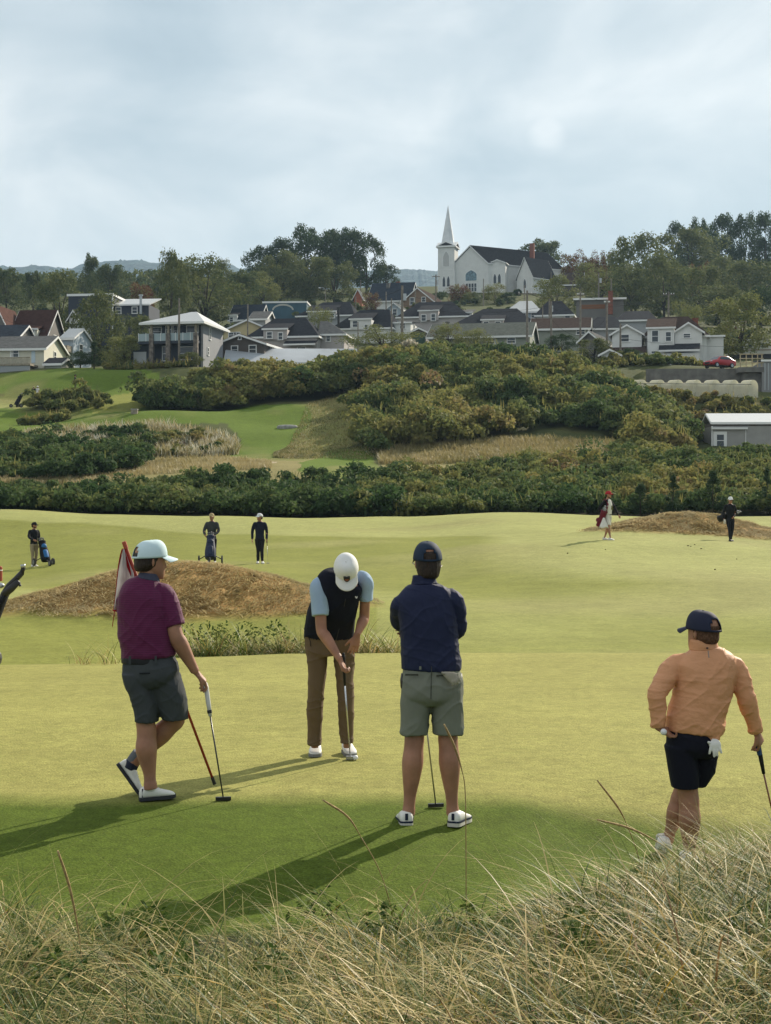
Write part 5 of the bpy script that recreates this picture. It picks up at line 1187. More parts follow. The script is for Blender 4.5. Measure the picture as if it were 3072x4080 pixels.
            MB().add([onf(x * .66, z * .5 + .002, .0075) for x, z in pts], [tuple(range(10))]).build('logo_panel', logo[1], lm)
        return o
    def arm(s, S, E, W, k=1.0, bare=True, side=None, ku=.9):
        S, E, W = s.L(S), s.L(E), s.L(W); sd_ = Vector(side) if side else (E - S).cross(W - E)
        if sd_.length < 1e-3: sd_ = Vector((1, 0, 0))
        l = lambda a, b, t: a.lerp(b, t)
        rows = [(*S, .056, .058), (*l(S, E, .3), .051, .055), (*l(S, E, .65), .045, .049), (*E, .041, .043), (*l(E, W, .22), .043, .046), (*l(E, W, .5), .037, .039), (*l(E, W, .85), .027, .031), (*W, .025, .030)]
        limb(s.mb, [(x, y, z, a * k, b * k) for x, y, z, a, b in [(r[0], r[1], r[2], r[3] * (ku * .85, ku, (1 + ku) / 2)[i], r[4] * (ku * .85, ku, (1 + ku) / 2)[i]) if i < 3 else r for i, r in enumerate(rows)]], sd_, 30)
    def hand(s, W, d, n, t, k=1.0, curl=.5, fan=.06, curls=None, thumb=(.55, .5)):
        """W wrist; d towards the knuckles; n the way the palm faces; t the thumb side"""
        W = s.L(W); d = Vector(d).normalized(); n = Vector(n); n = (n - d * n.dot(d)).normalized(); t0 = Vector(t); t = (t0 - d * t0.dot(d) - n * t0.dot(n)).normalized(); mb = s.mb
        limb(mb, [(*(W - d * .012 * k), .027 * k, .021 * k), (*(W + d * .02 * k), .031 * k, .018 * k), (*(W + d * .055 * k + n * .003), .041 * k, .017 * k), (*(W + d * .092 * k), .042 * k, .0135 * k)], t, 12, 14, 2.6)
        for i, (off, ln) in enumerate(((.031, .072), (.0105, .082), (-.0105, .077), (-.030, .060))):
            c = curls[i] if curls else curl * (1 + .08 * i); p = W + d * .088 * k + t * off * k; ang = 0; pts = [(*(p - d * .012), .0095 * k, .0095 * k)]
            fd = (d + t * fan * (1.5 - i)).normalized()
            for seg, (fr, cc) in enumerate(((.45, .75), (.32, 1.15), (.23, .85))):
                ang += c * cc; dr = fd * math.cos(ang) + n * math.sin(ang); p = p + dr * ln * fr * k; pts.append((*p, (.0088 - .0009 * seg) * k, (.0088 - .0009 * seg) * k))
            limb(mb, pts, t, 12, 10)
        p = W + d * .028 * k + t * .026 * k; a1 = thumb[0]
        d1 = (d * math.cos(a1) + t * math.sin(a1) + n * .35).normalized(); p1 = p + d1 * .042 * k; d2 = (d1 + n * thumb[1] - t * .25).normalized(); p2 = p1 + d2 * .032 * k; d3 = (d2 + n * thumb[1] * .5).normalized()
        limb(mb, [(*p, .013 * k, .013 * k), (*p1, .0108 * k, .0108 * k), (*p2, .0098 * k, .0098 * k), (*(p2 + d3 * .024 * k), .007 * k, .007 * k)], n, 12, 10)
    def leg(s, Hp, K, A, k=1.0, back=(0, -1, 0), side=(1, 0, 0), kt=.78):
        Hp, K, A = s.L(Hp), s.L(K), s.L(A); l = lambda a, b, t: a.lerp(b, t); b = Vector(back)
        rows = [(*Hp, .088, .092), (*l(Hp, K, .45), .078, .082), (*l(Hp, K, .85), .060, .064), (*K, .056, .060), (*(l(K, A, .14) + b * .006), .055, .060), (*(l(K, A, .33) + b * .016), .060, .066), (*(l(K, A, .55) + b * .010), .050, .054), (*l(K, A, .78), .036, .040), (*l(K, A, .93), .033, .037), (*A, .036, .042), (*(A + (A - K).normalized() * .04), .036, .045)]
        limb(s.mb, [(x, y, z, a * k, c * k) for x, y, z, a, c in [(r[0], r[1], r[2], r[3] * (kt, kt, (1.3 + kt) / 2.3)[i], r[4] * (kt, kt, (1.3 + kt) / 2.3)[i]) if i < 3 else r for i, r in enumerate(rows)]], side, 44)
    def body(s, m=SKIN, vox=None, smooth=2):
        return s.part('body', s.mb, m, vox or s.vox, smooth)
    def shoe(s, heel, toe, up=(0, 0, 1), m=None, sole_m=None, k=1.0, lace=True, stripe=None):
        """heel and toe: ends of the sole on the ground line"""
        h, t = s.L(heel), s.L(toe); f = (t - h); ln = f.length; f.normalize(); up = Vector(up); up = (up - f * up.dot(f)).normalized(); r = f.cross(up)
        def ringat(y, hw, z0, z1, p=2.6): return sring(h + f * (y * ln) + up * ((z0 + z1) / 2), r, up, hw * k, (z1 - z0) / 2, 18, p)
        st = [(.0, .020, .02, .060), (.03, .032, .015, .082), (.12, .038, .015, .098), (.28, .040, .015, .100), (.42, .042, .015, .090), (.58, .046, .015, .072), (.75, .049, .015, .058), (.9, .042, .015, .046), (.97, .028, .016, .036), (1.0, .012, .018, .028)]
        a = spl(st, 26); mb = MB().loft([ringat(y, hw, z0, z1) for y, hw, z0, z1 in a])
        o = mb.build('shoe', m, s.root, True)
        so = MB(); out = spl([(-.02, .020), (.03, .036), (.25, .041), (.45, .042), (.7, .051), (.9, .045), (.98, .030), (1.02, .012)], 22)
        poly = [(x * k, y) for y, x in out] + [(-x * k, y) for y, x in out[::-1]]
        nP = len(poly); so.add([h + r * x + f * (y * ln) + up * z for z in (0, .024) for x, y in poly], [tuple(range(nP)), tuple(range(2 * nP - 1, nP - 1, -1))] + [(i, (i + 1) % nP, nP + (i + 1) % nP, nP + i) for i in range(nP)])
        so.build('sole', sole_m, o)
        if stripe:
            st2 = MB(); P2 = [(x * k * 1.02, y) for y, x in out] + [(-x * k * 1.02, y) for y, x in out[::-1]]
            st2.add([h + r * x + f * (y * ln) + up * z for z in (.0245, .036) for x, y in P2], [tuple(range(nP)), tuple(range(2 * nP - 1, nP - 1, -1))] + [(i, (i + 1) % nP, nP + (i + 1) % nP, nP + i) for i in range(nP)]); st2.build('midsole', stripe, o)
            MB().loft([sring(h + f * (-.012 * ln) + up * z, r, f, .010, .006, 8) for z in (.045, .088)]).build('heel_tab', stripe, o)
        if lace:
            lb = MB()
            for j in range(4):
                y = .36 + .085 * j; z = .094 - .0105 * j; lb.tube([h + f * (y * ln) + r * -.024 * k + up * (z - .008), h + f * (y * ln + .006) + up * (z + .006), h + f * (y * ln) + r * .024 * k + up * (z - .008)], .0028, 6)
            lb.build('laces', TRIM, o)
        return o
def club(label, top, grip_end, head, head_dir, gm, sm, hm, cat='putter', mallet=False, band=None, gr=.013, hs=1.0):
    top, ge, hd = Vector(top), Vector(grip_end), Vector(head); t = thing('putter', label, cat, hd); L = lambda p: Vector(p) - hd
    g = MB().tube([L(top), L(top.lerp(ge, .12)), L(top.lerp(ge, .6)), L(ge)], [gr * .9, gr * 1.1, gr, gr * .75], 10).build('grip', gm, t, True)
    MB().ball(L(top), gr * .95).build('grip_cap', gm, g, True)
    ax = (hd - ge).normalized()
    if band: MB().tube([L(ge - ax * band[1]), L(ge - ax * band[2])], gr * 1.06, 10).build('band', band[0], g)
    MB().tube([L(ge), L(hd + Vector((0, 0, .02)))], [.0062, .0052], 8).build('shaft', sm, t, True)
    d = Vector(head_dir); d.z = 0; d.normalize(); n = d.cross(Vector((0, 0, 1))); mb = MB(); w = .05 if mallet else .014
    prof = [(-.055, -w * .6), (-.050, -w), (.050, -w), (.055, -w * .6), (.055, w * .8), (.03, w), (-.03, w), (-.055, w * .8)]
    mb.add([d * x * hs + n * y * hs + Vector((0, 0, z)) for z in (.004, .028) for x, y in prof], [tuple(range(8)), tuple(range(15, 7, -1))] + [(i, (i + 1) % 8, 8 + (i + 1) % 8, 8 + i) for i in range(8)])
    mb.box(-.001, .001, -.001, .001, .027, .04); mb.build('club_head', hm, t)
    return t

# ---- a frame that reads one of the close-up views of the photo
def frame(x0, y0, k, Y):
    return lambda zx, zy, dY=0.0: P(x0 + k * zx, y0 + k * zy, Y + dY)

SHOE_W = mat('white_leather', (.74, .73, .69), .5, .35, noise=(20, .05)); SOLE_B = mat('dark_sole', (.035, .037, .045), .7, .2); SOLE_W = mat('pale_sole', (.55, .53, .48), .7, .2); STRIPE_N = mat('navy_stripe', (.02, .026, .05), .6, .2)

# ======== man in the maroon polo
def man_maroon():
    Y = 11.04; f = frame(350, 2100, .52, Y); mz = .52 * Y / FPX           # metres per view pixel
    b = Body('man in maroon polo and charcoal shorts leaning on a white gripped putter', (f(470, 2090).x, Y, .03), vox=.0055)
    sd_ = Vector((.86, -.5, 0)).normalized(); fw = Vector((.5, .86, 0)); L = b.L
    b.head(f(478, 262, .0), (.84, .52, -.05), (.0, 0, 1), 1.06); b.neck(f(468, 400, .0), .060)
    def row(zx, zy, hw, d, dY=0): p = L(f(zx, zy, dY)); return (*p, hw * mz, d)
    tor = [row(455, 1085, 195, .135), row(458, 1000, 197, .135), row(458, 900, 200, .145), row(440, 780, 203, .145), row(430, 650, 200, .135), row(430, 540, 190, .125), row(440, 470, 165, .105), row(458, 415, 105, .080), row(465, 370, 62, .062)]
    limb(b.mb, [(x, y, z, a * .9, c * .9) for x, y, z, a, c in tor], (1, -.25, 0), 30, 26, 2.4)
    S = f(598, 520, -.02); E = f(672, 830, -.06); W = f(822, 1105, .02)
    b.arm(S, E, W, 1.32, side=(.8, .1, .5)); b.hand(W, (.55, .30, -.62), (.25, .30, -.9), (-.25, -.75, .1), 1.15, curls=(.62, .75, .85, .95), thumb=(.35, .35))
    # far arm bends in front to the flagstick
    b.arm(f(300, 560, .06), f(330, 800, .26), f(520, 830, .34), 1.05); b.hand(f(520, 830, .34), (.8, .2, .2), (-.3, .6, 0), (0, 0, 1), 1.0, curl=.9)
    hipA, hipB = f(395, 1130, .0), f(560, 1130, .03)
    kA, aA = f(450, 1560, -.0), f(478, 1965, -.01); kB, aB = f(672, 1475, .10), f(352, 1800, .20)
    b.leg(hipA, kA, aA, 1.24, back=(-.5, -.8, 0), side=(.9, -.4, 0)); b.leg(hipB, kB, aB, 1.16, back=(-.6, -.5, -.3), side=(.3, -.8, 0))
    b.body()
    b.hair(low=-.070, high=.055, puff=.985); b.cap(mat('pale_mint_cap', (.58, .72, .75), .75, .15, noise=(6, .05)), tilt=-.02, opening=True, k2=1.10)
    POLO = mat('maroon_polo', (.115, .014, .062), .72, .22, noise=(4, .08), bump=(9, .5, (1, 1, .7), .03), wave=('Z', 20, .30), sheen=.1)
    mb = MB(); limb(mb, [row(468, 998, 208, .150), row(466, 975, 212, .155)] + [(x, y, z, a * 1.03, c * 1.05) for x, y, z, a, c in tor[2:8]] + [row(466, 388, 78, .072)], (1, -.25, 0), 34, 28, 2.4)
    Sl = L(f(592, 505, -.02)); El = L(f(662, 748, -.05)); limb(mb, [(*(Sl + Vector((-.07, 0, .0))), .062, .07), (*(Sl + Vector((-.012, 0, -.012))), .074, .078), (*Sl.lerp(El, .45), .076, .080), (*El, .074, .078), (*(El + (El - Sl) * .03), .073, .077)], (.5, -.8, 0), 16)
    S2 = L(f(300, 545, .06)); E2 = L(f(312, 745, .17)); limb(mb, [(*S2, .07, .08), (*S2.lerp(E2, .5), .07, .078), (*E2, .068, .076)], (.5, -.8, 0), 12)
    b.part('polo_shirt', mb, POLO, .006, 4, folds=[(.006, 5, 9, 1, .9), (.004, 9, 13, 4, -.8)])
    c, hf, u, rt, k = b.hf
    mb = MB(); col = [(*L(f(462, 400, .0)), .088, .084), (*L(f(466, 378, .0)), .075, .075), (*L(f(470, 350, .0)), .066, .068)]; limb(mb, col, (1, -.2, 0), 10, 24); b.part('collar', mb, cloth('slate_collar', (.06, .062, .095)), .005, 2)
    SH = cloth('charcoal_shorts', (.058, .064, .070), .85, .12)
    mb = MB(); limb(mb, [row(457, 1005, 194, .142), row(474, 1080, 212, .150), row(498, 1160, 205, .148), row(512, 1225, 140, .11)], (1, -.25, 0), 14, 26, 2.5)
    limb(mb, [row(384, 1120, 118, .135), row(398, 1200, 112, .13), row(430, 1300, 102, .118), row(447, 1400, 94, .108), row(454, 1494, 84, .104)], (1, -.2, 0), 20, 22, 2.3, level=True)
    limb(mb, [row(570, 1120, 130, .13, .02), row(592, 1200, 134, .128, .02), row(626, 1300, 127, .12, .03), row(652, 1400, 110, .11, .04), row(668, 1474, 96, .105, .05)], (1, -.2, 0), 20, 22, 2.3, level=True)
    so = b.part('shorts', mb, SH, .0065, 9, folds=[(.005, 4, 7, 2, 1.1), (.004, 8, 12, 7, -.6)])
    mb = MB(); 
    for dz in (0,): limb(mb, [row(455, 1042, 193, .147), row(455, 1020, 195, .148), row(455, 992, 196, .148)], (1, -.25, 0), 8, 30, 2.5)
    be = b.part('belt', mb, mat('black_belt', (.012, .012, .016), .5, .3), .005, 2)
    for zx in (322, 520): MB().bar(L(f(zx, 1052, -.165)), L(f(zx, 988, -.168)), .014, .008).build('belt_loop', SH, so)
    MB().bar(L(f(395, 1122, -.160)), L(f(540, 1118, -.155)), .004, .010).build('pocket_welt', mat('dark_welt', (.02, .022, .026), .9, .1), so)
    b.shoe(f(398, 2098, -.02), f(668, 2068, .06), m=SHOE_W, sole_m=SOLE_B, stripe=None, k=1.06)
    MB().loft([sring(L(f(424, zy, -.035)), (.3, .95, 0), (.95, -.3, 0), .018, .006, 8) for zy in (2070, 2005)]).build('heel_tab', STRIPE_N, b.root)
    b.shoe(f(222, 1822, .20), f(398, 2062, .20), up=(.82, .1, .6), m=SHOE_W, sole_m=SOLE_B, k=1.06)
    mb = MB(); limb(mb, [(*L(f(395, 1735, .195)), .048, .052), (*L(f(352, 1790, .205)), .046, .050), (*L(f(325, 1840, .205)), .046, .05)], (.3, -.8, 0), 8); sk = b.part('sock', mb, mat('grey_sock', (.14, .15, .17), .9, .1), .005, 1)
    mb = MB(); limb(mb, [(*L(f(345, 1800, .205)), .0485, .053), (*L(f(318, 1850, .205)), .049, .054)], (.3, -.8, 0), 6); b.part('sock_band', mb, STRIPE_N, .005, 1, parent=sk)
    mb = MB(); limb(mb, [(*L(f(482, 2010, -.005)), .042, .045), (*L(f(480, 1985, -.008)), .0425, .046)], (1, 0, 0), 6); b.part('sock', mb, SHOE_W, .005, 1)
    # putter and flagstick
    hd = f(1038, 2112, .0); hd.z = float(H(hd.x, hd.y)) + .003
    club('putter with fat white grip under the hand of the man in maroon', f(903, 1205, .06), f(938, 1450, .04), hd, (1, .12, 0), mat('white_grip', (.62, .61, .58), .6, .3), mat('black_shaft', (.03, .032, .03), .35, .5), mat('black_head', (.012, .012, .014), .4, .5), gr=.0165, band=(BLACKM, .045, .022))
    tp, bt = f(275, 112, .30), f(972, 1976, .62); bt.z = float(H(bt.x, bt.y)) + .01
    t = thing('flagstick', 'red flagstick with white flag resting on the shoulder of the man in maroon', 'flagstick', bt); Lb = lambda p: Vector(p) - bt
    fl = lambda zx, zy: Lb(tp.lerp(bt, (zy - 112) / 1864.0) + Vector(((f(zx, zy, .3) - f(275 + (zy - 112) * .374, zy, .3)).x, 0, 0)))
    RED = mat('red_stick', (.30, .045, .022), .5, .3, noise=(3, .1)); po = MB().tube([Lb(bt), Lb(tp)], [.0095, .0115], 10).build('pole', RED, t, True)
    MB().tube([Lb(bt), Lb(bt.lerp(tp, .03))], .013, 10).build('ferrule', BLACKM, po); MB().tube([Lb(tp.lerp(bt, .0)), Lb(tp.lerp(bt, .028))], .0165, 10).build('pole_cap', mat('faded_red_cap', (.40, .09, .05), .6, .2), po)
    REDC = mat('red_flag_hem', (.36, .02, .025), .8, .1, trans=.2); WHC = mat('white_flag_cloth', (.62, .58, .57), .85, .1, noise=(7, .08), trans=.35, bump=(10, .6, (1, 1, .3), .03))
    A = [(268, 168), (262, 178), (248, 220), (232, 300), (222, 380), (214, 460), (206, 540), (196, 625)]; B_ = [(286, 170), (300, 215), (318, 262), (338, 310), (356, 352), (352, 392), (290, 480), (240, 640)]
    V = []; Fq = []
    nr, ncol = 24, 10; a_ = spl(A, nr); b_ = spl(B_, nr)
    for i in range(nr):
        for j in range(ncol):
            w_ = j / (ncol - 1); zx = a_[i][0] * (1 - w_) + b_[i][0] * w_; zy = a_[i][1] * (1 - w_) + b_[i][1] * w_; p = fl(zx, zy); p.y += .035 * math.sin(w_ * 9 + i * .12) * (1 - w_ * .6) - .02; V.append(p)
    for i in range(nr - 1):
        for j in range(ncol - 1): Fq.append((i * ncol + j, i * ncol + j + 1, (i + 1) * ncol + j + 1, (i + 1) * ncol + j))
    fo = MB().add(V, Fq).build('flag', WHC, t, True, fix=False); s_ = fo.modifiers.new('s', 'SOLIDIFY'); s_.thickness = .002
    MB().tube([V[i * ncol] for i in range(nr)], .006, 6).build('flag_hem', REDC, fo); MB().tube([V[(nr - 1) * ncol + j] for j in range(ncol)], .008, 6).build('flag_hem', REDC, fo)
    MB().loft([sring(fl(zx, zy) + Vector((0, -.012, 0)), (1, 0, 0), (0, 1, 0), r_, .006, 10) for zx, zy, r_ in ((276, 165, .010), (298, 230, .017), (318, 300, .019), (345, 365, .018), (372, 450, .012))]).build('flag_sleeve', mat('red_sleeve', (.28, .014, .02), .8, .1), fo, True)
    MB().tube([fl(200, 630), fl(190, 690), fl(180, 752)], .003, 5).build('tie_cord', REDC, fo)
man_maroon()

# ======== man putting, in the navy vest
def man_vest():
    Y = 13.0; f = frame(1150, 2150, .4206, Y); mz = .4206 * Y / FPX
    b = Body('tall man in navy vest and white cap bending over a putt', (f(400, 2080).x, Y, .0), vox=.006); L = b.L
    b.head(f(545, 285, -.36), (.06, -.40, -.91), (.02, -.91, .40), 1.02); b.neck(f(520, 400, -.25), .058)
    def row(zx, zy, hw, d, dY=0): return (*L(f(zx, zy, dY)), hw * mz, d)
    tor = [row(380, 960, 222, .125, .02), row(382, 880, 228, .13, .02), row(400, 760, 226, .135, -.04), row(432, 640, 222, .14, -.12), row(455, 520, 228, .135, -.18), row(478, 430, 230, .12, -.22), row(500, 370, 190, .10, -.23), row(520, 330, 110, .085, -.24), row(530, 310, 70, .07, -.25)]
    limb(b.mb, [(x, y, z, a * .88, c * .9) for x, y, z, a, c in tor], (1, 0, .06), 30, 24, 2.4)
    SL, EL, WL = f(285, 450, -.26), f(312, 860, -.32), f(490, 1140, -.46)
    SR, ER, WR = f(735, 390, -.16), f(715, 740, -.10), f(648, 905, -.22)
    b.arm(SL, EL, WL, 1.10, side=(.7, 0, .5)); b.arm(SR, ER, WR, 1.05, side=(.7, 0, -.3), ku=.8)
    b.hand(WL, (.30, -.1, -.85), (.75, -.25, .2), (.2, -.8, .1), 1.02, curls=(1.15, 1.2, 1.25, 1.3), thumb=(.2, .35))
    b.hand(WR, (-.22, .0, -1), (-.4, .85, 0), (-.8, -.3, .1), 1.02, curls=(.18, .2, .25, .3), fan=.1, thumb=(.6, .1))
    b.leg(f(275, 1000, .0), f(254, 1500, .0), f(248, 1925, .03), .86); b.leg(f(510, 1000, .0), f(542, 1500, .0), f(552, 1925, .03), .86)
    b.body()
    b.hair(low=-.08, high=.05)
    CAPW = mat('white_cap', (.74, .74, .72), .75, .15, noise=(8, .04)); b.cap(CAPW, tilt=.06, k2=1.12, logo=(mat('dark_badge', (.05, .05, .045), .8, .1), mat('faded_red_badge', (.26, .10, .07), .8, .1)))
    c, hf, u, rt, k = b.hf; 
    BLUE = cloth('light_blue_shirt', (.32, .43, .56), .8, .15)
    mb = MB()
    for S, E, dx in ((L(f(285, 445, -.26)), L(f(300, 722, -.31)), -1), (L(f(728, 392, -.15)), L(f(732, 578, -.13)), 1)):
        limb(mb, [(*(S + Vector((.05 * -dx, .04, .03))), .055, .06), (*S, .070 if dx < 0 else .060, .074), (*S.lerp(E, .5), .072 if dx < 0 else .061, .076), (*E, .069 if dx < 0 else .059, .074)], (1, 0, 0), 16)
    limb(mb, [row(470, 470, 205, .12, -.2), row(505, 370, 150, .10, -.235), row(528, 330, 80, .075, -.26)], (1, 0, .06), 10)
    b.part('shirt', mb, BLUE, .0065, 4, folds=[(.005, 7, 8, 3, .6)])
    VEST = cloth('navy_vest', (.012, .014, .024), .85, .12, bump=(10, .5, (1, 1, .8), .03)); mb = MB()
    limb(mb, [row(378, 935, 232, .148, .02), row(380, 900, 236, .150, .02), row(396, 760, 234, .152, -.04), row(428, 640, 222, .155, -.12), row(455, 520, 216, .150, -.18), row(476, 440, 222, .132, -.22), row(498, 375, 196, .112, -.23), row(520, 335, 108, .092, -.24)], (1, 0, .06), 30, 26, 2.5)
    v = b.part('vest', mb, VEST, .0065, 4, folds=[(.005, 4, 7, 5, -.7)])
    mb = MB(); limb(mb, [row(522, 385, 96, .10, -.27), row(530, 345, 84, .09, -.30)], (1, 0, .06), 8); b.part('collar', mb, VEST, .006, 2, parent=v)
    MB().tube([L(f(540, 560, -.345)), L(f(500, 760, -.20)), L(f(450, 955, -.135))], .003, 5).build('zip', BLACKM, v)
    MB().add([L(f(zx, zy, -.335)) for zx, zy in ((628, 536), (636, 536), (641, 550), (646, 538), (654, 536), (648, 558), (636, 556))], [tuple(range(7))]).build('logo', TRIM, v)
    TR = cloth('brown_chinos', (.135, .094, .056), .8, .15, bump=(9, .45, (1, 1, .5), .03)); mb = MB()
    limb(mb, [row(380, 880, 226, .132, .03), row(384, 960, 232, .138, .02), row(390, 1050, 232, .140, .02), row(395, 1090, 215, .13, .02)], (1, 0, .04), 12, 26, 2.6)
    def leg(pts): limb(mb, [row(zx, zy, hw, d, dy) for zx, zy, hw, d, dy in pts], (1, 0, 0), 30, 22, 2.2, level=True)
    leg([(275, 1000, 108, .12, .02), (270, 1100, 100, .11, .01), (270, 1300, 84, .10, .0), (252, 1500, 76, .088, -.01), (246, 1700, 73, .080, .01), (245, 1850, 68, .078, .03), (245, 1945, 62, .078, .03)])
    leg([(512, 1000, 108, .12, .02), (525, 1100, 102, .11, .01), (530, 1300, 82, .10, .0), (544, 1500, 76, .088, -.01), (546, 1700, 71, .080, .01), (548, 1850, 66, .078, .03), (550, 1925, 64, .078, .03)])
    t = b.part('trousers', mb, TR, .0065, 4, folds=[(.006, 4, 8, 6, .5), (.006, 3, 14, 9, -.3)])
    for dx in (0,): MB().tube([L(f(180, 905, -.11)), L(f(205, 960, -.115)), L(f(210, 1010, -.10))], .003, 5).build('pocket_seam', VEST, t)
    on = lambda zx, dY: (lambda p: Vector((p.x, p.y, float(H(p.x, p.y)) + .002)))(f(zx, 2080, dY)); b.shoe(on(262, .28), on(248, .0), m=SHOE_W, sole_m=mat('grey_sole', (.20, .20, .20), .7, .2), k=1.12); b.shoe(on(540, .28), on(598, .02), m=SHOE_W, sole_m=mat('grey_sole', (.20, .20, .20), .7, .2), k=1.12)
    hd = f(584, 2112, -.13); hd.z = float(H(hd.x, hd.y)) + .003
    club('silver shafted putter held by the man putting', f(519, 1085, -.46), f(533, 1382, -.38), hd, (1, -.1, 0), mat('black_grip', (.02, .02, .022), .7, .2), mat('steel_shaft', (.60, .61, .62), .22, .5, metal=.9), mat('steel_head', (.35, .36, .37), .3, .5, metal=.8), mallet=True, hs=.62)
    g = f(634, 2098, -.155); z0 = float(H(g.x, g.y)); tag(MB().ball((0, 0, 0), .0215, nu=16, nv=10).build('golf_ball', mat('ball_white', (.80, .81, .82), .35, .5, bump=(220, .3, (1, 1, 1), .002)), None, True), 'white golf ball against the putter head on the green', 'golf ball').location = (g.x, g.y, z0 + .0225)
man_vest()

# ======== man in the navy pullover
def man_navy():
    Y = 10.43; f = frame(1500, 2120, .5562, Y); mz = .5562 * Y / FPX
    b = Body('man in navy pullover and sage shorts seen from behind with folded arms', (f(395, 2100).x, Y, .0), vox=.0055); L = b.L
    b.head(f(366, 222, .02), (-.12, .99, -.02), (0, 0, 1), 1.04); b.neck(f(345, 370, .0), .062)
    def row(zx, zy, hw, d, dY=0): return (*L(f(zx, zy, dY)), hw * mz, d)
    tor = [row(392, 1080, 205, .145), row(392, 980, 202, .14), row(385, 860, 204, .145), row(378, 740, 203, .145), row(366, 620, 206, .142), row(352, 520, 216, .135), row(345, 450, 208, .118), row(343, 400, 150, .095), row(343, 365, 95, .078), row(342, 320, 72, .068)]
    limb(b.mb, [(x, y, z, a * .88, c * .9) for x, y, z, a, c in tor], (1, .05, 0), 32, 26, 2.4)
    b.arm(f(190, 520, .02), f(180, 640, .24), f(440, 700, .34), 1.0); b.arm(f(545, 500, .0), f(585, 700, .12), f(300, 690, .32), 1.0)
    b.hand(f(300, 690, .32), (-.95, .1, -.15), (0, -1, 0), (0, 0, 1), 1.0, curl=.35); b.hand(f(440, 700, .34), (.95, .0, .1), (0, -1, 0), (0, 0, 1), 1.0, curl=.5)
    b.leg(f(285, 1180), f(272, 1480), f(232, 1985, .0), 1.2, back=(0, -1, 0)); b.leg(f(500, 1180), f(512, 1480), f(545, 1985, .0), 1.2, back=(0, -1, 0))
    b.body()
    h = b.hair(low=-.098, high=.07, puff=1.0); b.cap(mat('deep_navy_cap', (.018, .032, .058), .75, .2, noise=(8, .06)), opening=True, k2=1.07)
    MB().tube([L(f(462, 250, -.02)), L(f(470, 240, .06)), L(f(462, 236, .14))], .003, 5).build('glasses', mat('glasses_frame', (.30, .24, .16), .4, .5), b.root); MB().tube([L(f(272, 232, .0)), L(f(258, 222, .06)), L(f(268, 222, .14))], .003, 5).build('glasses', mat('glasses_frame', (.30, .24, .16), .4, .5), b.root)
    NAVY = cloth('navy_knit', (.016, .021, .055), .7, .2, bump=(10, .45, (1, 1, .7), .03)); mb = MB()
    limb(mb, [row(392, 985, 212, .155), row(392, 950, 214, .158), row(386, 860, 208, .155), row(378, 740, 205, .152), row(366, 620, 206, .150), row(354, 530, 208, .140), row(348, 460, 205, .124), row(344, 405, 158, .100), row(343, 372, 100, .084)], (1, .05, 0), 34, 28, 2.4)
    A, B_, C_ = L(f(182, 500, .0)), L(f(172, 640, .16)), L(f(330, 720, .30)); limb(mb, [(*(A + Vector((.09, 0, .0))), .06, .075), (*(A + Vector((.012, 0, -.015))), .070, .08), (*A.lerp(B_, .5), .068, .075), (*B_, .060, .066), (*B_.lerp(C_, .5), .055, .058), (*C_, .045, .048)], (0, 0, 1), 26)
    A, B_, C_ = L(f(540, 480, .0)), L(f(578, 690, .06)), L(f(430, 745, .28)); limb(mb, [(*(A + Vector((-.09, 0, .0))), .06, .075), (*(A + Vector((-.012, 0, -.015))), .072, .082), (*A.lerp(B_, .35), .074, .080), (*A.lerp(B_, .7), .066, .070), (*B_, .062, .066), (*B_.lerp(C_, .3), .060, .060), (*C_, .046, .048)], (.2, 1, 0), 30)
    sw = b.part('pullover', mb, NAVY, .006, 4, folds=[(.005, 4, 7, 1, -.9), (.004, 5, 9, 8, .9), (.003, 9, 14, 12, .2)])
    mb = MB(); limb(mb, [row(343, 372, 96, .084), row(342, 345, 86, .076, .0), row(342, 310, 84, .074, .0)], (1, .05, 0), 12, 24); b.part('collar', mb, NAVY, .005, 2, parent=sw, folds=[(.003, 2, 30, 2, 0)])
    mb = MB(); limb(mb, [row(394, 1000, 206, .156), row(393, 975, 212, .160)], (1, .05, 0), 6, 28, 2.4); 
    SG = cloth('sage_shorts', (.185, .195, .158), .85, .12, bump=(9, .5, (1, 1, .6), .03)); mb = MB()
    limb(mb, [row(394, 945, 196, .142), row(394, 1010, 206, .150), row(396, 1100, 218, .165), row(398, 1180, 216, .160), row(398, 1235, 170, .12)], (1, .05, 0), 16, 28, 2.6)
    def leg(pts): limb(mb, [row(zx, zy, hw, d) for zx, zy, hw, d in pts], (1, 0, 0), 22, 22, 2.3, level=True)
    leg([(290, 1120, 112, .14), (284, 1220, 112, .135), (276, 1330, 104, .125), (270, 1446, 100, .12)]); leg([(505, 1120, 114, .14), (506, 1220, 114, .135), (509, 1330, 113, .125), (512, 1446, 112, .12)])
    so = b.part('shorts', mb, SG, .0065, 9, folds=[(.006, 4, 9, 3, .7), (.006, 4, 9, 13, -.8)])
    MB().bar(L(f(205, 1022, -.148)), L(f(300, 1022, -.168)), .004, .012).build('pocket_welt', mat('dark_sage_trim', (.06, .063, .05), .9, .1), so); MB().bar(L(f(430, 1030, -.168)), L(f(530, 1022, -.150)), .004, .012).build('pocket_welt', mat('dark_sage_trim', (.06, .063, .05), .9, .1), so)  # pocket welts in a darker sage tone
    MB().bar(L(f(314, 985, -.158)), L(f(314, 962, -.158)), .014, .006).build('belt_loop', SG, so); MB().tube([L(f(395, 960, -.158)), L(f(392, 1080, -.172)), L(f(390, 1195, -.168))], .0028, 5).build('seam', mat('dark_sage_trim', (.06, .063, .05), .9, .1), so)
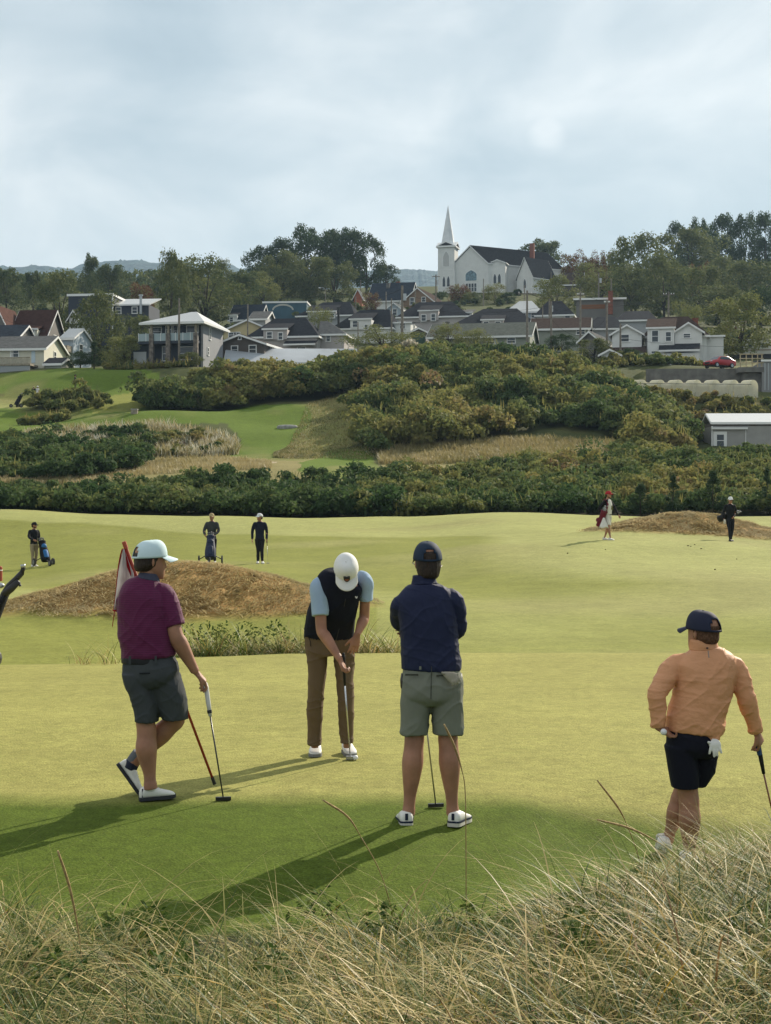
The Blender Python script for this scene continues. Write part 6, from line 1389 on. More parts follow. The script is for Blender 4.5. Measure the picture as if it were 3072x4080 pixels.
    for zx, dx in ((184, -1), (606, 1)): MB().loft([sring(L(f(zx, zy, .01)), (0, 1, 0), (1, 0, 0), a, c, 12) for zy, a, c in ((1012, .03, .006), (1060, .075, .014), (1110, .06, .012), (1128, .02, .004))]).build('pocket_lining', BLACKM, so, True)
    b.shoe(f(216, 2112, -.08), f(196, 2062, .20), m=SHOE_W, sole_m=SOLE_W, stripe=STRIPE_N, k=1.18); b.shoe(f(548, 2112, -.08), f(640, 2062, .19), m=SHOE_W, sole_m=SOLE_W, stripe=STRIPE_N, k=1.18)
    hd = f(425, 1972, .42); hd.z = float(H(hd.x, hd.y)) + .003
    club('dark blade putter standing between the legs of the man in the navy pullover', f(325, 1000, .24), f(345, 1290, .30), hd, (1, .18, 0), mat('black_grip', (.02, .02, .022), .7, .2), mat('brassy_shaft', (.36, .34, .22), .3, .5, metal=.6), mat('black_head', (.012, .012, .014), .4, .5), mallet=False)
    # glove hanging from the back pocket
    GL = mat('beige_glove', (.34, .31, .25), .8, .2, noise=(12, .15)); gm = MB(); o_ = f(535, 1060, -.17); Lg = lambda p: Vector(p) - o_
    t = thing('golf_glove', 'crumpled beige glove hanging from the back pocket of sage shorts', 'glove', o_)
    limb(gm, [(*Lg(f(480, 1010, -.172)), .012, .008), (*Lg(f(520, 1030, -.180)), .030, .012), (*Lg(f(560, 1050, -.175)), .040, .013)], (.4, 0, 1), 10)
    for a, c in (((540, 1040), (545, 1100)), ((558, 1045), (566, 1098)), ((572, 1040), (585, 1090)), ((580, 1030), (602, 1070)), ((490, 1015), (466, 1004))): limb(gm, [(*Lg(f(*a, -.178)), .011, .009), (*Lg(f((a[0] + c[0]) / 2, (a[1] + c[1]) / 2, -.182)), .010, .009), (*Lg(f(*c, -.176)), .006, .006)], (1, 0, 0), 8)
    link('glove', remesh(gm, .004, 2), GL, t)
man_navy()

# ======== man in the orange pullover
def man_orange():
    Y = 10.2; f = frame(2520, 2400, .4746, Y); mz = .4746 * Y / FPX; zg = float(H(f(500, 2150).x, Y))
    b = Body('man in orange pullover and navy shorts leaning on a putter with hand on hip', (f(480, 2150).x, Y, zg), vox=.0055); L = b.L
    b.head(f(592, 262, .0), (-.55, .83, -.03), (.02, 0, 1), 1.06); b.neck(f(600, 400, .0), .064)
    def row(zx, zy, hw, d, dY=0): return (*L(f(zx, zy, dY)), hw * mz, d)
    tor = [row(485, 1180, 215, .15), row(500, 1080, 225, .15), row(530, 960, 238, .155), row(575, 800, 238, .155), row(605, 650, 255, .148), row(612, 540, 265, .138), row(610, 470, 240, .118), row(604, 415, 165, .095), row(600, 375, 105, .08)]
    limb(b.mb, [(x, y, z, a * .88, c * .9) for x, y, z, a, c in tor], (1, -.1, 0), 32, 26, 2.4)
    SL, EL, WL = f(350, 520, -.0), f(205, 770, -.10), f(218, 1050, -.10); SR, ER, WR = f(868, 530, .0), f(955, 800, -.02), f(1040, 1085, .05)
    b.arm(SL, EL, WL, 1.0, ku=.85); b.arm(SR, ER, WR, 1.0, side=(.6, .3, .5), ku=.85)
    b.hand(WL, (.65, .12, -.42), (.55, -.25, .75), (.2, .9, .1), 1.05, curls=(.75, .8, .85, .9), thumb=(.4, .3)); b.hand(WR, (.35, .25, -.75), (-.05, .55, -.8), (-.7, -.2, .0), 1.05, curls=(.8, .9, .95, 1.0), thumb=(.5, .4))
    kA, aA = f(474, 1660, -.0), f(480, 2130, .03); kB, aB = f(400, 1650, .13), f(305, 1965, .20)
    b.leg(f(430, 1240, .0), kA, aA, 1.22); b.leg(f(540, 1240, .06), kB, aB, 1.12)
    b.body()
    b.hair(mat('cropped_brown_hair', (.10, .055, .035), .8, .1, noise=(90, .4)), low=-.062, high=.05, puff=.955); b.cap(mat('navy_cap', (.020, .024, .048), .75, .2, noise=(8, .06)), opening=True, k2=1.10)
    ORG = cloth('orange_pullover', (.70, .345, .18), .6, .25, noise=(3, .05), bump=(11, .5, (1, 1, 1.6), .03), trans=.12); mb = MB()
    limb(mb, [row(520, 1085, 240, .16), row(526, 1030, 246, .165), row(546, 920, 236, .165), row(580, 800, 236, .162), row(605, 660, 250, .155), row(612, 550, 262, .145), row(611, 480, 246, .125), row(605, 420, 172, .102), row(600, 385, 118, .088)], (1, -.1, 0), 36, 28, 2.4)
    # the hem drops towards the right
    limb(mb, [row(620, 1020, 128, .155), row(655, 1120, 100, .13, -.02), row(690, 1180, 52, .10, -.03)], (1, -.1, 0), 12, 22, 2.4)
    for A, B_, C_ in ((L(SL), L(EL), L(WL)), (L(SR), L(ER), L(WR))):
        dx = .05 if A.x < L(f(600, 500)).x else -.05
        limb(mb, [(*(A + Vector((dx * 1.7, 0, .0))), .06, .075), (*(A + Vector((dx * .3, 0, -.02))), .070, .080), (*A.lerp(B_, .4), .065, .072), (*A.lerp(B_, .8), .058, .062), (*B_, .055, .058), (*B_.lerp(C_, .3), .053, .056), (*B_.lerp(C_, .65), .047, .049), (*B_.lerp(C_, .93), .041, .045), (*C_, .039, .042)], (.3, .9, .2), 34)
    sw = b.part('pullover', mb, ORG, .006, 4, folds=[(.007, 3, 6, 2, -1.0), (.005, 5, 9, 6, -.6), (.0035, 3, 16, 9, .1)])
    mb = MB(); limb(mb, [row(600, 395, 124, .092), row(597, 350, 116, .088), row(596, 308, 110, .084)], (1, -.1, 0), 12, 24); b.part('collar', mb, ORG, .005, 2, parent=sw, folds=[(.003, 2, 30, 4, .1)])
    MB().bar(L(f(636, 405, -.145)), L(f(642, 465, -.152)), .008, .002).build('back_mark', mat('grey_print', (.35, .27, .22), .6, .2), sw); MB().ball(L(f(628, 384, -.105)), .008, .003, .006).build('logo', BLACKM, sw)
    NV = cloth('midnight_shorts', (.010, .011, .020), .85, .15, bump=(9, .4, (1, 1, .6), .03)); mb = MB()
    limb(mb, [row(470, 1010, 176, .14), row(490, 1120, 208, .152), row(505, 1210, 218, .155), row(500, 1290, 150, .12)], (1, -.1, 0), 16, 26, 2.5)
    limb(mb, [row(395, 1200, 128, .14), row(424, 1400, 124, .13), row(440, 1552, 112, .12)], (1, 0, 0), 16, 22, 2.3, level=True); limb(mb, [row(600, 1200, 118, .13, .04), row(590, 1400, 102, .12, .08), row(545, 1538, 66, .11, .11)], (1, 0, 0), 16, 22, 2.3, level=True)
    b.part('shorts', mb, NV, .0065, 9, folds=[(.005, 4, 9, 3, .4)])
    b.shoe(f(430, 2215, -.06), f(520, 2195, .20), m=SHOE_W, sole_m=SOLE_W, k=1.15); b.shoe(f(250, 1940, .20), f(262, 2090, .26), up=(-.1, -.85, .3), m=SHOE_W, sole_m=SOLE_W, k=1.12)
    hd = f(1255, 2120, .28); hd.z = float(H(hd.x, hd.y)) + .003
    club('putter with blue and black grip beside the man in orange', f(1045, 1132, .10), f(1102, 1438, .14), hd, (1, .2, 0), mat('black_grip', (.02, .02, .022), .7, .2), mat('rust_shaft', (.20, .07, .03), .35, .5), mat('black_head', (.012, .012, .014), .4, .5), gr=.015, band=(mat('blue_grip', (.02, .055, .16), .6, .3), .235, .14))
    g = f(262, 1088, -.165); tag(MB().ball((0, 0, 0), .0215, nu=16, nv=10).build('golf_ball', mat('ball_white', (.74, .75, .76), .35, .5), None, True), 'white golf ball in the fingers of the man in orange', 'golf ball').location = g
    o_ = f(690, 1200, -.155); t = thing('golf_glove', 'clean white glove hanging from the pocket of navy shorts', 'glove', o_); Lg = lambda p: Vector(p) - o_; gm = MB()
    limb(gm, [(*Lg(f(655, 1172, -.150)), .028, .012), (*Lg(f(690, 1190, -.160)), .038, .013), (*Lg(f(700, 1220, -.162)), .036, .012)], (1, 0, .2), 10)
    for a, c in (((665, 1195), (645, 1275)), ((684, 1205), (686, 1300)), ((705, 1205), (712, 1290)), ((722, 1200), (748, 1268)), ((648, 1180), (634, 1172))): limb(gm, [(*Lg(f(*a, -.160)), .0105, .009), (*Lg(f((a[0] + c[0]) / 2, (a[1] + c[1]) / 2, -.166)), .010, .009), (*Lg(f(*c, -.160)), .007, .007)], (1, 0, 0), 10)
    link('glove', remesh(gm, .004, 2), mat('white_glove', (.70, .70, .67), .7, .25, noise=(12, .06)), t)
man_orange()

# ------------------------------------------------------------------ far golfers
def far_person(label, px, py, Y, yaw, top, bottom, shoe, capm, h=1.8, arms=None, legs=None, shorts=False, short_sleeve=False, vox=.013, head_turn=0.0, hairm=HAIR, gloves=None, z=None, beard=False):
    """yaw: heading in degrees, 0 = facing the camera, +90 = facing the right of the photo. Arm and leg points in the person's own frame (right, forward, up) in units of height"""
    p = P(px, py, Y)
    if z is not None: p.z = z
    F_ = Vector((math.sin(R_(yaw)), -math.cos(R_(yaw)), 0)); Rt = F_.cross(Vector((0, 0, 1)))
    b = Body(label, p, vox=vox); O = p
    W = lambda r, f, u: O + Rt * r * h + F_ * f * h + Vector((0, 0, u * h)); L = b.L
    arms = arms or {}; lg = legs or {}
    hd = W(0, .012, .925); a = R_(head_turn); b.head(hd, F_ * math.cos(a) + Rt * math.sin(a), (0, 0, 1), h / 1.78); b.neck(W(0, -.01, .83), .052)
    limb(b.mb, [(*L(W(0, 0, .47)), .15 * h / 1.8, .095), (*L(W(0, 0, .58)), .135, .09), (*L(W(0, .005, .72)), .165, .105), (*L(W(0, 0, .80)), .165, .085), (*L(W(0, -.01, .85)), .06, .055)], Rt, 16)
    sh = {-1: W(-.108, -.005, .80), 1: W(.108, -.005, .80)}
    A = {}
    for s_ in (-1, 1):
        e, w = arms.get(s_, ((s_ * .135, -.01, .63), (s_ * .135, .03, .485))); E_, W_ = W(*e), W(*w); A[s_] = (E_, W_); b.arm(sh[s_], E_, W_, .98)
        d = (W_ - E_).normalized(); b.hand(W_, d, -Rt * s_ + F_ * .2, F_, 1.0, curl=.55)
    K = {}
    for s_ in (-1, 1):
        k_, a_ = lg.get(s_, ((s_ * .055, .01, .285), (s_ * .06, .0, .048))); K[s_] = (W(*k_), W(*a_)); b.leg(W(s_ * .052, 0, .50), K[s_][0], K[s_][1], .92, back=-F_, side=Rt)
    b.body(smooth=2); b.eyes()
    b.hair(hairm, low=-.075, high=.05, puff=.98); b.cap(capm, k2=1.06)
    if beard: 
        c, f, u, rt, k = b.hf; MB().loft([sring(c + u * z_ + f * y_, rt, f, a_, d_, 14) for z_, y_, a_, d_ in ((-.128, .06, .03, .03), (-.105, .052, .052, .054), (-.075, .036, .064, .072), (-.05, .02, .068, .08))]).build('beard', HAIR, b.root, True)
    mb = MB(); limb(mb, [(*L(W(0, 0, .50)), .165, .115), (*L(W(0, 0, .58)), .155, .112), (*L(W(0, .005, .70)), .178, .122), (*L(W(0, 0, .79)), .178, .10), (*L(W(0, -.008, .835)), .085, .07)], Rt, 16, 20, 2.3)
    for s_ in (-1, 1):
        S, (E_, W_) = sh[s_], A[s_]; S, E_, W_ = L(S), L(E_), L(W_)
        if short_sleeve: limb(mb, [(*(S - Rt * s_ * .04), .06, .07), (*S, .066, .07), (*S.lerp(E_, .7), .06, .062)], F_, 8)
        else: limb(mb, [(*(S - Rt * s_ * .075 - Vector((0, 0, .01))), .045, .06), (*(S - Rt * s_ * .012 - Vector((0, 0, .022))), .058, .066), (*S.lerp(E_, .5), .058, .062), (*E_, .052, .054), (*W_.lerp(E_, .1), .040, .042)], F_, 14)
    tp = b.part('jacket' if not short_sleeve else 'shirt', mb, top, vox, 3, folds=[(.006, 5, 9, 3, .6)])
    mb = MB(); limb(mb, [(*L(W(0, 0, .545)), .15, .105), (*L(W(0, 0, .50)), .165, .115), (*L(W(0, 0, .465)), .16, .11)], Rt, 8, 20, 2.4)
    for s_ in (-1, 1):
        H_, (K_, A_) = L(W(s_ * .05, 0, .49)), K[s_]; K_, A_ = L(K_), L(A_)
        if shorts: limb(mb, [(*H_, .098, .105), (*H_.lerp(K_, .5), .09, .095), (*H_.lerp(K_, .9), .085, .09)], Rt, 10)
        else: limb(mb, [(*H_, .098, .105), (*H_.lerp(K_, .5), .085, .09), (*K_, .068, .072), (*K_.lerp(A_, .5), .06, .064), (*A_.lerp(K_, .02), .052, .058)], Rt, 16)
    b.part('shorts' if shorts else 'trousers', mb, bottom, vox, 3, folds=[(.006, 5, 9, 8, -.5)])
    for s_ in (-1, 1):
        a_ = K[s_][1]; base = Vector((a_.x, a_.y, a_.z - .048 * h)); b.shoe(base - F_ * .085, base + F_ * .185 + Rt * s_ * .03, m=shoe, sole_m=SOLE_W if shoe is SHOE_W else SOLE_B, lace=False)
    return b, W
C_ = {}
BLK = cloth('black_jacket', (.012, .013, .016)); KHAKI = cloth('khaki_trousers', (.30, .25, .165)); DGREY = cloth('dark_grey_sweater', (.045, .05, .052)); NAVJ = cloth('navy_jacket', (.012, .016, .03)); DTR = cloth('dark_trousers', (.014, .015, .02)); WSH = cloth('white_shorts', (.62, .60, .56))
CAPB = mat('black_cap', (.015, .015, .016), .8, .2); CAPK = mat('beige_cap', (.40, .31, .17), .8, .2); CAPR = mat('red_cap', (.36, .02, .03), .8, .2); CAPWH = mat('white_cap_far', (.72, .73, .74), .8, .2)
k7 = .7203
def z7(zx, zy): return k7 * zx, 2000 + k7 * zy
def zg(px, Y): x = (px - CX) / FPX * Y; return float(H(x, Y))
def push_cart(label, loc, yaw, bagm, acc, k=1.0, group='golf push carts'):
    t = thing('push_cart', label, 'golf cart', loc, R_(yaw)); V3 = Vector
    base, topp = V3((0, -.05, .22)), V3((0, .38, 1.0)); ax = (topp - base).normalized(); fr = V3((0, ax.z, -ax.y)); rt = V3((1, 0, 0))
    a = [(0, .15, .13), (.03, .19, .16), (.3, .20, .16), (.55, .165, .145), (.78, .14, .125), (.86, .155, .14), (.9, .155, .14)]
    bag = MB().loft([sring(base + ax * s_, rt, fr, ru, rv, 14, 2.4) for s_, ru, rv in spl(a, 20)]).build('bag', bagm, t, True)
    MB().loft([sring(base + ax * s_ - fr * .10, rt, fr, ru, .07, 12, 2.6) for s_, ru in ((.08, .09), (.12, .12), (.38, .12), (.44, .09))]).build('pocket', acc, bag, True); MB().ball(base + ax * .62 - fr * .10, .12, .08, .12).build('pocket', acc, bag, True)
    mb = MB(); hb = MB()
    for j in range(9):
        p = base + ax * .86 + rt * (-.09 + .0225 * j) + fr * (.05 * math.sin(j * 2.4)); e = p + ax * (.14 + .05 * math.sin(j * 1.7)); mb.tube([p, e], .008, 5); hb.ball(e + V3((0, 0, .02)), .045 if j % 3 == 0 else .028, .035, .028)
    cl = mb.build('club_shafts', GALV, t); hb.build('club_heads', mat('club_head_covers', (.10, .10, .11), .4, .5, noise=(9, .7)), cl, True)
    fm = MB(); fm.tube([V3((0, -.42, .16)), V3((0, -.10, .24)), V3((0, .42, .98)), V3((0, .62, 1.02))], .022, 7)
    for sx in (-1, 1): fm.tube([V3((0, .10, .42)), V3((sx * .40, .22, .18))], .018, 6)
    f_ = fm.build('frame', BLACKM, t, True); MB().tube([V3((-.18, .62, 1.0)), V3((-.10, .66, 1.05)), V3((.10, .66, 1.05)), V3((.18, .62, 1.0))], .02, 7).build('handle', BLACKM, f_, True)
    for x_, y_, r_ in ((-.42, .22, .16), (.42, .22, .16), (0, -.45, .14)):
        w = MB().tube([(x_ - .025, y_, r_), (x_ + .025, y_, r_)], r_, 16).build('wheel', BLACKM, t); MB().tube([(x_ - .032, y_, r_), (x_ + .032, y_, r_)], r_ * .6, 10).build('rim', mat('grey_rim', (.16, .16, .17), .5, .4), w)
    return t

# left: man in black with a blue cart
px, py = z7(188, 378); Y = 65; z_ = zg(px, Y)
b, W = far_person('bearded man in black jacket and khaki trousers pushing a blue cart', px, py, Y, 40, BLK, KHAKI, SHOE_W, CAPB, 1.86, arms={1: ((.17, .10, .66), (.13, .25, .60)), -1: ((-.14, -.02, .63), (-.12, .02, .49))}, legs={1: ((.05, .03, .285), (.06, .05, .048)), -1: ((-.06, .0, .285), (-.06, -.06, .048))}, z=z_, head_turn=-35, beard=True)
px2, _ = z7(252, 370); push_cart('push cart with black and bright blue bag beside the bearded man', Vector(((px2 - CX) / FPX * 64.6, 64.6, zg(px2, 64.6))), 35, BLK, mat('bright_blue_bag', (.02, .13, .34), .6, .3))
# middle: man in grey behind a navy cart
px, py = z7(1172, 345); Y = 57.6
b, W = far_person('man in dark grey sweater and beige cap behind a navy push cart', px, py, Y, -8, DGREY, DTR, SHOE_W, CAPK, 1.86, arms={1: ((.145, .05, .64), (.085, .20, .56)), -1: ((-.145, .05, .64), (-.085, .20, .56))}, z=zg(px, Y), head_turn=0)
px2, _ = z7(1163, 340); push_cart('push cart with navy bag in front of the man in dark grey', Vector(((px2 - CX) / FPX * 56.7, 56.7, zg(px2, 56.7))), 4, mat('navy_bag', (.012, .02, .05), .6, .3), mat('dark_navy_pocket', (.016, .026, .06), .6, .3))
# walker in navy with a putter
px, py = z7(1437, 348); Y = 57; z_ = zg(px, Y)
b, W = far_person('man in navy jacket and white cap walking with a putter', px, py, Y, 8, NAVJ, DTR, SHOE_W, CAPWH, 1.84, arms={-1: ((-.14, -.02, .63), (-.135, .04, .48)), 1: ((.145, -.03, .63), (.15, .0, .475))}, legs={-1: ((-.04, .03, .285), (-.045, .07, .05)), 1: ((.035, .01, .285), (.03, -.06, .05))}, z=z_, head_turn=60)
hw = W(-.142, .055, .46); hd = Vector((hw.x + .03, hw.y - .02, zg(px, Y) + .003)); club('putter carried upright by the walking man in navy', hw + Vector((0, 0, .06)), hw + Vector((.0, 0, -.2)), hd, (1, .3, 0), mat('black_grip', (.02, .02, .022), .7, .2), mat('steel_shaft', (.60, .61, .62), .22, .5, metal=.9), mat('steel_head', (.35, .36, .37), .3, .5, metal=.8))
# caddie in a white bib
k8 = .5234
def z8(zx, zy): return 2200 + k8 * zx, 1900 + k8 * zy
px, py = z8(424, 484); Y = 60; z_ = zg(px, Y)
b, W = far_person('bearded caddie in white bib, white shorts and red cap walking on the right', px, py, Y, 48, cloth('black_sleeves', (.014, .014, .018)), WSH, SHOE_W, CAPR, 1.90, arms={1: ((.15, -.10, .64), (.13, -.05, .50)), -1: ((-.17, .06, .64), (-.16, .16, .50))}, legs={1: ((.06, .06, .285), (.06, .10, .05)), -1: ((-.06, -.02, .285), (-.06, -.12, .055))}, shorts=True, z=z_, head_turn=-10, beard=True)
mb = MB(); L = b.L; F_ = (W(0, 1, 0) - W(0, 0, 0)).normalized(); Rt = (W(1, 0, 0) - W(0, 0, 0)).normalized(); hh = 1.9
limb(mb, [(*L(W(0, .004, .53)), .168, .128), (*L(W(0, .004, .58)), .162, .126), (*L(W(0, .008, .70)), .172, .136), (*L(W(0, .004, .785)), .150, .112), (*L(W(0, 0, .825)), .10, .085)], Rt, 16, 20, 2.3)
bib = b.part('bib', mb, cloth('white_bib', (.68, .66, .62), .8, .15), .013, 3, folds=[(.006, 5, 9, 3, .6)]); MB().bar(L(W(-.02, .085, .70)), L(W(-.02, .085, .62)), .07, .02).build('bib_emblem', mat('olive_emblem', (.16, .15, .07), .8, .1), bib)
MB().tube([L(W(.11, -.06, .74)), L(W(.11, .0, .835)), L(W(.10, .07, .74)), L(W(.12, .04, .58))], .03, 6).build('bag_strap', mat('maroon_strap', (.16, .02, .035), .8, .1), b.root)
MAR = mat('maroon_bag', (.13, .014, .03), .7, .2, noise=(3, .15))
def carry_bag(label, a, c, m, towel=None):
    t = thing('golf_bag', label, 'golf bag', a); ax = (c - a); ln = ax.length; ax.normalize(); rt = ax.cross(Vector((0, 0, 1))).normalized(); fr = ax.cross(rt)
    g = MB().loft([sring(ax * (s_ * ln), rt, fr, r1, r2, 14, 2.4) for s_, r1, r2 in ((0, .10, .10), (.04, .13, .13), (.5, .12, .12), (.9, .12, .12), (.96, .135, .135), (1.0, .135, .135))]).build('bag', m, t, True)
    MB().ball(ax * ln * .35 - fr * .11 * (1 if fr.z > 0 else -1) * -1, .10, .12, .10).build('pocket', m, g, True)
    mb = MB(); hb = MB()
    for j in range(9):
        p = ax * ln + rt * (-.09 + .0225 * j) + fr * (.05 * math.sin(j * 2.4)); e = p + ax * (.12 + .07 * math.sin(j * 1.7)); mb.tube([p - ax * .1, e], .008, 5); hb.ball(e + Vector((0, 0, .01)), .04 if j % 3 == 0 else .03, .035, .028)
    cl = mb.build('club_shafts', GALV, t); hb.build('club_heads', mat('club_head_steel', (.24, .24, .25), .35, .5, noise=(12, .7)), cl, True)
    for sx in (-1, 1): MB().tube([ax * ln * .8 + rt * sx * .06 - Vector((0, 0, .1)), ax * ln * .1 + rt * sx * .08 - Vector((0, 0, .16))], .012, 5).build('stand_leg', BLACKM, t)
    return t
a = W(.17, -.10, .28); c = W(.15, .02, .60); carry_bag('maroon golf bag slung at the hip of the caddie in the white bib', a, c, MAR)
o_ = W(.19, .03, .46); t = thing('towel', 'white towel hanging from the maroon golf bag', 'towel', o_); rows = []
mb = MB(); N_ = 7
for i in range(8):
    zz = -.055 * i; w_ = .03 + .022 * i
    rows.append([Vector((math.cos(6.283 * j / 12) * w_ * (1 + .15 * math.sin(j * 3.1)), math.sin(6.283 * j / 12) * w_ * .5 * (1 + .2 * math.sin(j * 2.3)), zz - .03 * math.sin(j * 1.7) * i / 7)) for j in range(12)])
mb.loft(rows).build('cloth', mat('white_towel', (.68, .66, .64), .9, .1, noise=(14, .08), bump=(25, .5)), t, True)
# golfer in black with a bag across his back
px, py = z8(1355, 517); Y = 64; z_ = zg(px, Y)
b, W = far_person('golfer all in black with white cap and sunglasses carrying a bag', px, py, Y, 12, BLK, DTR, mat('black_shoe', (.012, .012, .014), .5, .3), CAPWH, 1.83, arms={-1: ((-.13, -.02, .63), (-.03, .11, .545)), 1: ((.15, -.02, .63), (.16, .03, .49))}, legs={-1: ((-.05, .01, .285), (-.035, -.05, .05)), 1: ((.045, .05, .285), (.02, .05, .05))}, z=z_)
c0, f, u, rt, k = b.hf; MB().ball(c0 + f * .092 + u * .002, .07, .022, .018).build('sunglasses', BLACKM, b.root, True)
carry_bag('black golf bag carried crosswise behind the golfer in black', W(.23, -.14, .50), W(-.20, -.13, .64), mat('black_bag', (.014, .014, .016), .6, .3))
o_ = W(.155, .05, .46); t = thing('golf_glove', 'white glove held by the golfer in black', 'glove', o_); mb = MB(); limb(mb, [(0, 0, .06, .03, .03), (0, 0, 0, .045, .04), (0.01, 0, -.06, .04, .03)], (1, 0, 0), 8); [limb(mb, [(dx, 0, -.04, .012, .012), (dx * 1.3, 0, -.12, .010, .010)], (1, 0, 0), 4) for dx in (-.03, -.01, .01, .03)]; link('glove', remesh(mb, .008, 1), WSH, t)
# far left: two tiny golfers and their cart
for (zx, zy, lab, top, bot, cp, yw) in ((218, 332, 'tiny golfer in dark shirt and straw hat at far left', BLK, WSH, CAPK, 170), (243, 328, 'tiny golfer in white shirt beside the dark shirted one', cloth('white_shirt_far', (.66, .66, .66)), WSH, CAPWH, 150)):
    px, py = q(3, zx, zy); far_person(lab, px, py, 186, yw, top, bot, SHOE_W, cp, 1.72, shorts=True, short_sleeve=True, vox=.025, z=zg(px, 186))
px, py = q(3, 108, 355); x = (px - CX) / FPX * 182; push_cart('tiny black push cart at the far left edge', Vector((x, 182, zg(px, 182))), -60, BLK, BLK).scale = (1.5, 1.5, 1.5)
px, py = q(3, 487, 345); far_person('golfer whose head shows above the dark rounded shrub patch', px, py, 189, 90, BLK, DTR, SHOE_W, CAPB, 1.8, vox=.025, z=zg(px, 189) + .15)
# the handle of a cart reaching in at the left edge
def near_cart():
    Y = 22; f = frame(0, 2000, k7, Y); o = f(-90, 640); o.z = float(H(o.x, Y)); t = thing('push_cart', 'black push cart handle reaching in at the left edge of the photo', 'golf cart', o); L = lambda p: Vector(p) - o
    hnd = MB().tube([L(f(-40, 640)), L(f(0, 560)), L(f(20, 510)), L(f(50, 462)), L(f(90, 425)), L(f(118, 395)), L(f(129, 365)), L(f(127, 349))], [.045, .055, .045, .042, .042, .042, .034, .028], 10).build('handle', BLACKM, t, True); MB().tube([L(f(128, 362)), L(f(126, 345))], [.034, .036], 10).build('handle_cap', GALV, hnd, True)
    MB().tube([L(f(20, 515, -.05)), L(f(62, 478, -.05)), L(f(104, 438, -.05))], [.05, .055, .04], 8).build('console', BLACKM, t, True); MB().tube([L(f(100, 445, -.06)), L(f(114, 466, -.06))], .018, 6).build('brake_lever', BLACKM, t)
    MB().loft([sring(L(f(zx, zy)), (.8, 0, .5), (0, 1, 0), r, r, 14) for zx, zy, r in ((-95, 800, .15), (-60, 700, .16), (-15, 590, .15), (25, 520, .10), (35, 500, .06))]).build('bag', BLK, t, True); MB().ball(L(f(2, 462, .05)), .06, .05, .04).build('club_head', GALV, t, True)
    for dx in (-.5, .1): MB().tube([L(Vector((o.x + dx, Y - .05, o.z + .15))), L(Vector((o.x + dx, Y + .05, o.z + .15)))], .15, 14).build('wheel', BLACKM, t)
near_cart()

# ------------------------------------------------------------------ dune grass
RAMP_MAR = [(0, (.018, .036, .007)), (.22, (.045, .085, .016)), (.42, (.13, .185, .035)), (.6, (.37, .315, .105)), (.76, (.70, .55, .26)), (.88, (.20, .115, .05)), (.96, (.42, .26, .03)), (1, (.5, .3, .03))]
M_MAR = mat('dune_grass', (.3, .3, .15), .50, .24, ramp=RAMP_MAR, trans=.28)
def marram(name, X, Y, per, ln, label, wid=(.0028, .0078), zadd=0.0, spread=.16, bias=0.0, seg=8, tint=None, bend=(.7, 3.0), var=.12):
    """tussocks at X, Y with 'per' blades each"""
    n = len(X); k = np.repeat(np.arange(n), per); m = len(k); r = np.abs(rng.normal(size=m)) * spread; a = rng.uniform(0, 6.283, m)
    x = X[k] + r * np.cos(a); y = Y[k] + r * np.sin(a); C = np.stack([x, y, H(x, y) + zadd - .02], 1)
    az = a + rng.normal(size=m) * .9; az = np.where(rng.uniform(size=m) < .30, rng.choice([0.05, math.pi - .05], m, p=[.5 + bias, .5 - bias]) + rng.normal(size=m) * .55, az)
    lt = rng.uniform(.75, 1.2, n); L_ = ln * lt[k] * rng.uniform(.35, 1.12, m)
    base = (tint if tint is not None else np.clip(.50 + rng.normal(size=n) * .12, .1, .8))[k]
    t = np.clip(base + rng.normal(size=m) * var, .02, .86); u = rng.uniform(size=m); t = np.where(u > .985, .97, t); t = np.where((u > .955) & (u < .985), .88, t); t = np.where(u < .12, rng.uniform(.1, .3, m), t)
    th0 = np.abs(rng.normal(size=m)) * .22 + r * .8; th1 = th0 + rng.uniform(bend[0], bend[1], m) * (.7 + .4 * rng.uniform(size=m))
    w = rng.uniform(wid[0], wid[1], m) * np.where(L_ < ln * .4, .8, 1)
    V, F, tt = ribbons(C, L_, az, th0, np.minimum(th1, 2.9), w, t, seg)
    return tag(link(name, mesh_np(name, V, F, tt, smooth=True), M_MAR), label, 'grass', kind='stuff')
LIM = ([-500, 0, 300, 700, 1000, 1300, 1600, 2000, 2400, 2750, 3072, 3600], [8.2, 8.1, 7.5, 7.0, 7.1, 7.5, 7.3, 7.3, 7.5, 8.1, 8.8, 9.0])
def dune_spots(n, back=0.0, p=.85, gaps=False):
    px = rng.uniform(-500, 3600, n); Ym = np.interp(px, *LIM) - back; Y = 4.3 + (Ym - 4.3) * rng.uniform(0, 1, n) ** p; X = (px - CX) / FPX * Y
    if gaps: k = nz(X, Y, 1.7, 77) > -.14; return px[k], X[k], Y[k]
    return px, X, Y
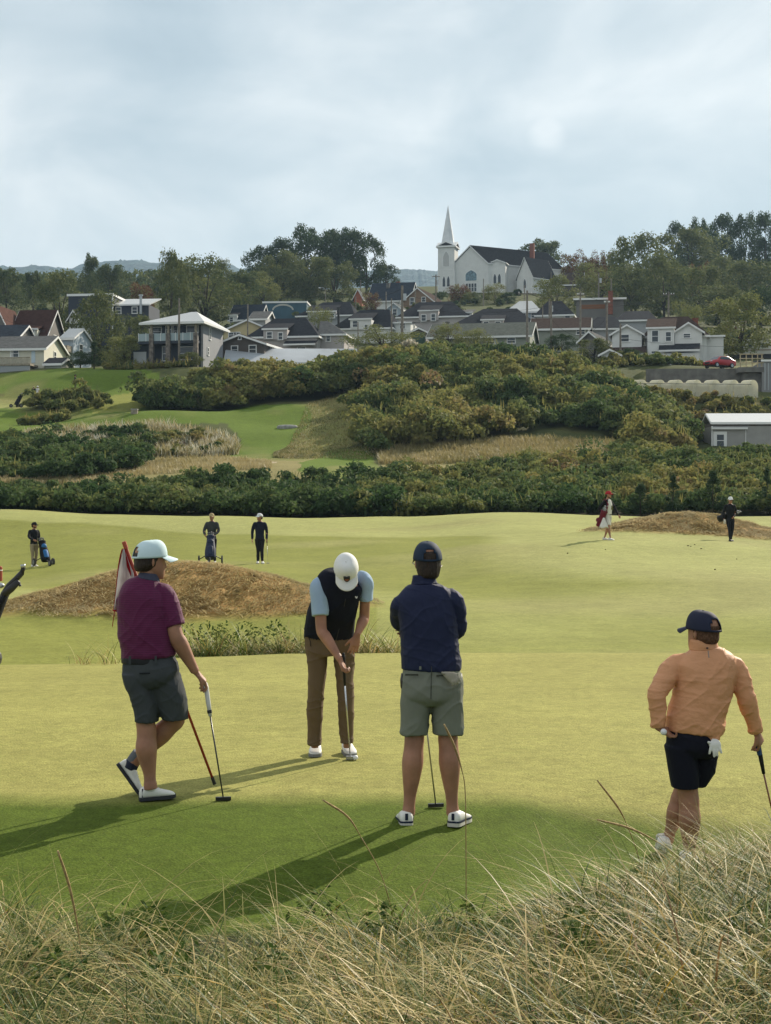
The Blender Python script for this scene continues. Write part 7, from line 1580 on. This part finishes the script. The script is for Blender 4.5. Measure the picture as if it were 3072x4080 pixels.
def near_grass():
    # dark green base, dead brown thatch, silvery middle and long pale arching blades on top
    px, X, Y = dune_spots(380); marram('dune_grass', X, Y, 85, .44, 'short dark green base of the dune grass at the bottom', tint=np.clip(.24 + nz(X, Y, 1.1, 51) * .12 + rng.normal(size=380) * .05, .04, .5), spread=.15, bend=(.5, 2.2))
    px, X, Y = dune_spots(330, .15); marram('dead_grass', X, Y, 30, .30, 'dead brown thatch under the dune grass', tint=np.clip(.84 + rng.normal(size=330) * .05, .7, .9), spread=.2)
    px, X, Y = dune_spots(420, gaps=True); marram('dune_grass', X, Y, 50, .60, 'silvery green dune grass tussocks at the bottom of the photo', tint=np.clip(.375 + nz(X, Y, 1.1, 51) * .15 + (px > 1500) * .10 + rng.normal(size=len(px)) * .05, .15, .8), spread=.12, bend=(1.0, 3.0), wid=(.003, .007))
    px, X, Y = dune_spots(560, gaps=True); marram('dune_grass', X, Y, 22, .80, 'long pale arching blades on top of the dune grass', tint=np.clip(.64 + (px > 1500) * .05 + rng.normal(size=len(px)) * .06, .5, .8), spread=.10, bend=(1.5, 3.4), wid=(.004, .0095), var=.07)
    n = 60; px = 2640 + 860 * rng.uniform(0, 1, n) ** .7; Y = rng.uniform(8.1, 9.1, n); X = (px - CX) / FPX * Y; marram('dune_grass', X, Y, 90, .62, 'arching straw dune grass in front of the legs of the man in orange', tint=np.clip(.62 + rng.normal(size=n) * .08, 0, .8), bend=(1.2, 3.2))
    n = 130; px = rng.uniform(-200, 3300, n); Ym = np.interp(px, *LIM) + .15; Y = Ym - rng.uniform(0, .9, n); X = (px - CX) / FPX * Y
    C = np.stack([X, Y, H(X, Y)], 1); az = np.where(rng.uniform(size=n) < .6, math.pi, 0) + rng.normal(size=n) * .5
    V, F, t = ribbons(C, rng.uniform(.6, .98, n), az, rng.uniform(.05, .45, n), rng.uniform(.8, 2.0, n), np.full(n, .0026), np.clip(rng.uniform(.55, .8, n), 0, 1), 9)
    tag(link('dune_grass', mesh_np('dune_grass', V, F, t, smooth=True), M_MAR), 'fine straw stems standing above the dune grass', 'grass', kind='stuff')
near_grass()
def leafy(label, pts, n=170, size=.035):
    M_LEAF = bpy.data.materials.get('bayberry_leaf') or mat('bayberry_leaf', (.05, .09, .016), .7, .1, ramp=[(0, (.020, .045, .010)), (.6, (.055, .105, .018)), (1, (.12, .15, .03))], trans=.25)
    C = []; T = []
    for px, py, Y, w, h in pts:
        b = P(px, py, Y); g = float(H(b.x, b.y)); m = n
        x = b.x + rng.normal(size=m) * w; y = b.y + rng.normal(size=m) * w * .7; z = g + h * rng.uniform(.15, 1, m) * np.exp(-((x - b.x) / w / 2.2) ** 2); C.append(np.stack([x, y, z], 1)); T.append(rng.uniform(0, 1, m))
    C = np.concatenate(C); nn = unit(rng.normal(size=(len(C), 3)) + np.array([0, -.3, .6])); V, F = leaf_quads(C, nn, np.full(len(C), size * .7), .38)
    tag(link('leafy_plants', mesh_np('leafy_plants', V, F, np.concatenate(T)), M_LEAF), label, 'plants', kind='stuff')
leafy('dark green leafy plants among the dune grass', [(540, 3720, 7.2, .13, .42), (620, 3690, 7.2, .10, .42), (690, 3820, 6.6, .11, .36), (690, 3980, 6.2, .10, .35), (1260, 3560, 7.7, .09, .42), (1520, 3680, 7.2, .09, .36), (230, 3960, 6.2, .10, .34), (2290, 3850, 6.5, .08, .34), (2330, 4030, 6.0, .09, .34), (150, 3820, 6.6, .1, .34), (1850, 3730, 7.0, .1, .34), (440, 3560, 7.6, .09, .3), (1080, 4000, 6.1, .08, .4), (2480, 3960, 6.1, .1, .3)])
# clump of dune grass behind the green, and wisps on the left
px = rng.uniform(770, 1610, 75); Y = rng.uniform(23.9, 25.4, 75); X = (px - CX) / FPX * Y
marram('dune_grass', X, Y, 90, .72, 'silvery dune grass clump behind the far edge of the green', wid=(.008, .016), tint=np.clip(.48 + .12 * (px > 1250) + rng.normal(size=75) * .12, .15, .8), spread=.22)
leafy('dark weeds in the dune grass clump behind the green', [(px_, 2590, 24.6, .22, .72) for px_ in (760, 830, 900, 980, 1100, 1340)], 260, .05)
px = rng.uniform(300, 480, 10); Y = rng.uniform(22.8, 23.4, 10); X = (px - CX) / FPX * Y
marram('dune_grass', X, Y, 7, .62, 'thin wisps of straw grass at the left edge of the green', wid=(.006, .010), tint=np.full(10, .62), spread=.1)
# single seed stalks
M_STALK = mat('straw_stalk', (.40, .30, .14), .6, .3, trans=.1); M_SEED = mat('seed_head', (.43, .31, .15), .85, .15, noise=(60, .35), bump=(120, .9, (1, 1, .4), .006))
def stalk(label, pts, Y, split):
    w = [P(px, py, Y + .1 * i) for i, (px, py) in enumerate(pts)]; w = [Vector(v) for v in spl([tuple(p) for p in w], 26)]; g = Vector((w[-1].x, w[-1].y, float(H(w[-1].x, w[-1].y)))); t = thing('grass_stalk', label, 'grass stalk', g, 0, 'seeding grass stalks'); w = [v - g for v in w]; w.append(Vector((0, 0, -.02)) + Vector((0, 0, 0))); k = int(26 * split)
    MB().tube(w[k:], .0026, 6).build('stem', M_STALK, t, True); n = k + 1; MB().tube(w[:n], [.0014 + .0043 * math.sin(math.pi * min(1, .12 + .88 * i / (n - 1)) ** .8) for i in range(n)], 8).build('seed_head', M_SEED, t, True)
fC = lambda zx, zy: (1500 + .5562 * zx, 2120 + .5562 * zy); f5 = lambda zx, zy: (.922 * zx, 3100 + .922 * zy); f6 = lambda zx, zy: (1536 + .922 * zx, 3100 + .922 * zy)
stalk('tall seed stalk crossing the right leg of the man in the navy pullover', [fC(485, 1378), fC(560, 1540), fC(610, 1700), fC(635, 1850), fC(641, 2212), fC(642, 2500), fC(644, 2850)], 7.3, .42)
stalk('tall brown seed stalk at the left bottom of the photo', [f5(250, 315), f5(300, 470), f5(335, 640), f5(365, 850), f5(430, 1060)], 6.0, .62)
stalk('curved pale seed stalk leaning left in the middle of the dark fringe', [f5(1395, 95), f5(1500, 165), f5(1560, 255), f5(1640, 400), f5(1690, 560), f5(1705, 650)], 7.4, .42)
stalk('straight seed stalk leaning left in front of the fringe on the right', [f6(915, 10), f6(1000, 120), f6(1040, 195), f6(1090, 330), f6(1120, 480)], 7.7, .5)
stalk('long nearly level seed stalk pointing left towards the white shoe', [f6(915, 180), f6(1050, 215), f6(1165, 270), f6(1260, 340), f6(1330, 470)], 7.6, .62)
# small birds' dark marks: divots and leaves lying on the fairway
def divots():
    M_D = mat('dead_leaf', (.10, .075, .035), .9, .1)
    for i, (zx, zy) in enumerate(((1035, 527), (1055, 532), (1085, 520), (1135, 550), (405, 558), (118, 585), (1240, 708), (1405, 630))):
        px, py = z8(zx, zy); Yh = float(hit(px, py)[0]); p = P(px, py, Yh); s_ = (.045, .028, .03, .04, .024, .03, .03, .024)[i]
        o = MB().ball((0, 0, .01), s_, s_ * .5, .02, 8, 5).build('leaf', M_D); o.location = (p.x, p.y, float(H(p.x, p.y))); tag(o, 'small dry brown leaf lying on the mown far fairway', 'leaf', 'dead leaves on the fairway')
divots()

# ------------------------------------------------------------------ air
def haze(density=.0001):
    mb = MB().box(-2600, 2600, -30, 4400, -10, 700); m = bpy.data.materials.new('haze_air'); m.use_nodes = True; nt = m.node_tree; N = nt.nodes; N.clear(); o = N.new('ShaderNodeOutputMaterial'); v = N.new('ShaderNodeVolumePrincipled')
    v.inputs['Density'].default_value = density; v.inputs['Color'].default_value = (.52, .74, .98, 1); v.inputs['Anisotropy'].default_value = .25; nt.links.new(v.outputs[0], o.inputs['Volume'])
    tag(mb.build('haze', m), kind='stuff')
if HAZE: haze()
